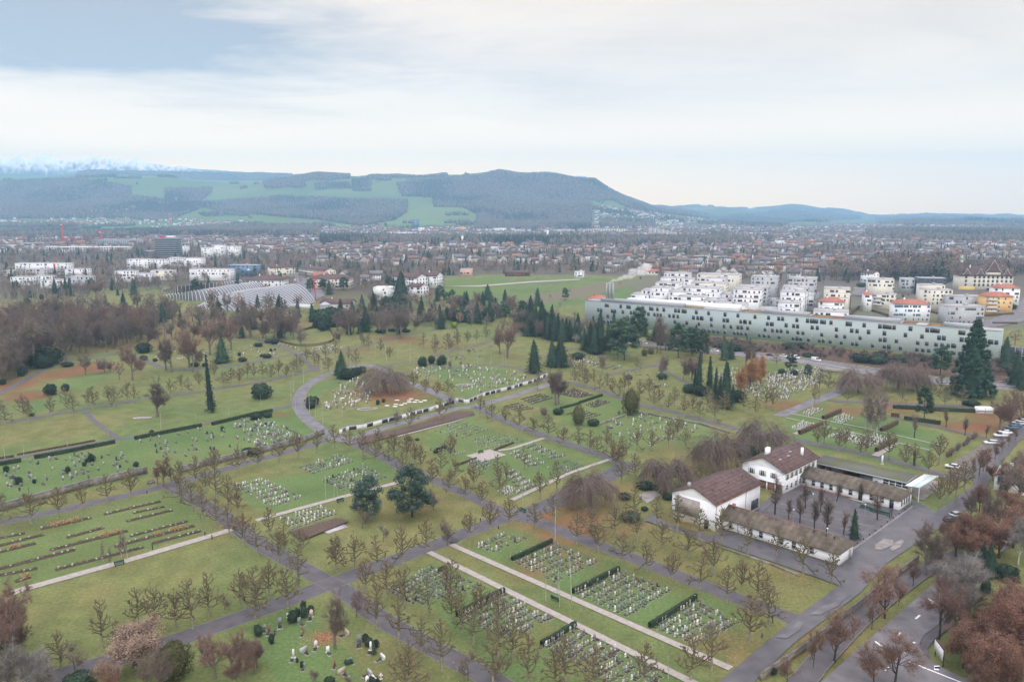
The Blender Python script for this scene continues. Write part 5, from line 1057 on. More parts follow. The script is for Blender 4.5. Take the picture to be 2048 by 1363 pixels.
# ---------------------------------------------------------------- buildings
mat('plaster_white',(.82,.845,.86),ns=.5,na=.05,detail=6);mat('plaster_cream',(.66,.63,.54),ns=.5,na=.06);mat('plaster_grey',(.42,.43,.44),ns=.5,na=.08);mat('plaster_yellow',(.72,.48,.20),ns=.5,na=.05)
mat('roof_brown',(.115,.075,.068),ns=.7,na=.3,detail=7);mat('roof_red',(.36,.145,.10),ns=.6,na=.15);mat('roof_moss',(.12,.10,.075),ns=.5,na=.35,detail=7);mat('roof_green',(.12,.13,.05),ns=.25,na=.2,col2=(.13,.13,.13),detail=5)
mat('panel_green',(.36,.43,.42),ns=.5,na=.025,rough=.6);mat('metal_grey',(.33,.35,.37),rough=.45,spec=.5);mat('metal_dark',(.05,.055,.06),rough=.5);mat('glass_dark',(.035,.042,.05),rough=.12,spec=.7)
mat('glass_blue',(.09,.17,.27),rough=.15,spec=.6);mat('frame_white',(.72,.72,.70));mat('frame_yellow',(.62,.45,.18));mat('slate_blue',(.07,.08,.10),ns=.5,na=.15,rough=.6);mat('terracotta',(.30,.16,.11),ns=.5,na=.2);mat('shutter_green',(.45,.50,.43))
wavecol('roof_brown','X',1.0,.16);wavecol('roof_moss','X',1.6,.14)
mat('flat_white',(.70,.71,.71),ns=.5,na=.06,detail=6)
mat('roof_flat',(.40,.39,.38),ns=.4,na=.15);mat('wood_brown',(.16,.09,.055),ns=.6,na=.2);mat('steel_white',(.72,.73,.74),rough=.4,spec=.5);mat('skin_grey',(.11,.115,.125),rough=.45,spec=.5,ns=.15,na=.12);mat('red_paint',(.55,.035,.03),rough=.5);mat('copper',(.26,.45,.36),rough=.6);mat('solar',(.33,.36,.40),rough=.3)
mat('office_band',(.75,.77,.78));mat('plaster_pink',(.58,.36,.30));mat('concrete_wall',(.48,.46,.43),ns=.3,na=.12);mat('mulch',(.2,.09,.05))
def bld(name,label,cat,P,ang,group=None):
    e=mkobj(name,None,None,loc=tuple(P),rz=ang);tag(e,label,cat,group);return e
WM={};BR=np.random.default_rng(77)
def winmesh(w,h,st):
    if (w,h,st) in WM:return WM[(w,h,st)]
    mb=MB();fr={'w':'frame_white','g':'metal_grey','y':'frame_yellow','b':'frame_white','d':'metal_dark','s':'frame_white'}[st]
    mb.box(-w/2-.07,w/2+.07,-.07,-.004,-.07,h+.07,m=fr);gl='glass_blue' if st=='b' else 'glass_dark';mb.box(-w/2+.03,w/2-.03,-.10,-.05,.03,h-.03,m=gl)
    if st=='w': mb.box(-w/2,w/2,-.125,-.098,h*.48,h*.54,m=fr)
    if st=='s': mb.box(-.04,.04,-.125,-.098,0,h,m=fr);mb.box(-w/2-.55,-w/2-.1,-.08,-.003,0,h,m='shutter_green').box(w/2+.1,w/2+.55,-.08,-.003,0,h,m='shutter_green')
    WM[(w,h,st)]=mb.mesh('window');return WM[(w,h,st)]
def win(root,face,W,D,s,z,w=1.,h=1.4,st='w',nm='window',y0=0.):
    me=winmesh(round(w,2),round(h,2),st)
    loc,rz={'f':((s,y0,z),0),'r':((W,s,z),math.pi/2),'l':((0,s,z),-math.pi/2),'k':((s,D,z),math.pi)}[face]
    return mkobj(nm,me,root,loc=loc,rz=rz)
def gable(root,W,D,z0,rh,m,axis='y',ov=.5,th=.18,x0=0,y0=0,hip=0,nm='roof'):
    mb=MB()
    if axis=='y':
        a,b,c=x0-ov,x0+W/2,x0+W+ov;ya,yb=y0-ov,y0+D+ov;e=z0-ov*rh/(W/2)
        V=[(a,ya,e),(b,ya+hip,z0+rh),(c,ya,e),(a,yb,e),(b,yb-hip,z0+rh),(c,yb,e)]
    else:
        a,b,c=y0-ov,y0+D/2,y0+D+ov;xa,xb=x0-ov,x0+W+ov;e=z0-ov*rh/(D/2)
        V=[(xb,a,e),(xb-hip,b,z0+rh),(xb,c,e),(xa,a,e),(xa+hip,b,z0+rh),(xa,c,e)]
    V2=[(x,y,z+th) for x,y,z in V];VV=V+V2
    q=[(6,7,10,9),(7,8,11,10),(0,3,4,1),(1,4,5,2),(0,6,9,3),(2,5,11,8)]
    mb.add(VV,q=q+[(0,1,7,6),(1,2,8,7),(3,9,10,4),(4,10,11,5)],t=([(6,8,7),(9,10,11)] if hip else []),m=m)
    return mb.build(nm,root)
def gwall(root,W,D,h,rh,m,axis='y',x0=0,y0=0,nm='wall'):
    mb=MB();mb.box(x0,x0+W,y0,y0+D,-.5,h,m=m)
    if axis=='y': mb.add([(x0,y0,h),(x0+W,y0,h),(x0+W/2,y0,h+rh),(x0,y0+D,h),(x0+W,y0+D,h),(x0+W/2,y0+D,h+rh)],t=[(0,1,2),(4,3,5)],m=m)
    else: mb.add([(x0,y0,h),(x0,y0+D,h),(x0,y0+D/2,h+rh),(x0+W,y0,h),(x0+W,y0+D,h),(x0+W,y0+D/2,h+rh)],t=[(1,0,2),(3,4,5)],m=m)
    return mb.build(nm,root)
def bpart(root,nm,m,*bx):
    mb=MB()
    for b in bx: mb.box(*b,m=m)
    return mb.build(nm,root)
def tube(root,nm,m,pts,r):
    mb=MB()
    for a,b in zip(pts[:-1],pts[1:]): mb.seg([a],[b],r,r,k=5,m=m)
    return mb.build(nm,root)
A45=math.radians(-45.5)
def dirv(a): return np.array([math.cos(a),math.sin(a),0])
# chapel hall
Q=G(1429,1062);W_=12.9;P=Q-dirv(A45)*W_;D_=22.6;h=7.2;rh=2.7
e=bld('chapel_hall','tall white gabled chapel hall with brown tiled roof','hall',P,A45)
gwall(e,W_,D_,h,rh,'plaster_white');gable(e,W_,D_,h,rh,'roof_brown',ov=.45)
bpart(e,'facade_panel','concrete_path',(1.2,8.4,-.35,-.003,2.2,6.6));bpart(e,'eave_trim','terracotta',(W_+.46,W_+.6,-.4,D_+.4,h-.35,h-.2));tube(e,'downpipe','metal_grey',[(W_+.5,.3,h-.3),(W_+.1,.3,h-.9),(W_+.1,.3,0)],.07);tube(e,'downpipe','metal_grey',[(W_+.5,15,h-.3),(W_+.1,15,h-.9),(W_+.1,15,0)],.07)
bpart(e,'base_plinth','concrete_path',(W_+.003,W_+.12,0,D_,-.3,.5));bpart(e,'door','metal_dark',(9.9,11.1,-.08,-.003,0,2.4));bpart(e,'roof_vent','metal_grey',(2.5,3.2,3,3.8,h+1.,h+2.3))
for s in (4,12,19): bpart(e,'roof_pipe','metal_dark',(W_*.72,W_*.72+.2,s,s+.2,h+1.2,h+2.1))
bpart(e,'porch_recess','glass_dark',(W_-.2,W_+.01,D_-4.5,D_-.6,.4,3.2))
# villa
Q=G(1567,988);W_=13.2;P=Q-dirv(A45)*W_;D_=20.5;h=6.6;rh=2.9
e=bld('villa','two storey white house with brown gabled roof and grey green shutters','house',P,A45)
gwall(e,W_,D_,h,rh,'plaster_white');gable(e,W_,D_,h,rh,'roof_brown',ov=.7)
for x in (3.,6.5,10.): win(e,'f',W_,D_,x,4.,1.,1.5,'s')
for i in range(7): win(e,'r',W_,D_,1.8+i*2.7,4.,.95,1.6,'s');win(e,'r',W_,D_,1.8+i*2.7,1.0,.95,1.4,'w')
bpart(e,'chimney','plaster_white',(4.2,5.2,5,6.6,h+1.4,h+4.2));bpart(e,'chimney','plaster_white',(10.5,11.1,15,15.8,h+.6,h+3.4));tube(e,'downpipe','metal_grey',[(W_+.6,8,h-.4),(W_+.1,8,h-.9),(W_+.1,8,0)],.07)
for (x,y) in((9,4),(9,9),(10,15),(8,12)): bpart(e,'skylight','solar',(x,x+.7,y,y+1.,h+rh*(1-abs(x+.35-W_/2)/(W_/2))+.05,h+rh*(1-abs(x+.35-W_/2)/(W_/2))+.28))
bpart(e,'ground_floor_recess','terracotta',(5.5,W_-.4,-.02,-.005,.2,2.7));bpart(e,'porch_post','plaster_white',(8,8.3,-.5,-.2,0,2.8),(10.6,10.9,-.5,-.2,0,2.8));bpart(e,'porch_roof','plaster_white',(5,W_,-.7,-.006,2.8,3.0))
# front wing
def wing(name,label,Q,L_,D_,h,rh,m,wx,wst,hipv,ww=1.,wh=1.5):
    P=Q-dirv(A45)*L_;e=bld(name,label,'building',P,A45);gwall(e,L_,D_,h,.02,'plaster_white','x');gable(e,L_,D_,h,rh,m,'x',ov=.6,hip=hipv)
    for x in wx: win(e,'f',L_,D_,x,1.1,ww,wh,wst)
    return e
Q=G(1676.6,1132);L_=34.5
e=wing('office_wing','long low white wing with mossy brown hipped roof in front of the chapel',Q,L_,7.8,3.3,2.0,'roof_moss',[4.2,7,12.6,15.3,20.6,23.8,28.2],'w',3.2)
bpart(e,'plinth','roof_moss',(0,L_,-.06,-.003,-.4,.45));bpart(e,'door','metal_grey',(L_+.004,L_+.07,5.4,6.4,0,2.2));win(e,'f',L_,7.8,.9,1.1,1.,1.5)
for x in (3,6,27,30,32): tube(e,'roof_pipe','metal_dark',[(x,3.,4.5),(x,3.,5.6)],.15)
bpart(e,'chimney','terracotta',(5.2,5.9,3.4,4.1,4.9,6.1));tube(e,'downpipe','terracotta',[(9,-.5,3.1),(9,-.1,2.8),(9,-.1,0)],.06)
tube(e,'ridge_cap','terracotta',[(2.8,3.9,5.5),(L_-2.8,3.9,5.5)],.1)
Q=G(1798.3,1021);L_=35
e=wing('courtyard_wing','long low white wing with brown roof behind the asphalt courtyard',Q,L_,7.8,3.2,1.9,'roof_moss',[3,5.6,8.2,11,13.6,16.2,19,21.8,27.6,30.4],'w',3.2)
bpart(e,'door','glass_dark',(24,25.1,-.07,-.003,.3,2.6));bpart(e,'door','glass_dark',(32.4,33.5,-.07,-.003,.2,2.5));bpart(e,'plinth','terracotta',(0,22,-.06,-.003,-.4,.5))
bpart(e,'step','concrete_path',(21.8,26.2,-1.2,-.08,0,.3),(21.8,26.2,-2.,-1.21,0,.15));[win(e,'r',L_,7.8,y,1.,.8,1.6,'g') for y in (1.5,3.3,5.1,6.8)]
bpart(e,'corner_pier','plaster_white',(L_+.004,L_+.25,7.3,7.9,0,3.2))
# green roofed shed and canopy
FL=G(1628,924,4.);FR=G(1811.5,964,4.);an=math.atan2(FR[1]-FL[1],FR[0]-FL[0]);L_=np.linalg.norm(FR-FL);P=FL.copy();P[2]=0;D_=8.5
e=bld('green_roofed_shed','long low shed with mossy flat roof behind the courtyard wing','shed',P,an)
bpart(e,'roof','roof_green',(-.5,L_+.4,-.5,D_+.4,3.95,4.15));bpart(e,'roof_edge','metal_grey',(-.55,L_+.45,-.62,-.503,3.8,4.2),(L_+.403,L_+.5,-.5,D_+.4,3.8,4.2))
bpart(e,'back_wall','wood_brown',(0,L_,D_-.3,D_,0,3.94));bpart(e,'side_wall','plaster_white',(0,.3,.3,D_-.31,0,3.93));bpart(e,'white_room','plaster_white',(L_*.66,L_,.0,D_-.32,0,3.93));bpart(e,'grey_gate','slate_blue',(L_*.52,L_*.655,.1,.3,0,3.4));bpart(e,'partition','terracotta',(L_*.3,L_*.31,.6,D_-.4,0,3.9),(L_*.12,L_*.13,.6,D_-.4,0,3.9))
for i in range(4):
    for z in(2.4,3.1): win(e,'f',L_,D_,L_*.8+i*1.75,z,1.35,.4,'d')
win(e,'f',L_,D_,L_*.7,1.6,.8,.9,'d')
for i in range(5): win(e,'r',L_,D_,1+i*1.5,3.1,1.2,.5,'d')

a=G(*T('C4',1095,683),3.9);b=G(*T('C4',1250,592),4.1);c=G(*T('C4',1365,606),4.3);d=G(*T('C4',1215,700),4.1);m1=G(*T('C4',1150,692),3.3);m2=G(*T('C4',1300,600),3.4)
e=mkobj('canopy_roof',None,None,loc=(a[0],a[1],0));tag(e,'white and pale green folded canopy roof on slim posts beside the shed','canopy')
O=np.array([a[0],a[1],0])
for nm,pp,mm_ in (('white_panel',(a,m1,m2,b),'steel_white'),('green_panel',(m1,d,c,m2),'copper')):
    V=[tuple(p-O) for p in pp];mb=MB().add(V+[(x,y,z+.12) for x,y,z in V],q=[(0,3,2,1),(4,5,6,7),(0,1,5,4),(1,2,6,5),(2,3,7,6),(3,0,4,7)],m=mm_ if mm_!='copper' else 'pale_green');
    mat('pale_green',(.50,.60,.57),rough=.4);mb.build(nm,e)
for p in (d,m1,c): q=p-O;tube(e,'post','steel_white',[(q[0]*.97,q[1]*.97,0),(q[0]*.97,q[1]*.97,q[2])],.12)
# ---- long pale green building
R0=G(1998,723);dd=np.array([-.8154,.5789,0]);LL=256;P=R0+dd*LL;P[2]=0;an=math.atan2(-dd[1],-dd[0]);D_=13;h=16.4
e=bld('long_green_building','very long pale green four storey building with scattered windows','building',P,an)
bpart(e,'wall','panel_green',(0,LL,0,D_,-2,h));bpart(e,'parapet','metal_grey',(-.1,LL+.1,-.12,.3,h+.003,h+.35))
bpart(e,'roof','roof_flat',(0,LL,.31,D_-.1,h+.004,h+.1))
for x0,x1 in ((12,88),(128,155),(176,206),(228,244)): bpart(e,'roof_plant_screen','metal_grey',(x0,x1 if x1-x0<40 else x0+62,1.2,6.5,h+.101,h+2.3))
for x0,x1 in ((75,87),(112,127),(156,168),(168.5,175),(207,214),(220,227)): bpart(e,'roof_garden','mulch' if x0%2 else 'leaf_moss',(x0,x1,.5,D_-1,h+.102,h+.4)) if 'leaf_moss' in MT else (mat('leaf_moss',(.20,.13,.05),ns=.3,na=.3),bpart(e,'roof_garden','leaf_moss',(x0,x1,.5,D_-1,h+.102,h+.4)))
bpart(e,'penthouse','plaster_white',(30,110,7,12.9,h+.11,h+3.))
rg=np.random.default_rng(12);cnt=0
WP=[(5,2),(3,3.6),(9,3.6),(14,2),(15,.8),(22,1.4)]
far=MB()
for row in range(4):
    z=12.9-row*3.8;x=4+rg.uniform(0,5)
    while x<LL-4:
        x+=rg.choice([3.,4.6,6.3,8.5,11]);
        if x>LL-3:break
        if row==0 and rg.random()<.2: w=3.4;x+=1.5
        else:w=1.8
        st='y' if rg.random()<.22 else 'd' if rg.random()<.5 else 'g'
        if rg.random()<.22 and w<2: win(e,'f',LL,D_,x+2.35,z,w,2.5,'y' if st=='y' else st);cnt+=1
        if cnt<100: win(e,'f',LL,D_,x,z,w,2.5,st);cnt+=1
        else: far.box(x-w/2-.05,x+w/2+.05,-.08,-.003,z-.05,z+2.35,m='metal_grey').box(x-w/2+.05,x+w/2-.05,-.11,-.05,z+.05,z+2.25,m='glass_dark')
if far.n: tag(far.build('more_windows',e),kind='stuff')
ch=bpart(e,'chimney','metal_grey',*[(16+i*1.25,16.9+i*1.25,1.4+(i%2)*1.2,2.3+(i%2)*1.2,h,h+13.5) for i in range(5)])
bpart(e,'bridge_annex','glass_dark',(LL+.01,LL+26,6,10,-1,7.5));bpart(e,'annex_grid','metal_grey',*[(LL+i*3.2,LL+i*3.2+.25,5.8,5.98,-1,7.6) for i in range(1,9)],(LL+.02,LL+26,5.7,5.79,3.2,3.5))
# smoke from its chimney
sm=bpy.data.materials.new('smoke');sm.use_nodes=True;sn=sm.node_tree.nodes;sn.remove(sn['Principled BSDF']);pv=sn.new('ShaderNodeVolumePrincipled');pv.inputs['Density'].default_value=.16;pv.inputs['Color'].default_value=(.95,.96,.97,1);sm.node_tree.links.new(pv.outputs[0],sn['Material Output'].inputs['Volume']);MT['smoke']=sm
top=np.array(P)+dirv(an)*19+np.array([0,0,h+13]);mb=MB();rg=np.random.default_rng(5)
for k in range(15):
    t=k/14;c=top+np.array([t*26+rg.normal()*1.1*t,t*6+rg.normal()*1.,t*8.5+.8+rg.normal()*1.2*t]);r=(.9+3.*t)*rg.uniform(.7,1.1);V=[];q=[]
    for i_ in range(7):
        th=math.pi*(i_+.02)/6.04
        for j in range(9): V.append(c+r*np.array([1.3*math.sin(th)*math.cos(j*.698),1.1*math.sin(th)*math.sin(j*.698),.8*math.cos(th)])*rg.uniform(.85,1.15))
    for i_ in range(6):
        for j in range(9): q.append((i_*9+j,(i_+1)*9+j,(i_+1)*9+(j+1)%9,i_*9+(j+1)%9))
    mb.add(V,q=q,m='smoke')
tag(mb.build('smoke'),kind='stuff')
# ---- terraced flats and other blocks: (roof left px, roof right px, storeys, depth, steps, wall, roof kind, label)
def block(x0,x1,yt,h,D,m,label,ang=None,steps=0,roof='flat',rm='roof_flat',win_=None,cat='apartment block',name='apartment_block',group=None,zt=None,base=None,st='d',bal=False,ww=1.6,wsp=3.4):
    if base is not None:
        Pm=G((x0+x1)/2,base);y=Pm[1];zt=zpix(yt,y)-0;z0=Pm[2];h=max(3,zt-z0)
        PL=np.array([(x0-1024)/F*(y*cp-(zt-HC)*sp),y,z0]);
    else:
        zt=h if zt is None else zt;PL=G(x0,yt,zt);z0=zt-h;PL[2]=z0
    a=math.radians(-24) if ang is None else math.radians(ang)
    # width so that the right corner meets x1
    lo,hi_=1.,400.
    for _ in range(30):
        md=(lo+hi_)/2;q=PL+dirv(a)*md;X=proj(q[0],q[1],zt)[0]
        if X<x1:lo=md
        else:hi_=md
    W=lo;e=bld(name,label,cat,PL,a,group)
    bx=[(0,W,0,D,-3,h)];rf=[(-.12,W+.12,-.12,D+.12,h+.003,h+.28)]
    if roof=='flat':
        bpart(e,'wall',m,*bx);bpart(e,'roof',rm,*rf)
        if W>9: bpart(e,'roof_box','metal_grey' if W>14 else m,(W*.55,W*.55+2.2,D*.4,D*.4+2.4,h+.29,h+1.5))
    else:
        rh=min(W,D)*.22
        gwall(e,W,D,h,.02,m,'x');gable(e,W,D,h,rh,rm,'x' if W>=D else 'y',ov=.6,hip=(min(W,D)*.5 if roof=='hip' else 0))
        if roof=='gable': MB().add([(W,0,h),(W,D,h),(W,D/2,h+rh),(0,0,h),(0,D,h),(0,D/2,h+rh)],t=[(0,1,2),(4,3,5)],m=m).build('gable_wall',e)
        bpart(e,'chimney',m,(W*.3,W*.3+.9,D*.4,D*.4+.9,h+rh*.5,h+rh+1.2))
    ns=max(1,int(h/3.1));zz=h-2.7
    for k in range(ns if win_ is None else win_):
        z=h-2.6-k*3.05
        if z<-1:break
        n=max(1,int(W/wsp));
        if n<=14:
            for i_ in range(n):
                if BR.random()<(.34 if n>3 else .15):continue
                win(e,'f',W,D,(i_+.5+BR.uniform(-.15,.15))*W/n,z+(.15 if st=='d' else 0),ww*[.6,.8,1.,1.9][int(BR.integers(4))],[1.2,1.6,1.9][int(BR.integers(3))] if st=='d' else 1.75,st)
        else:
            for i_ in range(n): win(e,'f',W,D,(i_+.5)*W/n,z,.55*W/n,1.6,st)
        nd=max(1,int(D/3.6))
        for i_ in range(min(nd,5)):
            win(e,'r',W,D,(i_+.5)*D/min(nd,5),z,1.1,1.7,st)
        if bal: bpart(e,'balcony','steel_white',(W*.05,W*.45,-1.3,-.11,z-.45,z-.25),(W*.05,W*.45,-1.3,-1.2,z-.25,z+.6))
    for s in range(steps):   # lower terraces in front, as steps
        hh=h-3.1*(s+1);d0=-4.2*(s+1)
        if hh<2:break
        bpart(e,'terrace_storey',m,(W*.04,W*.94,d0,d0+4.19,-3,hh));bpart(e,'terrace_deck','terracotta' if s%2 else 'roof_flat',(W*.06,W*.92,d0+.2,d0+4.1,hh+.003,hh+.12))
        for i_ in range(max(1,int(W/4.2))): win(e,'f',W,D,(i_+.6)*W*.9/max(1,int(W/4.2)),hh-2.5,3.2 if i_%3==1 else .9,1.6,'d',y0=d0)
    return e
for k in range(85):
    x,y=R.uniform(1265,2040),R.uniform(552,640)
    if y<650-(2048-x)*.07 and y>545: plant(R.choice(['brown_bush','shrub','bare_small']),x,y,h=R.uniform(2,5),dmin=3)
wf='white terraced flat block with flat roofs';gg='white stepped flats behind the long green building'
# position: roof corner px plus roof height; ground rises gently away from the long building
BL=[(1262,1312,588,9,11,'plaster_white',1,'%s at the left end of the rows'),(1301,1337,575,13,12,'plaster_white',1,'second white stepped block from left, narrow and tall'),(1311,1358,565,14,13,'plaster_white',1,'third white stepped block going up the left row'),(1321,1365,555,14,12,'plaster_white',1,'fourth white block going up the left row'),(1328,1377,546,14,11,'plaster_white',0,'uppermost cream block of the left row'),
(1355,1409,592,12,12,'plaster_white',1,'lowest white block of the second row with wide dark window'),(1366,1440,575,15,12,'plaster_white',1,'broad white block of the second row with long parapet'),(1382,1452,565,15,12,'plaster_cream',1,'cream white block near the top of the second row'),(1394,1479,548,17,13,'plaster_cream',1,'uppermost broad cream block of the second row'),
(1425,1491,608,11,12,'plaster_white',0,'lowest white block of the third row'),(1467,1524,578,17,13,'plaster_white',2,'bright white block with a tall blank side wall in the third row'),(1477,1536,573,17,12,'plaster_grey',0,'slate grey block behind the bright white one'),(1502,1556,553,18,12,'plaster_grey',1,'rear grey block with brown side wall'),
(1516,1587,618,8,10,'plaster_white',0,'lowest long white block of the fourth row'),(1556,1600,605,14,12,'plaster_white',1,'white block of the fourth row with big dark window'),(1561,1611,583,17,13,'plaster_white',2,'white stacked block mid way up the fourth row'),(1565,1616,574,17,14,'plaster_white',0,'tall cream block of the fourth row'),(1577,1634,556,18,13,'plaster_grey',1,'uppermost grey block of the fourth row'),
(1627,1698,622,8,11,'plaster_white',0,'low white block with solar panels beside the long building'),(1648,1701,577,16,12,'plaster_cream',2,'pale stepped block above the yellow van'),(1735,1789,558,16,12,'plaster_cream',1,'cream stepped block below the house with round windows'),(1802,1831,558,12,12,'plaster_grey',0,'plain grey block beside the dark wood')]
BL+=[(1283,1330,580,10,10,'plaster_white',0,'low white block squeezed between the first two of the left row'),(1338,1372,583,12,12,'plaster_white',1,'white block with a corner window beside the second row'),(1405,1452,600,10,12,'plaster_white',0,'low white block right behind the long building parapet'),(1440,1476,588,12,12,'plaster_white',1,'white block between the second and third row'),(1455,1482,596,10,9,'plaster_white',0,'small white block with a roof deck in the third row'),(1536,1562,600,8,10,'plaster_grey',0,'small grey block between third and fourth row'),(1600,1628,590,10,12,'plaster_white',0,'narrow white block at the right end of the fourth row'),(1412,1450,556,16,12,'plaster_white',0,'white upper block behind the broad cream one'),(1345,1385,557,13,12,'plaster_white',0,'white upper block between the first and second row')]

for x0,x1,yt,h,D,m,s,lb in BL:
    m={'plaster_white':'flat_white'}.get(m,m)
    lb=lb.replace('%s',wf);block(x0,x1,yt,h,D+10,m,lb,steps=s,group=gg,zt=h+ (0 if yt>585 else 2),ang=-22)
block(1637,1688,602,10,12,'plaster_white','white block with red hipped roof and terrace steps','-24' and -24,steps=2,roof='hip',rm='roof_red')
block(1688,1702,590,12,9,'slate_blue','small dark slate block right of the red roofed terrace block',-24)
block(1722,1747,545,14,10,'plaster_white','tall narrow white gabled house with round windows',-60,roof='gable',rm='roof_brown',cat='house',name='house')
block(1729,1745,588,14,18,'plaster_white','white block with long red roof above the balconies',-18,roof='hip',rm='roof_red',st='w')
block(1745,1791,587,12,12,'plaster_cream','cream block with curved rows of open balconies',-30,bal=True)
block(1790,1862,607,13,13,'plaster_white','white block with blue windows and red hipped roof',-10,roof='hip',rm='roof_red',st='b',wsp=3.)
block(1848,1906,579,16,14,'plaster_cream','cream block with slate blue corners and tall windows',-10,wsp=2.8);block(1840,1891,569,16,12,'plaster_cream','pale block with solar panels on its roof',-14)
block(1838,1893,556,16,14,'slate_blue','dark slate block below the wood',-12);block(1893,1970,612,13,13,'plaster_grey','grey panelled block with slate blue attic storey',-6,wsp=2.8,st='w')
block(1899,1969,592,12,12,'plaster_grey','grey block with recessed roof terraces',-6);block(1971,2027,592,14,13,'plaster_yellow','bright yellow block with orange balconies and red roof',-8,roof='hip',rm='roof_red',bal=True,st='b')
block(1989,2041,575,15,13,'plaster_white','white gabled block with red roof behind the yellow one',-14,roof='hip',rm='roof_red')

# school with spire
PL=G(1917,579);PR_=G(2017,590);an=math.radians(-8);y=PL[1];sc_=y/F
W=98*sc_*1.02;D=16;h=30*sc_;e=bld('school','cream school with brown curved gables and a green spire','school',PL,an)
bpart(e,'wall','plaster_cream',(0,W,0,D,-3,h));bpart(e,'base_storey','frame_yellow',(-.05,W*.3,-.1,-.004,-3,h*.25));gable(e,W,D,h,h*.55,'roof_brown','x',ov=1.,hip=4)
for c_,wd,hh in((.13,.14,.42),(.38,.14,.42),(.62,.28,.85),(.87,.14,.42)):
    x=W*c_;w2=W*wd/2;k=MB();hb_=h if wd<.2 else h+2.5
    prof_=[(-1.15,0),(-.7,.25),(-.35,.62),(0,1.)];pts=[(x+a*w2,hb_+b*h*hh) for a,b in prof_]+[(x-a*w2,hb_+b*h*hh) for a,b in prof_[-2::-1]]
    n=len(pts);V=[(px_,-.8,z) for px_,z in pts]+[(px_,D*.5,z) for px_,z in pts];k.add(V,q=[(i+1,i,i+n,i+n+1) for i in range(n-1)],t=[(0,i,i+1) for i in range(1,n-1)],m='roof_brown').build('curved_gable',e)
    if wd>.2: bpart(e,'gable_wall','plaster_cream',(x-w2*.95,x+w2*.95,-.75,D*.4,h,h+2.6))
    for r_ in(0,): tube(e,'gable_trim','frame_white',[(a_,-.85,b_) for a_,b_ in pts],.16)
for k in range(3):
    for i_ in range(12):
        if i_ in(0,2):continue
        win(e,'f',W,D,(i_+.5)*W/12,h-3.6-k*3.9,1.9,2.6,'s' if 0 else 'g')
tx=W*.06;tw=3.2;bpart(e,'tower','roof_brown',(tx-tw,tx+tw,3,3+2*tw,h,h+5));V=[(tx-tw,3,h+5),(tx+tw,3,h+5),(tx+tw,3+2*tw,h+5),(tx-tw,3+2*tw,h+5)]+[(tx-.9,3+tw-.9,h+12),(tx+.9,3+tw-.9,h+12),(tx+.9,3+tw+.9,h+12),(tx-.9,3+tw+.9,h+12)]
MB().add(V,q=[(0,1,5,4),(1,2,6,5),(2,3,7,6),(3,0,4,7),(4,5,6,7)],m='roof_brown').build('tower_roof',e);bpart(e,'belfry','frame_white',(tx-1.,tx+1.,2+tw,4+tw,h+12.01,h+15));MB().add([(tx-1.7,1.3+tw,h+15.01),(tx+1.7,1.3+tw,h+15.01),(tx+1.7,4.7+tw,h+15.01),(tx-1.7,4.7+tw,h+15.01),(tx,3+tw,h+20)],t=[(0,1,4),(1,2,4),(2,3,4),(3,0,4)],q=[(0,3,2,1)],m='copper').build('spire',e);bpart(e,'chimney','plaster_cream',(W*.22,W*.22+.9,6,6.9,h+3,h+9.5))
# left hand buildings
def lb_(x0,x1,yt,yb,D,m,label,**k):
    m='flat_white' if m=='plaster_white' else m
    return block(x0,x1,yt,0,D,m,label,base=yb,**k)
lb_(29,136,526,549,12,'plaster_white','long white four storey slab with a red stairwell strip',ang=-2,wsp=5);Pz=G(112,549)
e=mkobj('red_stairwell',None,None);bpy.data.objects.remove(e)
for x0,x1,yt,yb,m,lb in [(4,41,541,552,'plaster_cream','low flat cream building with brown roof edge left of the long slab'),(20,60,554,570,'plaster_white','white terrace house with curved grey roof, leftmost of its cluster'),(52,93,538,556,'plaster_grey','grey roofed terrace house in front of the long slab'),(62,98,552,567,'plaster_white','white terrace house in the middle of the curved roof cluster'),(80,128,560,577,'plaster_white','frontmost white terrace house of the curved roof cluster'),(129,170,538,556,'plaster_white','white terrace block with glassy pyramid roof'),(135,176,553,572,'plaster_grey','pale grey terrace block beside the birches')]:
    lb_(x0,x1,yt,yb,14,m,lb,ang=-3,rm='metal_grey',wsp=4)
lb_(86,254,494,504,30,'concrete_wall','long low building site hall with white roof',ang=1,wsp=5,rm='steel_white');lb_(194,278,479,492,25,'metal_grey','long grey office slab with window strips',ang=0,wsp=4)
lb_(28,110,486,494,25,'metal_grey','low grey depot at the far left',ang=0,wsp=8);lb_(0,24,490,500,20,'plaster_white','white depot at the picture edge',ang=0)
# striped tower
Pm=G(332,516);h=ztop(Pm,476)-Pm[2];sc_=Pm[1]/F;W=49*sc_;e=bld('office_tower','dark round cornered office tower with pale floor bands','office tower',Pm-np.array([W/2,0,0]),0.)
def rbox(mb,W,D,z0,z1,r,m,gx=0,k=5):
    pts=[];
    for cx_,cy_,a0 in((W-r,r,-90),(W-r,D-r,0),(r,D-r,90),(r,r,180)):
        for i_ in range(k+1):a=math.radians(a0+90*i_/k);pts.append((cx_+(r+gx)*math.cos(a),cy_+(r+gx)*math.sin(a)))
    n=len(pts);mb.add([(x,y,z0) for x,y in pts]+[(x,y,z1) for x,y in pts],q=[(i_,(i_+1)%n,(i_+1)%n+n,i_+n) for i_ in range(n)],t=[(n,n+i_,n+i_+1) for i_ in range(1,n-1)]+[(0,i_+1,i_) for i_ in range(1,n-1)],m=m);return mb
mat('facade_dark',(.02,.035,.045),rough=.45,spec=.3);rbox(MB(),W,24,-1,h,7,'facade_dark').build('facade',e)
for k in range(9): rbox(MB(),W,24,h*(k+1)/9.5-.22,h*(k+1)/9.5+.22,7,'office_band',gx=.35).build('floor_band',e)
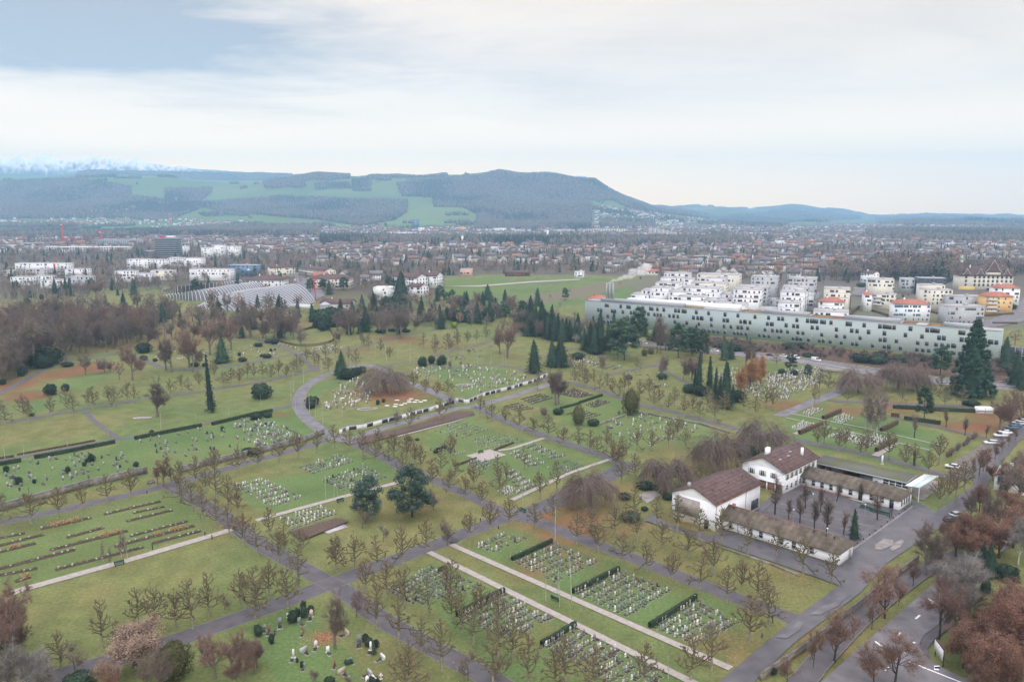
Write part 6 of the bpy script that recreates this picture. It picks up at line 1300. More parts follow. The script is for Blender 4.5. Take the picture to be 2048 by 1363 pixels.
rbox(MB(),W,24,h+.003,h+.6,7,'metal_grey').build('roof',e);bpart(e,'roof_sign','red_paint',(W*.25,W*.5,3,3.6,h+.61,h+3.2));bpart(e,'roof_plant','steel_white',(W*.5,W*.8,6,14,h+.61,h+3.6))
lb_(286,309,502,516,18,'glass_dark','low dark wing of the striped office tower',ang=-4,wsp=60)
for x0,x1,yt,yb,lb in [(402,424,495,516,'shorter white tower block with stacked balconies, left one of the pair'),(424,446,490,516,'middle white tower block with a stair core'),(446,476,492,515,'right white tower block with dark balconies'),(357,372,492,512,'grey tower block right behind the striped office tower'),(253,300,518,540,'white sloping flats behind the bare oak'),(298,330,519,540,'white balcony flats beside the bare oak'),(367,402,516,538,'white stepped flats right of the office tower'),(335,362,515,532,'white flats in front of the office tower')]: lb_(x0,x1,yt,yb,14,'plaster_white',lb,ang=-4,wsp=4,cat='tower block' if 'tower' in lb else 'apartment block')
lb_(229,267,542,564,13,'plaster_white','white house with curved grey roof behind the birch row',ang=0,rm='metal_grey',wsp=4);lb_(264,299,547,563,13,'plaster_white','white flat roofed house behind the birch row',ang=0,rm='metal_grey',wsp=4);lb_(378,460,538,560,14,'plaster_white','long white stepped flats above the wave shaped roofs',ang=-4,steps=1,wsp=4.5);lb_(300,345,541,560,12,'plaster_cream','low cream flats hidden by birches',ang=0,wsp=5)
lb_(456,514,530,552,14,'glass_blue','blue grey glassy office block above the white waves',ang=-6,wsp=5);lb_(491,564,560,580,20,'plaster_white','broad white house with big brown hipped roof by the street',ang=-3,roof='hip',rm='roof_brown',wsp=3.6,st='d');lb_(620,697,557,578,18,'plaster_cream','long pale house with dark hipped roof right of the street',ang=-4,roof='hip',rm='roof_brown',wsp=3.6)
lb_(596,650,535,552,14,'plaster_cream','cream house row with brown roof up the street',ang=-50,roof='gable',rm='roof_brown');lb_(540,590,536,556,12,'plaster_cream','pale green house row left up the street',ang=30,roof='gable',rm='roof_brown')
e=lb_(746,785,575,599,16,'plaster_white','white box shaped hall with overhanging pale roof',ang=-6,wsp=30,rm='steel_white',name='assembly_hall',cat='hall');bpart(e,'front_grille','office_band',(2,9,-.2,-.11,2,12))
lb_(779,832,552,580,16,'plaster_white','pair roofed white gabled house behind the big spruce',ang=-40,roof='gable',rm='roof_brown',cat='house',name='house');lb_(843,873,551,575,16,'plaster_white','white gabled house with steep grey roof by the green field',ang=-20,roof='gable',rm='roof_brown',cat='house',name='house');lb_(815,840,572,592,12,'plaster_white','white timbered gable house by the mound of earth',ang=-35,roof='gable',rm='roof_brown',cat='house',name='house')
lb_(920,944,538,551,12,'plaster_pink','pink flat fronted house above the green field',ang=-4,cat='house',name='house');lb_(1149,1168,543,555,12,'plaster_white','small white cube house on the field edge',ang=-8,cat='house',name='house');lb_(1170,1216,598,606,14,'terracotta','low farmhouse with big red hipped roof behind the long building',ang=-20,roof='hip',rm='roof_red',cat='house',name='house')
lb_(1010,1060,545,552,10,'wood_brown','low dark sheds on the crest of the green field',ang=-2,roof='gable',rm='roof_brown',cat='shed',name='shed');lb_(1285,1316,542,552,10,'plaster_cream','reddish roofed farmhouse on the field edge',ang=-5,roof='gable',rm='roof_red',cat='house',name='house')
# wall strip on the slab
e=bld('stair_tower','dark red stair tower on the long white slab','stair tower',G(109,550)+np.array([0,-.6,0]),-.03);bpart(e,'shaft','red_paint',(0,2.2,0,.5,0,ztop(G(109,550),527)-.3));bpart(e,'cap','metal_grey',(-.1,2.3,-.1,.6,ztop(G(109,550),527)-.29,ztop(G(109,550),527)-.1))
# far slabs
for x0,x1,yt,yb,m,lb in [(1177,1255,458,467,'plaster_cream','long beige housing slab at the foot of the hill'),(1355,1424,471,480,'concrete_wall','row of lower grey slabs right of the concrete towers'),(774,792,464,471,'plaster_white','white far block, left one under the green slope'),(795,824,464,472,'plaster_white','white far block beside the pale terrace blocks'),(957,985,458,465,'plaster_white','long white far block right of the yellow one'),(987,1012,456,464,'plaster_white','bright white far block near the church tower'),(916,931,454,463,'plaster_yellow','small yellow far block at the hill foot'),(836,848,455,465,'plaster_white','white far block right of the blue glass tower'),(1555,1569,481,492,'plaster_white','single white tower block in the right valley'),(1024,1047,459,467,'concrete_wall','grey far block at the dark slope foot'),(1105,1150,459,466,'concrete_wall','long grey far block under the wooded slope'),
(300,340,452,457,'plaster_white','pale far block at the valley fields'),(372,400,449,455,'plaster_white','white far block left of the valley fields'),(1700,1735,461,466,'plaster_white','long white far block in the right valley'),(1945,2003,487,494,'plaster_white','long white far hall in front of the right wood')]:
    lb_(x0,x1,yt,yb,20,m,lb,ang=-2,wsp=9,win_=3)
for i_ in range(7): lb_(1299+i_*8.2,1304.5+i_*8.2,455+i_*1.6,474,20,'concrete_wall','slim concrete high rise, %s from left of the far row'%ordn(i_+1),ang=-4,wsp=6,cat='tower block',group='row of far concrete high rises')
lb_(825,837,438,458,22,'glass_blue','blue glass high rise below the green slope',ang=0,wsp=8,cat='tower block')
def steeple(px,yb,yt,w,m,label,cap='metal_grey',pointed=True):
    Pm=G(px,yb);h=ztop(Pm,yt)-Pm[2];e=bld('church_tower',label,'church tower',Pm,.3);bpart(e,'shaft',m,(-w/2,w/2,-w/2,w/2,0,h*(.86 if pointed else .97)));hb=h*(.86 if pointed else .97)
    MB().add([(-w*.6,-w*.6,hb+.01),(w*.6,-w*.6,hb+.01),(w*.6,w*.6,hb+.01),(-w*.6,w*.6,hb+.01),(0,0,h+2)],t=[(0,1,4),(1,2,4),(2,3,4),(3,0,4)],q=[(0,3,2,1)],m=cap).build('tower_cap',e)
steeple(924.5,490,471,6.,'plaster_white','tall white church tower standing over the roofs',pointed=False);steeple(883,506,485,4.2,'concrete_wall','slim pale stone steeple left of the white tower',pointed=False);steeple(1095,476,457,5,'plaster_white','white far steeple below the wooded slope');steeple(1122,479,464,4,'plaster_white','shorter white far steeple to its right');steeple(906,530,509,1.6,'concrete_wall','thin factory chimney among the roofs',pointed=False)
# buildings and mast on the hill top
P=G(1165,356);block(1152,1172,352,0,12,'plaster_white','long pale hotel on the wooded hill top',base=356.5,ang=0,wsp=20);block(1122,1143,355,0,12,'copper','low greenish pavilion on the hill top',base=358,ang=0,wsp=20)
Pm=G(891,352);e=bld('radio_mast','dark mast with round platforms on the ridge','mast',Pm,0.);hh=ztop(Pm,335)-Pm[2];mb=MB().seg([(-3,0,0),(3,0,0),(0,4,0)],[(-1,0,hh),(1,0,hh),(0,1,hh)],.9,.7,k=4,m='metal_dark').build('mast_legs',e);mb=MB()
for z in(.62,.75,.9): mb.seg([(0,1,hh*z)],[(0,1,hh*z+3)],13-10*abs(z-.75),13-10*abs(z-.75),k=8,m='metal_dark')
mb.build('platform',e)
# ---- wave shaped halls
def wave(label,feet,crest,n,wfun,extra=0):
    """feet/crest: ground and crest lines; each arch spans down-slope either side of the crest"""
    Bd=np.array([math.cos(math.radians(-46)),math.sin(math.radians(-46)),0])
    ff=np.array(feet,float);cr=np.array(crest,float);tt=np.linspace(0,1,n);sf=np.linspace(0,1,len(ff));sk=np.linspace(0,1,len(cr))
    arches=[]
    for t in tt:
        Fp=G(np.interp(t,sf,ff[:,0]),np.interp(t,sf,ff[:,1]));cxp,cyp=np.interp(t,sk,cr[:,0]),np.interp(t,sk,cr[:,1])
        lo,hi_=0.,60.   # half span so that the crest lands on its place
        for _ in range(25):
            md=(lo+hi_)/2;q=Fp-Bd*md
            if proj(q[0],q[1],4)[0]>cxp:lo=md
            else:hi_=md
        q=Fp-Bd*lo;hz_=max(.6,zpix(cyp,q[1])-Fp[2]);arches.append((Fp,lo,hz_,q))
    O=arches[0][0];e=bld('wave_hall',label,'hall',O,0.);K=16;grid=[]
    for Fp,w,hz_,q in arches:
        C=[]
        for k in range(K+1):
            a=math.pi*k/K;u=math.cos(a)  # 1 at foot, -1 at back foot
            C.append(q+Bd*w*u+np.array([0,0,hz_*(1-abs(u)**2.1)])-O)
        C=np.array(C);grid.append(C);MB().seg(C[:-1],C[1:],.2,.2,k=5,m='steel_white').build('arch_rib',e)
    g=np.array(grid)[:,:, :].copy();g[:,:,2]-=.5;V=g.reshape(-1,3);i=np.arange(n-1)[:,None]*(K+1)+np.arange(K)[None,:];qd=np.stack([i,i+1,i+K+2,i+K+1],2).reshape(-1,4);MB().add(V,q=qd,m='skin_grey').build('roof_skin',e)
    V=g[-1];c=V[0]*.5+V[-1]*.5;c[2]=0;MB().add(np.vstack([V,c]),t=[(K+1,k,k+1) for k in range(K)],m='glass_dark').build('end_wall',e)
wave('nearest and largest of three wave shaped halls of white arches',[(398,617),(420,619),(470,621),(536,620),(580,613),(609,611),(631,604)],[(392,612),(420,604),(470,591),(530,577),(591,567.5)],34,None)
wave('middle of three wave shaped halls of white arches',[(330,593),(379,602),(449,599),(500,590),(535,582)],[(325,590),(380,582),(430,575),(480,567),(518,562.5)],34,None)
wave('rearmost of three wave shaped halls of white arches',[(322,582),(353,587),(430,580),(487,571)],[(319,579),(370,572),(430,565),(480,559)],30,None)
P=G(584,622);e=bld('footbridge','covered pale footbridge in front of the white waves','footbridge',P,-.45);bpart(e,'deck','concrete_wall',(0,20,0,2.5,3,3.4));bpart(e,'side_panel','office_band',(0,20,-.2,-.01,3,5.6));bpart(e,'roof','steel_white',(0,20,-.3,2.6,5.61,5.8));bpart(e,'post','metal_grey',(2,2.3,1,1.3,0,3),(16,16.3,1,1.3,0,3))
P=G(651,632);e=bld('domed_tower','squat grey round tower with metal dome roof','tower',P,0.);MB().seg([(0,0,0)],[(0,0,9)],3.8,3.8,k=14,m='plaster_grey').build('wall',e);MB().seg([(0,0,9.01)],[(0,0,11)],4.3,.6,k=14,m='metal_grey').build('dome',e)
P=G(645,618);block(640,700,606,0,14,'concrete_wall','long low old wall building behind the domed tower',base=622,ang=-8,roof='gable',rm='roof_brown',wsp=6,win_=1)
P=G(632,603);e=bld('red_sculpture_mast','tall bright red steel mast with a curved hook','sculpture',P,0.);hh=ztop(P,554);tube(e,'mast','red_paint',[(0,0,0),(-1.5,0,hh)],.45);tube(e,'hook','red_paint',[(-1,0,hh*.65),(1.5,0,hh*.72),(2,0,hh*.8),(1.,0,hh*.86),(-.8,0,hh*.88)],.3)
# ---- cranes
def crane(px,yb,yt,x0,x1,label,m='red_paint'):
    P=G(px,yb);h=ztop(P,yt);s=P[1]/F;e=bld('tower_crane',label,'crane',P,0.);a=(x0-px)*s;b=(x1-px)*s;r=1.1 if m=='red_paint' else .5
    mb=MB()
    for z in np.arange(0,h,4):
        for k in range(4):
            c=[(-r,-r),(r,-r),(r,r),(-r,r)];p=c[k];q=c[(k+1)%4];mb.seg([(*p,z)],[(*q,min(z+4,h))],.16*r+.1,.16*r+.1,k=4,m=m)
    for c in((-r,-r),(r,-r),(r,r),(-r,r)): mb.seg([(*c,0)],[(*c,h)],.25*r+.1,.25*r+.1,k=4,m=m)
    mb.build('mast',e);mb=MB();xs=np.linspace(a,b,18)
    for i_ in range(17): mb.seg([(xs[i_],0,h+ (i_%2)*1.6)],[(xs[i_+1],0,h+((i_+1)%2)*1.6)],.25*r+.05,.25*r+.05,k=4,m=m)
    mb.seg([(a,0,h)],[(b,0,h)],.4*r+.05,.4*r+.05,k=4,m=m).build('jib',e);bpart(e,'cab','steel_white',(-r,r,-r-2,-r,h-3,h-.6));sd_=1 if abs(a)<abs(b) else -1;bpart(e,'counterweight','metal_dark',((a if sd_>0 else b-2.),(a+2. if sd_>0 else b),-1,1,h-2.6,h-.2))
crane(127,491,448,101,192,'tallest red tower crane with a long jib');crane(140,490,477,124,178,'low red crane just right of the tallest one');crane(203,490,463,195,219,'red tower crane in front of the grey office slab');crane(341,448,431,328,362,'faint red far crane in front of the green hill');crane(1985,478,463,1982,1992,'faint red far crane in the right valley');crane(1415,534,512,1387,1417,'thin white crane among the right hand trees','steel_white')
# ---- cars
for n_,c in {'white':(.72,.73,.73),'silver':(.42,.44,.45),'blue':(.10,.19,.30),'dark':(.03,.032,.04),'yellow':(.65,.42,.05),'red':(.4,.03,.03)}.items(): mat('car_'+n_,c,rough=.3,spec=.6)
mat('tyre',(.02,.02,.02));mat('lamp_white',(.8,.8,.76),rough=.3);mat('lamp_red',(.4,.02,.02))
CMESH={}
def carm(col,kind):
    if (col,kind) in CMESH:return CMESH[(col,kind)]
    p={'car':([(-2.15,.35),(-2.2,.8),(-2.0,.98),(-.95,1.02),(-.95,1.02),(1.25,1.0),(2.05,.85),(2.15,.6),(2.1,.3)],[(-1.75,.98),(-1.25,1.44),(.35,1.46),(1.15,1.0)]),'wagon':([(-2.2,.35),(-2.25,.95),(-2.1,1.0),(1.25,1.0),(2.1,.86),(2.2,.6),(2.15,.3)],[(-2.1,1.0),(-1.8,1.5),(.4,1.52),(1.15,1.0)]),'van':([(-2.5,.4),(-2.55,1.2),(-2.5,1.25),(1.6,1.2),(2.4,1.05),(2.5,.7),(2.45,.35)],[(-2.5,1.2),(-2.45,2.1),(1.1,2.15),(1.75,1.2)])}[kind]
    def ex(pts,w,m,mb,w2=None):
        n=len(pts);w2=w2 or w;zmx=max(z for _,z in pts);V=[(x,-(w if z<zmx-.2 else w2),z) for x,z in pts]+[(x,(w if z<zmx-.2 else w2),z) for x,z in pts];cx_=np.mean([a for a,_ in pts]);cz=np.mean([b for _,b in pts]);V+=[(cx_,-w,cz),(cx_,w,cz)]
        return mb.add(V,q=[(i_,i_+n,(i_+1)%n+n,(i_+1)%n) for i_ in range(n)],t=[(2*n,i_,(i_+1)%n) for i_ in range(n)]+[(2*n+1,(i_+1)%n+n,i_+n) for i_ in range(n)],m=m)
    body=ex(p[0],.88,'car_'+col,MB());g=MB();ex(p[1],.80,'glass_dark',g,.66);zt=max(z for _,z in p[1]);xs=[x for x,z in p[1] if z>zt-.1];roof=MB().box(min(xs)-.02,max(xs)+.02,-.68,.68,zt-.03,zt+.03,m='car_'+col)
    if kind=='van': roof.box(-2.5,.2,-.83,.83,1.2,2.12,m='car_'+col)
    wh=MB();wh.seg([(0,-.1,0)],[(0,.1,0)],.32,.32,k=10,m='tyre');CMESH[(col,kind)]=(body.mesh('body'),g.mesh('cabin_glass'),roof.mesh('car_roof'),wh.mesh('wheel'),MB().box(-.05,.05,-.16,.16,-.08,.08,m='lamp_white').mesh('headlight'),MB().box(-.05,.05,-.14,.14,-.08,.08,m='lamp_red').mesh('tail_lamp'));return CMESH[(col,kind)]
def car(px,py,ang,col,kind,label):
    P=G(px,py);b,g,r,wm,hl,tl=carm(col,kind);e=bld('parked_car' if kind!='van' else 'parked_van',label,'car' if kind!='van' else 'van',P+np.array([0,0,.05]),math.radians(ang),'parked and driving cars');mkobj('body',b,e);mkobj('cabin_glass',g,e);mkobj('car_roof',r,e)
    for x in(-1.35,1.35):
        for y in(-.8,.8): mkobj('wheel',wm,e,loc=(x,y,.32))
    for y in(-.6,.6): mkobj('headlight',hl,e,loc=(2.13 if kind!='van' else 2.45,y,.68));mkobj('tail_lamp',tl,e,loc=(-2.2 if kind!='van' else -2.53,y,.8))
for a in [(1982,888,170,'white','wagon','white estate car parked alone on the gravel'),(2003,874,170,'white','van','silvery white minivan, frontmost of the parked row'),(2010,867,170,'white','car','white car just behind the minivan'),(2017,862,172,'dark','car','dark grey blue car, third in the parked row'),(2023,857,172,'blue','wagon','blue estate car in the middle of the parked row'),(2030,853,172,'blue','car','blue car behind the blue estate'),(2037,849,172,'white','car','white car near the back of the parked row'),(2043,845,172,'white','wagon','white estate at the back of the parked row'),(2046,838,172,'dark','car','dark car half cut by the picture edge'),
(1905,936,150,'white','car','white hatchback beside the pollarded trees'),(1914,1033,20,'silver','car','silver car half hidden by rust trees'),(1903,1043,20,'dark','wagon','black car beside the silver one'),(1664,945,140,'white','van','white van between the shed and the wing'),(1716,948,-40,'silver','van','silver van under the green roofed shed'),
(1632,722,-35,'white','van','white van driving on the motorway'),(1590,717,-35,'white','van','white delivery van left of the lone van'),(1568,714,-35,'white','car','white car behind the delivery van'),(1540,712,-35,'dark','car','dark car on the motorway by the larch'),(1430,703,-35,'white','car','white car behind the pines'),(1418,702,-35,'silver','car','silver car behind the pines'),(1288,688,-20,'white','car','white car on the motorway left of the bare poplars'),(1276,687,-20,'dark','car','dark car by the fir grove motorway gap'),(1850,762,-30,'silver','car','silver car right of the purple beeches'),
(1710,579,60,'yellow','van','yellow van in the lane between the flats'),(1799,584,0,'white','car','white car beside the cream balconies'),(590,562,95,'white','van','white van coming down the steep street'),(617,585,10,'blue','van','blue van at the lower end of the street'),(574,575,95,'dark','car','dark car parked in the steep street'),(1975,1110,50,'dark','car','dark car under the rust thicket'),(1990,1085,50,'blue','car','blue car under the rust thicket'),(1986,1108,40,'yellow','van','yellow van hidden in the rust thicket')]: car(*a)
# ---- lamps, benches, bollards, board, well
def lamp(px,py,h,label,globe=True):
    P=G(px,py);e=bld('street_lamp',label,'lamp',P,.3);tube(e,'pole','metal_grey',[(0,0,0),(0,0,h)],.06)
    if globe: clump=MB().seg([(0,0,h),(0,0,h+.22)],[(0,0,h+.22),(0,0,h+.42)],[.12,.24],[.24,.1],k=8,m='lamp_white').build('globe',e)
    else: bpart(e,'lamp_head','lamp_white',(-.1,.9,-.12,.12,h,h+.12))
for x,y,hh,lb,gl in [(1625,1012,3.4,'globe lamp at the far side of the courtyard',1),(1729,1034,3.4,'globe lamp by the courtyard benches',1),(1653,1084,3.4,'globe lamp behind the front wing ridge',1),(1586,1045,3.4,'globe lamp in the middle of the courtyard',1),(1988,1375,7,'curved street lamp at the bottom right corner',0),(1621,702,9,'tall motorway lamp by the white van',0),(1787,1000,0,'',0)][:6]: lamp(x,y,hh,lb,gl)
def bench(px,py,ang,label,L_=2.2):
    P=G(px,py);e=bld('park_bench',label,'bench',P,math.radians(ang));mat('bench_green',(.03,.10,.07));bpart(e,'seat','bench_green',(-L_/2,L_/2,-.25,.25,.42,.5));bpart(e,'backrest','bench_green',(-L_/2,L_/2,.26,.32,.55,1.));
    for x in(-L_/2+.2,L_/2-.2): bpart(e,'leg','metal_dark',(x-.05,x+.05,-.2,.25,0,.419))
for a in [(239,1129,43,'green bench beside the long pale path'),(681,1003,43,'green bench on the path below the bright lawn'),(1111,1199,135,'dark bench between the twin pale paths'),(962,906,43,'green bench on the pale terrace'),(1045,1023,-45,'green bench by the avenue corner')]: bench(*a)
bench(1742,1021,-45,'long grey green bench left of the courtyard globe lamp',6.);bench(1758,1027,-45,'long grey green bench right of the courtyard globe lamp',5.);bench(1612,992,40,'long pale bench at the courtyard far corner',6.)
def bollard(px,py,h,label):
    P=G(px,py);e=bld('bollard_light',label,'bollard',P,.2);MB().seg([(0,0,0)],[(0,0,h)],.13,.13,k=8,m='metal_dark').build('post',e);MB().seg([(0,0,h)],[(0,0,h+.08)],.17,.15,k=8,m='metal_grey').build('cap',e)
for x,y,h,lb in [(294,986,1.,'black bollard on the lawn by the stone wall'),(410,1070,1.1,'black bollard left of the pale path end'),(424,1077,1.,'black bollard right of the pale path end'),(305,1098,1.9,'tall dark water post beside the long pale path'),(788,962,1.,'black bollard at the bright lawn path end'),(961,1042,1.,'black bollard on the lawn below the avenue'),(997,1057,1.,'black bollard across the front path'),(1524,1274,1.,'dark bollard on the right lawn edge'),(1779,1036,2.4,'dark tall gate post by the courtyard kerb'),(1783,1033,2.2,'dark slim gate post beside its twin')]: bollard(x,y,h,lb)
for i_ in range(9):
    f=i_/8;bollard(1715+f*95,1088-f*68,.7,'small dark post, %s from left along the courtyard kerb'%ordn(i_+1))
P=G(1867,1310);Q=G(1879,1327);an=math.atan2(Q[1]-P[1],Q[0]-P[0]);L_=np.linalg.norm(Q-P)+1.2;e=bld('sign_board','white and pink roadside sign board on dark posts','sign board',P,an)
bpart(e,'board','white_paint',(0,L_,0,.1,1.2,3.3));bpart(e,'board_frame','car_red' if 0 else 'plum',(-.1,L_+.1,-.02,.12,3.301,3.45),(L_+.001,L_+.12,-.02,.12,1.1,3.3)) if 'plum' in MT else (mat('plum',(.12,.03,.06)),bpart(e,'board_frame','plum',(-.1,L_+.1,-.02,.12,3.301,3.45),(L_+.001,L_+.12,-.02,.12,1.1,3.3)))
bpart(e,'post','metal_dark',(.1,.25,.11,.25,0,3.2));bpart(e,'post','metal_dark',(L_-.25,L_-.1,.11,.25,0,3.2))
P=G(1887,1330);e=bld('road_sign','grey pole with small orange topped sign by the board','road sign',P,0.);tube(e,'pole','metal_grey',[(0,0,0),(0,0,3.)],.06);bpart(e,'sign_plate','frame_yellow',(-.3,.3,-.08,-.061,2.5,3.))
P=G(1764,928);e=bld('white_column','slim white memorial column on the lawn behind the shed','column',P,0.);bpart(e,'shaft','plaster_white',(-.2,.2,-.2,.2,.2,3.));bpart(e,'foot','pale_stone',(-.5,.5,-.5,.5,0,.199))
P=G(302,966);e=bld('stone_well','small dark stone trough against the retaining wall','trough',P,.7);bpart(e,'basin','old_stone',(-1,1,-.6,.6,0,.8));bpart(e,'water','glass_dark',(-.8,.8,-.4,.4,.801,.83))
P=G(1954,827);e=bld('container','white box container with a dark blue stripe by the hedge','container',P,-.1);bpart(e,'shell','plaster_white',(0,6,0,2.4,0,2.6));bpart(e,'stripe','slate_blue',(-.02,6.02,-.03,-.004,1.,1.3));bpart(e,'door','metal_grey',(2.9,3.1,-.05,-.031,.1,2.5))
mat('roof_dull2',(.23,.10,.075),ns=.6,na=.2)
# small red roofed house at right
block(1990,2060,948,5,9,'plaster_white','white cottage with red brown roof behind the pale bare tree',ang=-45,roof='gable',rm='roof_dull2',zt=4.5,cat='house',name='house')
# ---------------------------------------------------------------- town houses and woods
def house_mb(W,D,H,RH,hip,wall,roof,ax=0):
    w=MB();w.box(-W/2,W/2,-D/2,D/2,-2,H,m=wall)
    r=MB();o=.5;h_=D/2*.9 if hip else 0;e=H-.2
    V=[(W/2+o,-D/2-o,e),(W/2+o-h_,0,H+RH),(W/2+o,D/2+o,e),(-W/2-o,-D/2-o,e),(-W/2-o+h_,0,H+RH),(-W/2-o,D/2+o,e)]
    r.add(V,q=[(0,1,4,3),(1,2,5,4),(0,3,5,2)],t=[(0,2,1),(3,4,5)] if hip else None,m=roof)
    if not hip: w.add([(W/2,-D/2,H),(W/2,D/2,H),(W/2,0,H+RH-.2),(-W/2,-D/2,H),(-W/2,D/2,H),(-W/2,0,H+RH-.2)],t=[(0,1,2),(4,3,5)],m=wall)
    n=max(2,int(W/2.6))
    for z in np.arange(1.,H-1.4,2.9):
        for i in range(n):
            x=-W/2+(i+.5)*W/n
            for s in(-1,1): w.box(x-.5,x+.5,s*D/2-.05,s*D/2+.05,z,z+1.4,m='glass_dark')
        for y in(-D/4,D/4):
            for s in(-1,1): w.box(s*W/2-.05,s*W/2+.05,y-.5,y+.5,z,z+1.4,m='glass_dark')
    r.box(W*.15,W*.15+.8,.4,1.2,H+RH*.3,H+RH+.9,m='terracotta')
    return w,r
mat('house_ochre',(.50,.40,.26),ns=.5,na=.1);mat('house_white',(.72,.71,.69),ns=.5,na=.08,orand=.1);mat('house_beige',(.48,.43,.36),ns=.5,na=.08,orand=.1);mat('roof_grey',(.15,.14,.145),ns=.6,na=.2,orand=.2);mat('roof_dull',(.16,.105,.09),ns=.6,na=.25,orand=.25);mat('roof_orange',(.30,.14,.09),ns=.6,na=.2,orand=.15)
HV=[]
for (W,D,H,RH,hip) in [(12,10,6,4,0),(16,11,8,4.5,0),(22,12,9,4.5,1),(11,11,7,3.8,1),(9,9,6,4,0),(14,9,6,5,0)]:
    for wl,wc in(('house_white','white'),('house_beige','beige'),('house_ochre','ochre')):
        for rf,rc in(('roof_dull','brown roofed'),('roof_grey','grey roofed'),('roof_orange','orange roofed')):
            w_,r_=house_mb(W,D,H,RH,hip,wl,rf);HV.append((w_,r_,f"{wc} {rc} {'row house' if W>20 else 'house'}",(W,D,H,RH,hip)))
HMS={}
def densok(px,py,y):
    if inpoly([(880,550),(1000,546),(1320,548),(1300,605),(1160,630),(1020,650),(880,620)],px,py):return False
    if inpoly([(1250,640),(1262,560),(1320,536),(1480,538),(1560,545),(1720,545),(1900,545),(2100,560),(2100,700),(1250,700)],px,py):return False
    return True
cand=[];rg=np.random.default_rng(31);y=640.
while y<3300:
    step=26+y*.004
    half=.68*y
    for x in np.arange(-half,half,28+y*.003):
        xx=x+rg.normal()*8;yy=y+rg.normal()*8;cand.append((xx,yy))
    y+=step
cand=np.array(cand);cz=Hh(cand[:,0],cand[:,1]);cpx,cpy=proj(cand[:,0],cand[:,1],cz)
dn=vnoise(cand[:,0],cand[:,1],180,41)*.7+vnoise(cand[:,0],cand[:,1],60,42)*.3;fmask=np.zeros(len(cand),bool)
for P in FOREST:fmask|=inpoly(P,cpx,cpy)
bad=inpoly([(880,548),(1000,544),(1320,546),(1320,560),(1260,600),(1160,640),(1020,650),(860,625)],cpx,cpy)|inpoly([(1230,720),(1262,560),(1320,556),(1480,558),(1560,560),(1640,560),(1720,553),(1830,556),(1900,556),(1910,540),(2100,556),(2100,760),(1250,700)],cpx,cpy)|(cpy>592)|(inpoly([(150,440),(360,440),(360,462),(150,466)],cpx,cpy))
apt=(cpx<620)&(cpy>505)
town=[];trees=[]
for i,(x,y) in enumerate(cand):
    if cpx[i]<-60 or cpx[i]>2110:continue
    if bad[i]:continue
    if fmask[i]: continue
    th=.41
    if cpx[i]<480:th=.33
    if cpx[i]>1560 and y<1500:th=.5
    if apt[i]:th=.12
    if y>1500:th=.6
    if dn[i]<th and rg.random()<.9: town.append((x,y,cz[i],cpx[i],cpy[i]))
    elif rg.random()<.9: trees.append((x,y,cz[i],cpx[i],cpy[i]))
town.sort(key=lambda t:t[1]);print('town',len(town),'trees',len(trees))
wgt=np.array([.5 if 'orange' in h[2] else 1 if 'ochre' in h[2] else 5 for h in HV],float)
for i,h in enumerate(HV):
    if 'beige' in h[2]:wgt[i]*=.5
wgt/=wgt.sum()
blk=[(o.location.x,o.location.y) for o in bpy.data.objects if o.parent is None and o.get('category') in('apartment block','hall','house','tower block','office tower','church tower','building')]
blk=np.array(blk)
nI=0;restH={}
for (x,y,z,px,py) in town:
    if len(blk) and np.min(np.hypot(blk[:,0]+8-x,blk[:,1]+6-y))<22: continue
    v=int(rg.choice(len(HV),p=wgt));a=vnoise(x,y,260,44)*3.2+rg.choice([0,math.pi/2])+rg.normal()*.05
    if nI<300 and 0<px<2048:
        if v not in HMS: HMS[v]=(HV[v][0].mesh('house_wall'),HV[v][1].mesh('house_roof'))
        e=mkobj('house',None,None,loc=(x,y,z),rz=a);mkobj('wall',HMS[v][0],e);mkobj('roof',HMS[v][1],e);e['category']='house';e['group']='houses of the town beyond the cemetery';rec(e,HV[v][2],px,py);nI+=1
    else: restH.setdefault(v,[]).append((x,y,z,a))
# farther houses on the slopes and in the valley
FT=[([(560,455),(1540,455),(1540,480),(640,480)],.75),([(1182,412),(1225,412),(1240,420),(1300,424),(1340,436),(1340,446),(1190,446)],.8),([(1265,426),(1440,440),(1560,458),(1540,470),(1310,450)],.75),([(1480,448),(2048,450),(2048,462),(1800,460),(1730,466),(1740,480),(2048,488),(2048,512),(1480,505)],.6),([(0,438),(300,436),(512,444),(540,458),(370,464),(360,450),(150,450),(0,450)],.75),([(172,404),(205,408),(270,412),(268,424),(210,430),(172,428)],.6),([(310,412),(365,390),(368,396),(322,418)],.5)]
y=2300.;c2=[]
while y<5000:
    for x in np.arange(-.68*y,.68*y,36): c2.append((x+rg.normal()*8,y+rg.normal()*8))
    y+=34
c2=np.array(c2);z2=Hh(c2[:,0],c2[:,1]);px2,py2=proj(c2[:,0],c2[:,1],z2);used=np.zeros(len(c2),bool)
for P,d in FT:
    m=inpoly(P,px2,py2)&~used&((c2[:,1]>3300)|(np.zeros(len(c2),bool)));dd2=vnoise(c2[:,0],c2[:,1],150,47)
    for i in np.where(m)[0]:
        used[i]=True
        if rg.random()<d and dd2[i]<.72:
            v=int(rg.choice(len(HV),p=wgt));restH.setdefault(v,[]).append((c2[i,0],c2[i,1],z2[i],rg.uniform(0,3.1)))
        elif rg.random()<.8: trees.append((c2[i,0],c2[i,1],z2[i],px2[i],py2[i]))
mb=MB()
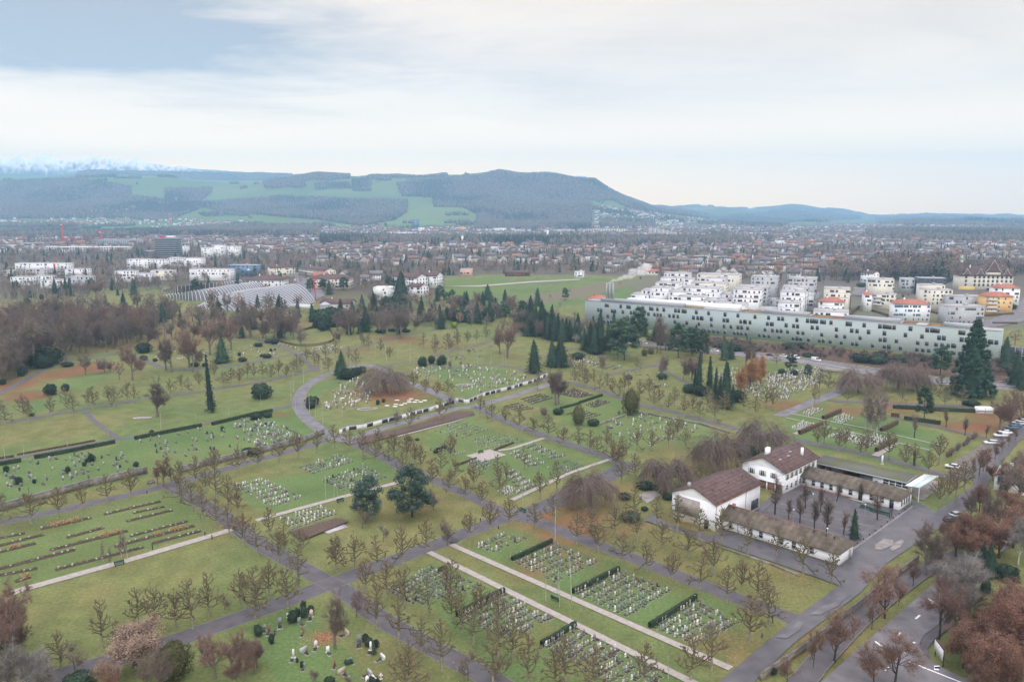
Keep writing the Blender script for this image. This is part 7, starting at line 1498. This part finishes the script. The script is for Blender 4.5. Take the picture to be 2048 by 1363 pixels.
for v,L_ in restH.items():
    L_=np.array(L_);W,D,H,RH,hip=HV[v][3]
    for src in (0,1):
        m_=HV[v][src];V=np.concatenate(m_.v)
        near=L_[L_[:,1]<1500] if src==0 else L_
        for name_ in m_.ms:
            k=m_.ms.index(name_);qs=np.concatenate([q for q in m_.q]) if m_.q else np.zeros((0,4),int);qm=np.concatenate(m_.qm) if m_.qm else np.zeros(0);ts=np.concatenate(m_.t) if m_.t else np.zeros((0,3),int);tm=np.concatenate(m_.tm) if m_.tm else np.zeros(0)
            q=qs[qm==k];t=ts[tm==k];Ls=near if name_=='glass_dark' and src==0 else L_
            if not len(Ls) or not(len(q)+len(t)):continue
            us=np.unique(np.concatenate([q.ravel(),t.ravel()])).astype(int);rm=np.zeros(len(V),int);rm[us]=np.arange(len(us));scatter(mb,V[us],rm[t] if len(t) else None,Ls[:,:3],np.ones(len(Ls)),Ls[:,3],name_,q=rm[q] if len(q) else None)
o=mb.build('distant_houses');tag(o,'mass of small pale houses filling the valley and slopes beyond','houses',kind='stuff')
# town trees: nearest ones are trees of their own
ex=[]
yy=rg.uniform(620,3300,9000)**1;yy=np.sqrt(rg.uniform(620**2,3300**2,21000));xx=rg.uniform(-.66,.66,21000)*yy;zz_=Hh(xx,yy);pxx,pyy=proj(xx,yy,zz_)
bad2=inpoly([(885,552),(1000,548),(1320,550),(1300,598),(1160,620),(1020,640),(870,615)],pxx,pyy)|inpoly([(1230,720),(1255,565),(1310,566),(1480,570),(1640,572),(1720,566),(1740,570),(1900,566),(1915,548),(2100,556),(2100,760),(1250,700)],pxx,pyy)|(pyy>588)|inpoly([(540,545),(600,545),(650,592),(560,612)],pxx,pyy)|inpoly([(150,448),(360,446),(360,462),(150,466)],pxx,pyy)|inpoly([(130,575),(640,560),(640,640),(130,640)],pxx,pyy)
for i in range(len(xx)):
    if len(blk) and pyy[i]>535 and pxx[i]>1260 and np.min(np.hypot(blk[:,0]+7-xx[i],blk[:,1]+9-yy[i]))<13: continue
    if not bad2[i] and (pyy[i]>505 or rg.random()<.6) and not (pxx[i]<480 and pyy[i]>515 and rg.random()<.25): ex.append((xx[i],yy[i],zz_[i],pxx[i],pyy[i]))
trees+=ex
# dark wood by the school
for k in range(330):
    u=rg.uniform(1660,2060);yv_=rg.uniform(541,562) if u<1905 else rg.uniform(538,549);P=G(u,yv_);trees.append((P[0],P[1],P[2],u,yv_,rg.uniform(20,31) if 1750<u<1915 else rg.uniform(13,20)))
DEF.sort(key=lambda d:-d[3]*d[4]/d[2][1]*(1 if -20<d[5]<2070 else .01))
for d in DEF[:297]: stand(*d)
for d in DEF[297:]: trees.append((*d[2],d[5],d[6],d[3]))
tl=sorted(trees,key=lambda t:t[1]);n1=0;rest=[]
for tt_ in tl:
    x,y,z,px,py=tt_[:5]
    if n1<90 and 0<px<2048 and rg.random()<.3:
        kd=rg.choice(['spruce','pine'],p=[.6,.4]);ps=PR[kd];i=int(rg.integers(len(ps)));tm,cm,H=ps[i];h=rg.uniform(9,15)*(1.15 if kd=='spruce' else 1);nm,cat=NAMES[kd]
        e=mkobj(nm,None,None,loc=(x,y,z-.1),rz=rg.uniform(0,6.28),sc=(h/H,h/H,h/H));mkobj('trunk',tm,e);mkobj('crown',cm,e);e['category']=cat
        if kd in GROUP:e['group']=GROUP[kd]
        rec(e,LOOK[kd][i],px,py);n1+=1
    else: rest.append((x,y,z,px,py,tt_[5] if len(tt_)>5 else 0))
mat('tree_tint',(1,1,1),attr='tint',ns=.12,na=.3)
def u_bare(seed,n=210):
    r=np.random.default_rng(seed);m=MB();m.seg([(0,0,0)],[(0,0,.6)],.03,.015,k=3,m='tree_tint');a=r.normal(size=(n,3));a/=np.linalg.norm(a,axis=1,keepdims=True);a*=(r.random((n,1))**.45);a[:,2]=a[:,2]*.36+.62;a[:,:2]*=.36;m.leaves(a,r.uniform(.035,.075,n),m='tree_tint',rng=r);return m
def u_con(seed,W=.2,n=80):
    r=np.random.default_rng(seed);m=MB();k=6
    for i in range(4):
        z0=.06+i*.22;rr=W*(1-i*.24);V=[(rr*math.cos(j*6.283/k+i),rr*math.sin(j*6.283/k+i),z0+r.normal()*.015) for j in range(k)]+[(0,0,min(1,z0+.36))];m.add(V,t=[(j,(j+1)%k,k) for j in range(k)],m='tree_tint')
    z=r.random(n);a=r.uniform(0,6.28,n);q=W*(1-z)*1.05;m.leaves(np.stack([q*np.cos(a),q*np.sin(a),.05+z*.92],1),.045,m='tree_tint',rng=r,flat=.5);return m
UB=[u_bare(i) for i in range(4)];UC=[u_con(10,.2),u_con(11,.26)]
def mass(name,L_,label,cat,hr,pcon,tints):
    mb=MB();L_=np.array(L_,float);n=len(L_);con=rg.random(n)<pcon;pick=rg.integers(0,4,n)
    bc=np.array(tints[0]);cc=np.array(tints[1])
    for k in range(4):
        for c_ in(0,1):
            s=L_[(pick==k)&(con==c_)]
            if not len(s):continue
            u=(UC[k%2] if c_ else UB[k]);V=np.concatenate(u.v);t=np.concatenate(u.t);q=np.concatenate(u.q) if u.q else None
            h=rg.uniform(hr[0],hr[1],len(s))*(1.15 if c_ else 1);h=np.where(s[:,5]>0,s[:,5],h);w=rg.uniform(.8,1.25,len(s))*h
            pal=cc if c_ else bc;cols=pal[rg.integers(0,len(pal),len(s))]*rg.uniform(.75,1.25,(len(s),1))
            scatter(mb,V,t,s[:,:3],np.stack([w,w,h],1),rg.uniform(0,6.28,len(s)),'tree_tint',cols,q=q)
    o=mb.build(name,colattr=True);tag(o,label,cat,kind='stuff');print(name,n)
mass('town_trees',rest,'leafless trees and dark conifers scattered between the town houses','trees',(7,13),.2,([(.19,.15,.13),(.175,.15,.115),(.21,.145,.12),(.17,.15,.135),(.25,.165,.12)],[(.022,.042,.026),(.03,.05,.03)]))
# far forests
c3=[];y=1500.
while y<11500:
    s=9.5 if y<3300 else 12.5
    if y>6900: s=19
    for x in np.arange(-.70*y,.70*y,s): c3.append((x+rg.normal()*s*.3,y+rg.normal()*s*.3))
    y+=s*1.0
    if 5650<y<7200:y=7200
c3=np.array(c3);z3=Hh(c3[:,0],c3[:,1]);px3,py3=proj(c3[:,0],c3[:,1],z3);m=np.zeros(len(c3),bool)
for P in FOREST:m|=inpoly(P,px3,py3)
hn=vnoise(c3[:,0],c3[:,1],90,51)+vnoise(c3[:,0],c3[:,1],330,52);m&=(px3>-40)&(px3<2090)&(c3[:,1]>1500)
hedg=(~m)&(c3[:,1]>3300)&(hn>1.47)&(c3[:,1]<6200)&(px3>-40)&(px3<2090);m|=hedg&(rg.random(len(m))<.8)
m|=(c3[:,1]>9800)&(hn>1.0)&(c3[:,1]<10700)&(px3>1250)&(px3<2090)
idx=np.where(m)[0];print('forest',len(idx))
def u_dome(seed,con):
    r=np.random.default_rng(seed);k=6;V=[];zs=[(.0,.25),(.3,.5),(.65,.42),(.9,.2)] if not con else [(.0,.36),(.35,.27),(.7,.13)]
    for z,q in zs:
        for j in range(k):V.append((q*math.cos(j*6.283/k+z*3)*r.uniform(.8,1.2),q*math.sin(j*6.283/k+z*3)*r.uniform(.8,1.2),z+r.normal()*.04))
    V.append((0,0,1.05));n=len(zs);q=[(a*k+j,a*k+(j+1)%k,(a+1)*k+(j+1)%k,(a+1)*k+j) for a in range(n-1) for j in range(k)];t=[((n-1)*k+j,(n-1)*k+(j+1)%k,n*k) for j in range(k)];return np.array(V),np.array(t),np.array(q)
mb=MB();cn=vnoise(c3[idx,0],c3[idx,1],260,53)+rg.normal(size=len(idx))*.16>.62
kk=rg.integers(0,3,len(idx))
for k in range(3):
    for c_ in(0,1):
        s=idx[(kk==k)&(cn==c_)]
        if not len(s):continue
        V,t,q=u_dome(60+k,c_);h=rg.uniform(13,21,len(s))*(1.15 if c_ else 1);w=(rg.uniform(9,15,len(s)) if c_==0 else rg.uniform(7,11,len(s)))*np.where(c3[s,1]>6900,1.4,1.)
        pal=np.array([(.030,.042,.032),(.034,.048,.036)]) if c_ else np.array([(.125,.108,.088),(.115,.105,.08),(.145,.108,.082),(.105,.096,.082)]);cols=pal[rg.integers(0,len(pal),len(s))]*rg.uniform(.75,1.25,(len(s),1))
        scatter(mb,V,t,np.c_[c3[s],z3[s]-1.],np.stack([w,w,h],1),rg.uniform(0,6.28,len(s)),'tree_tint',cols,q=q)
o=mb.build('distant_forest',colattr=True);tag(o,'leafless and conifer forests covering the far hills','forest',kind='stuff')
finish_labels()
print('objects',len(bpy.data.objects),'plants',NT[0])
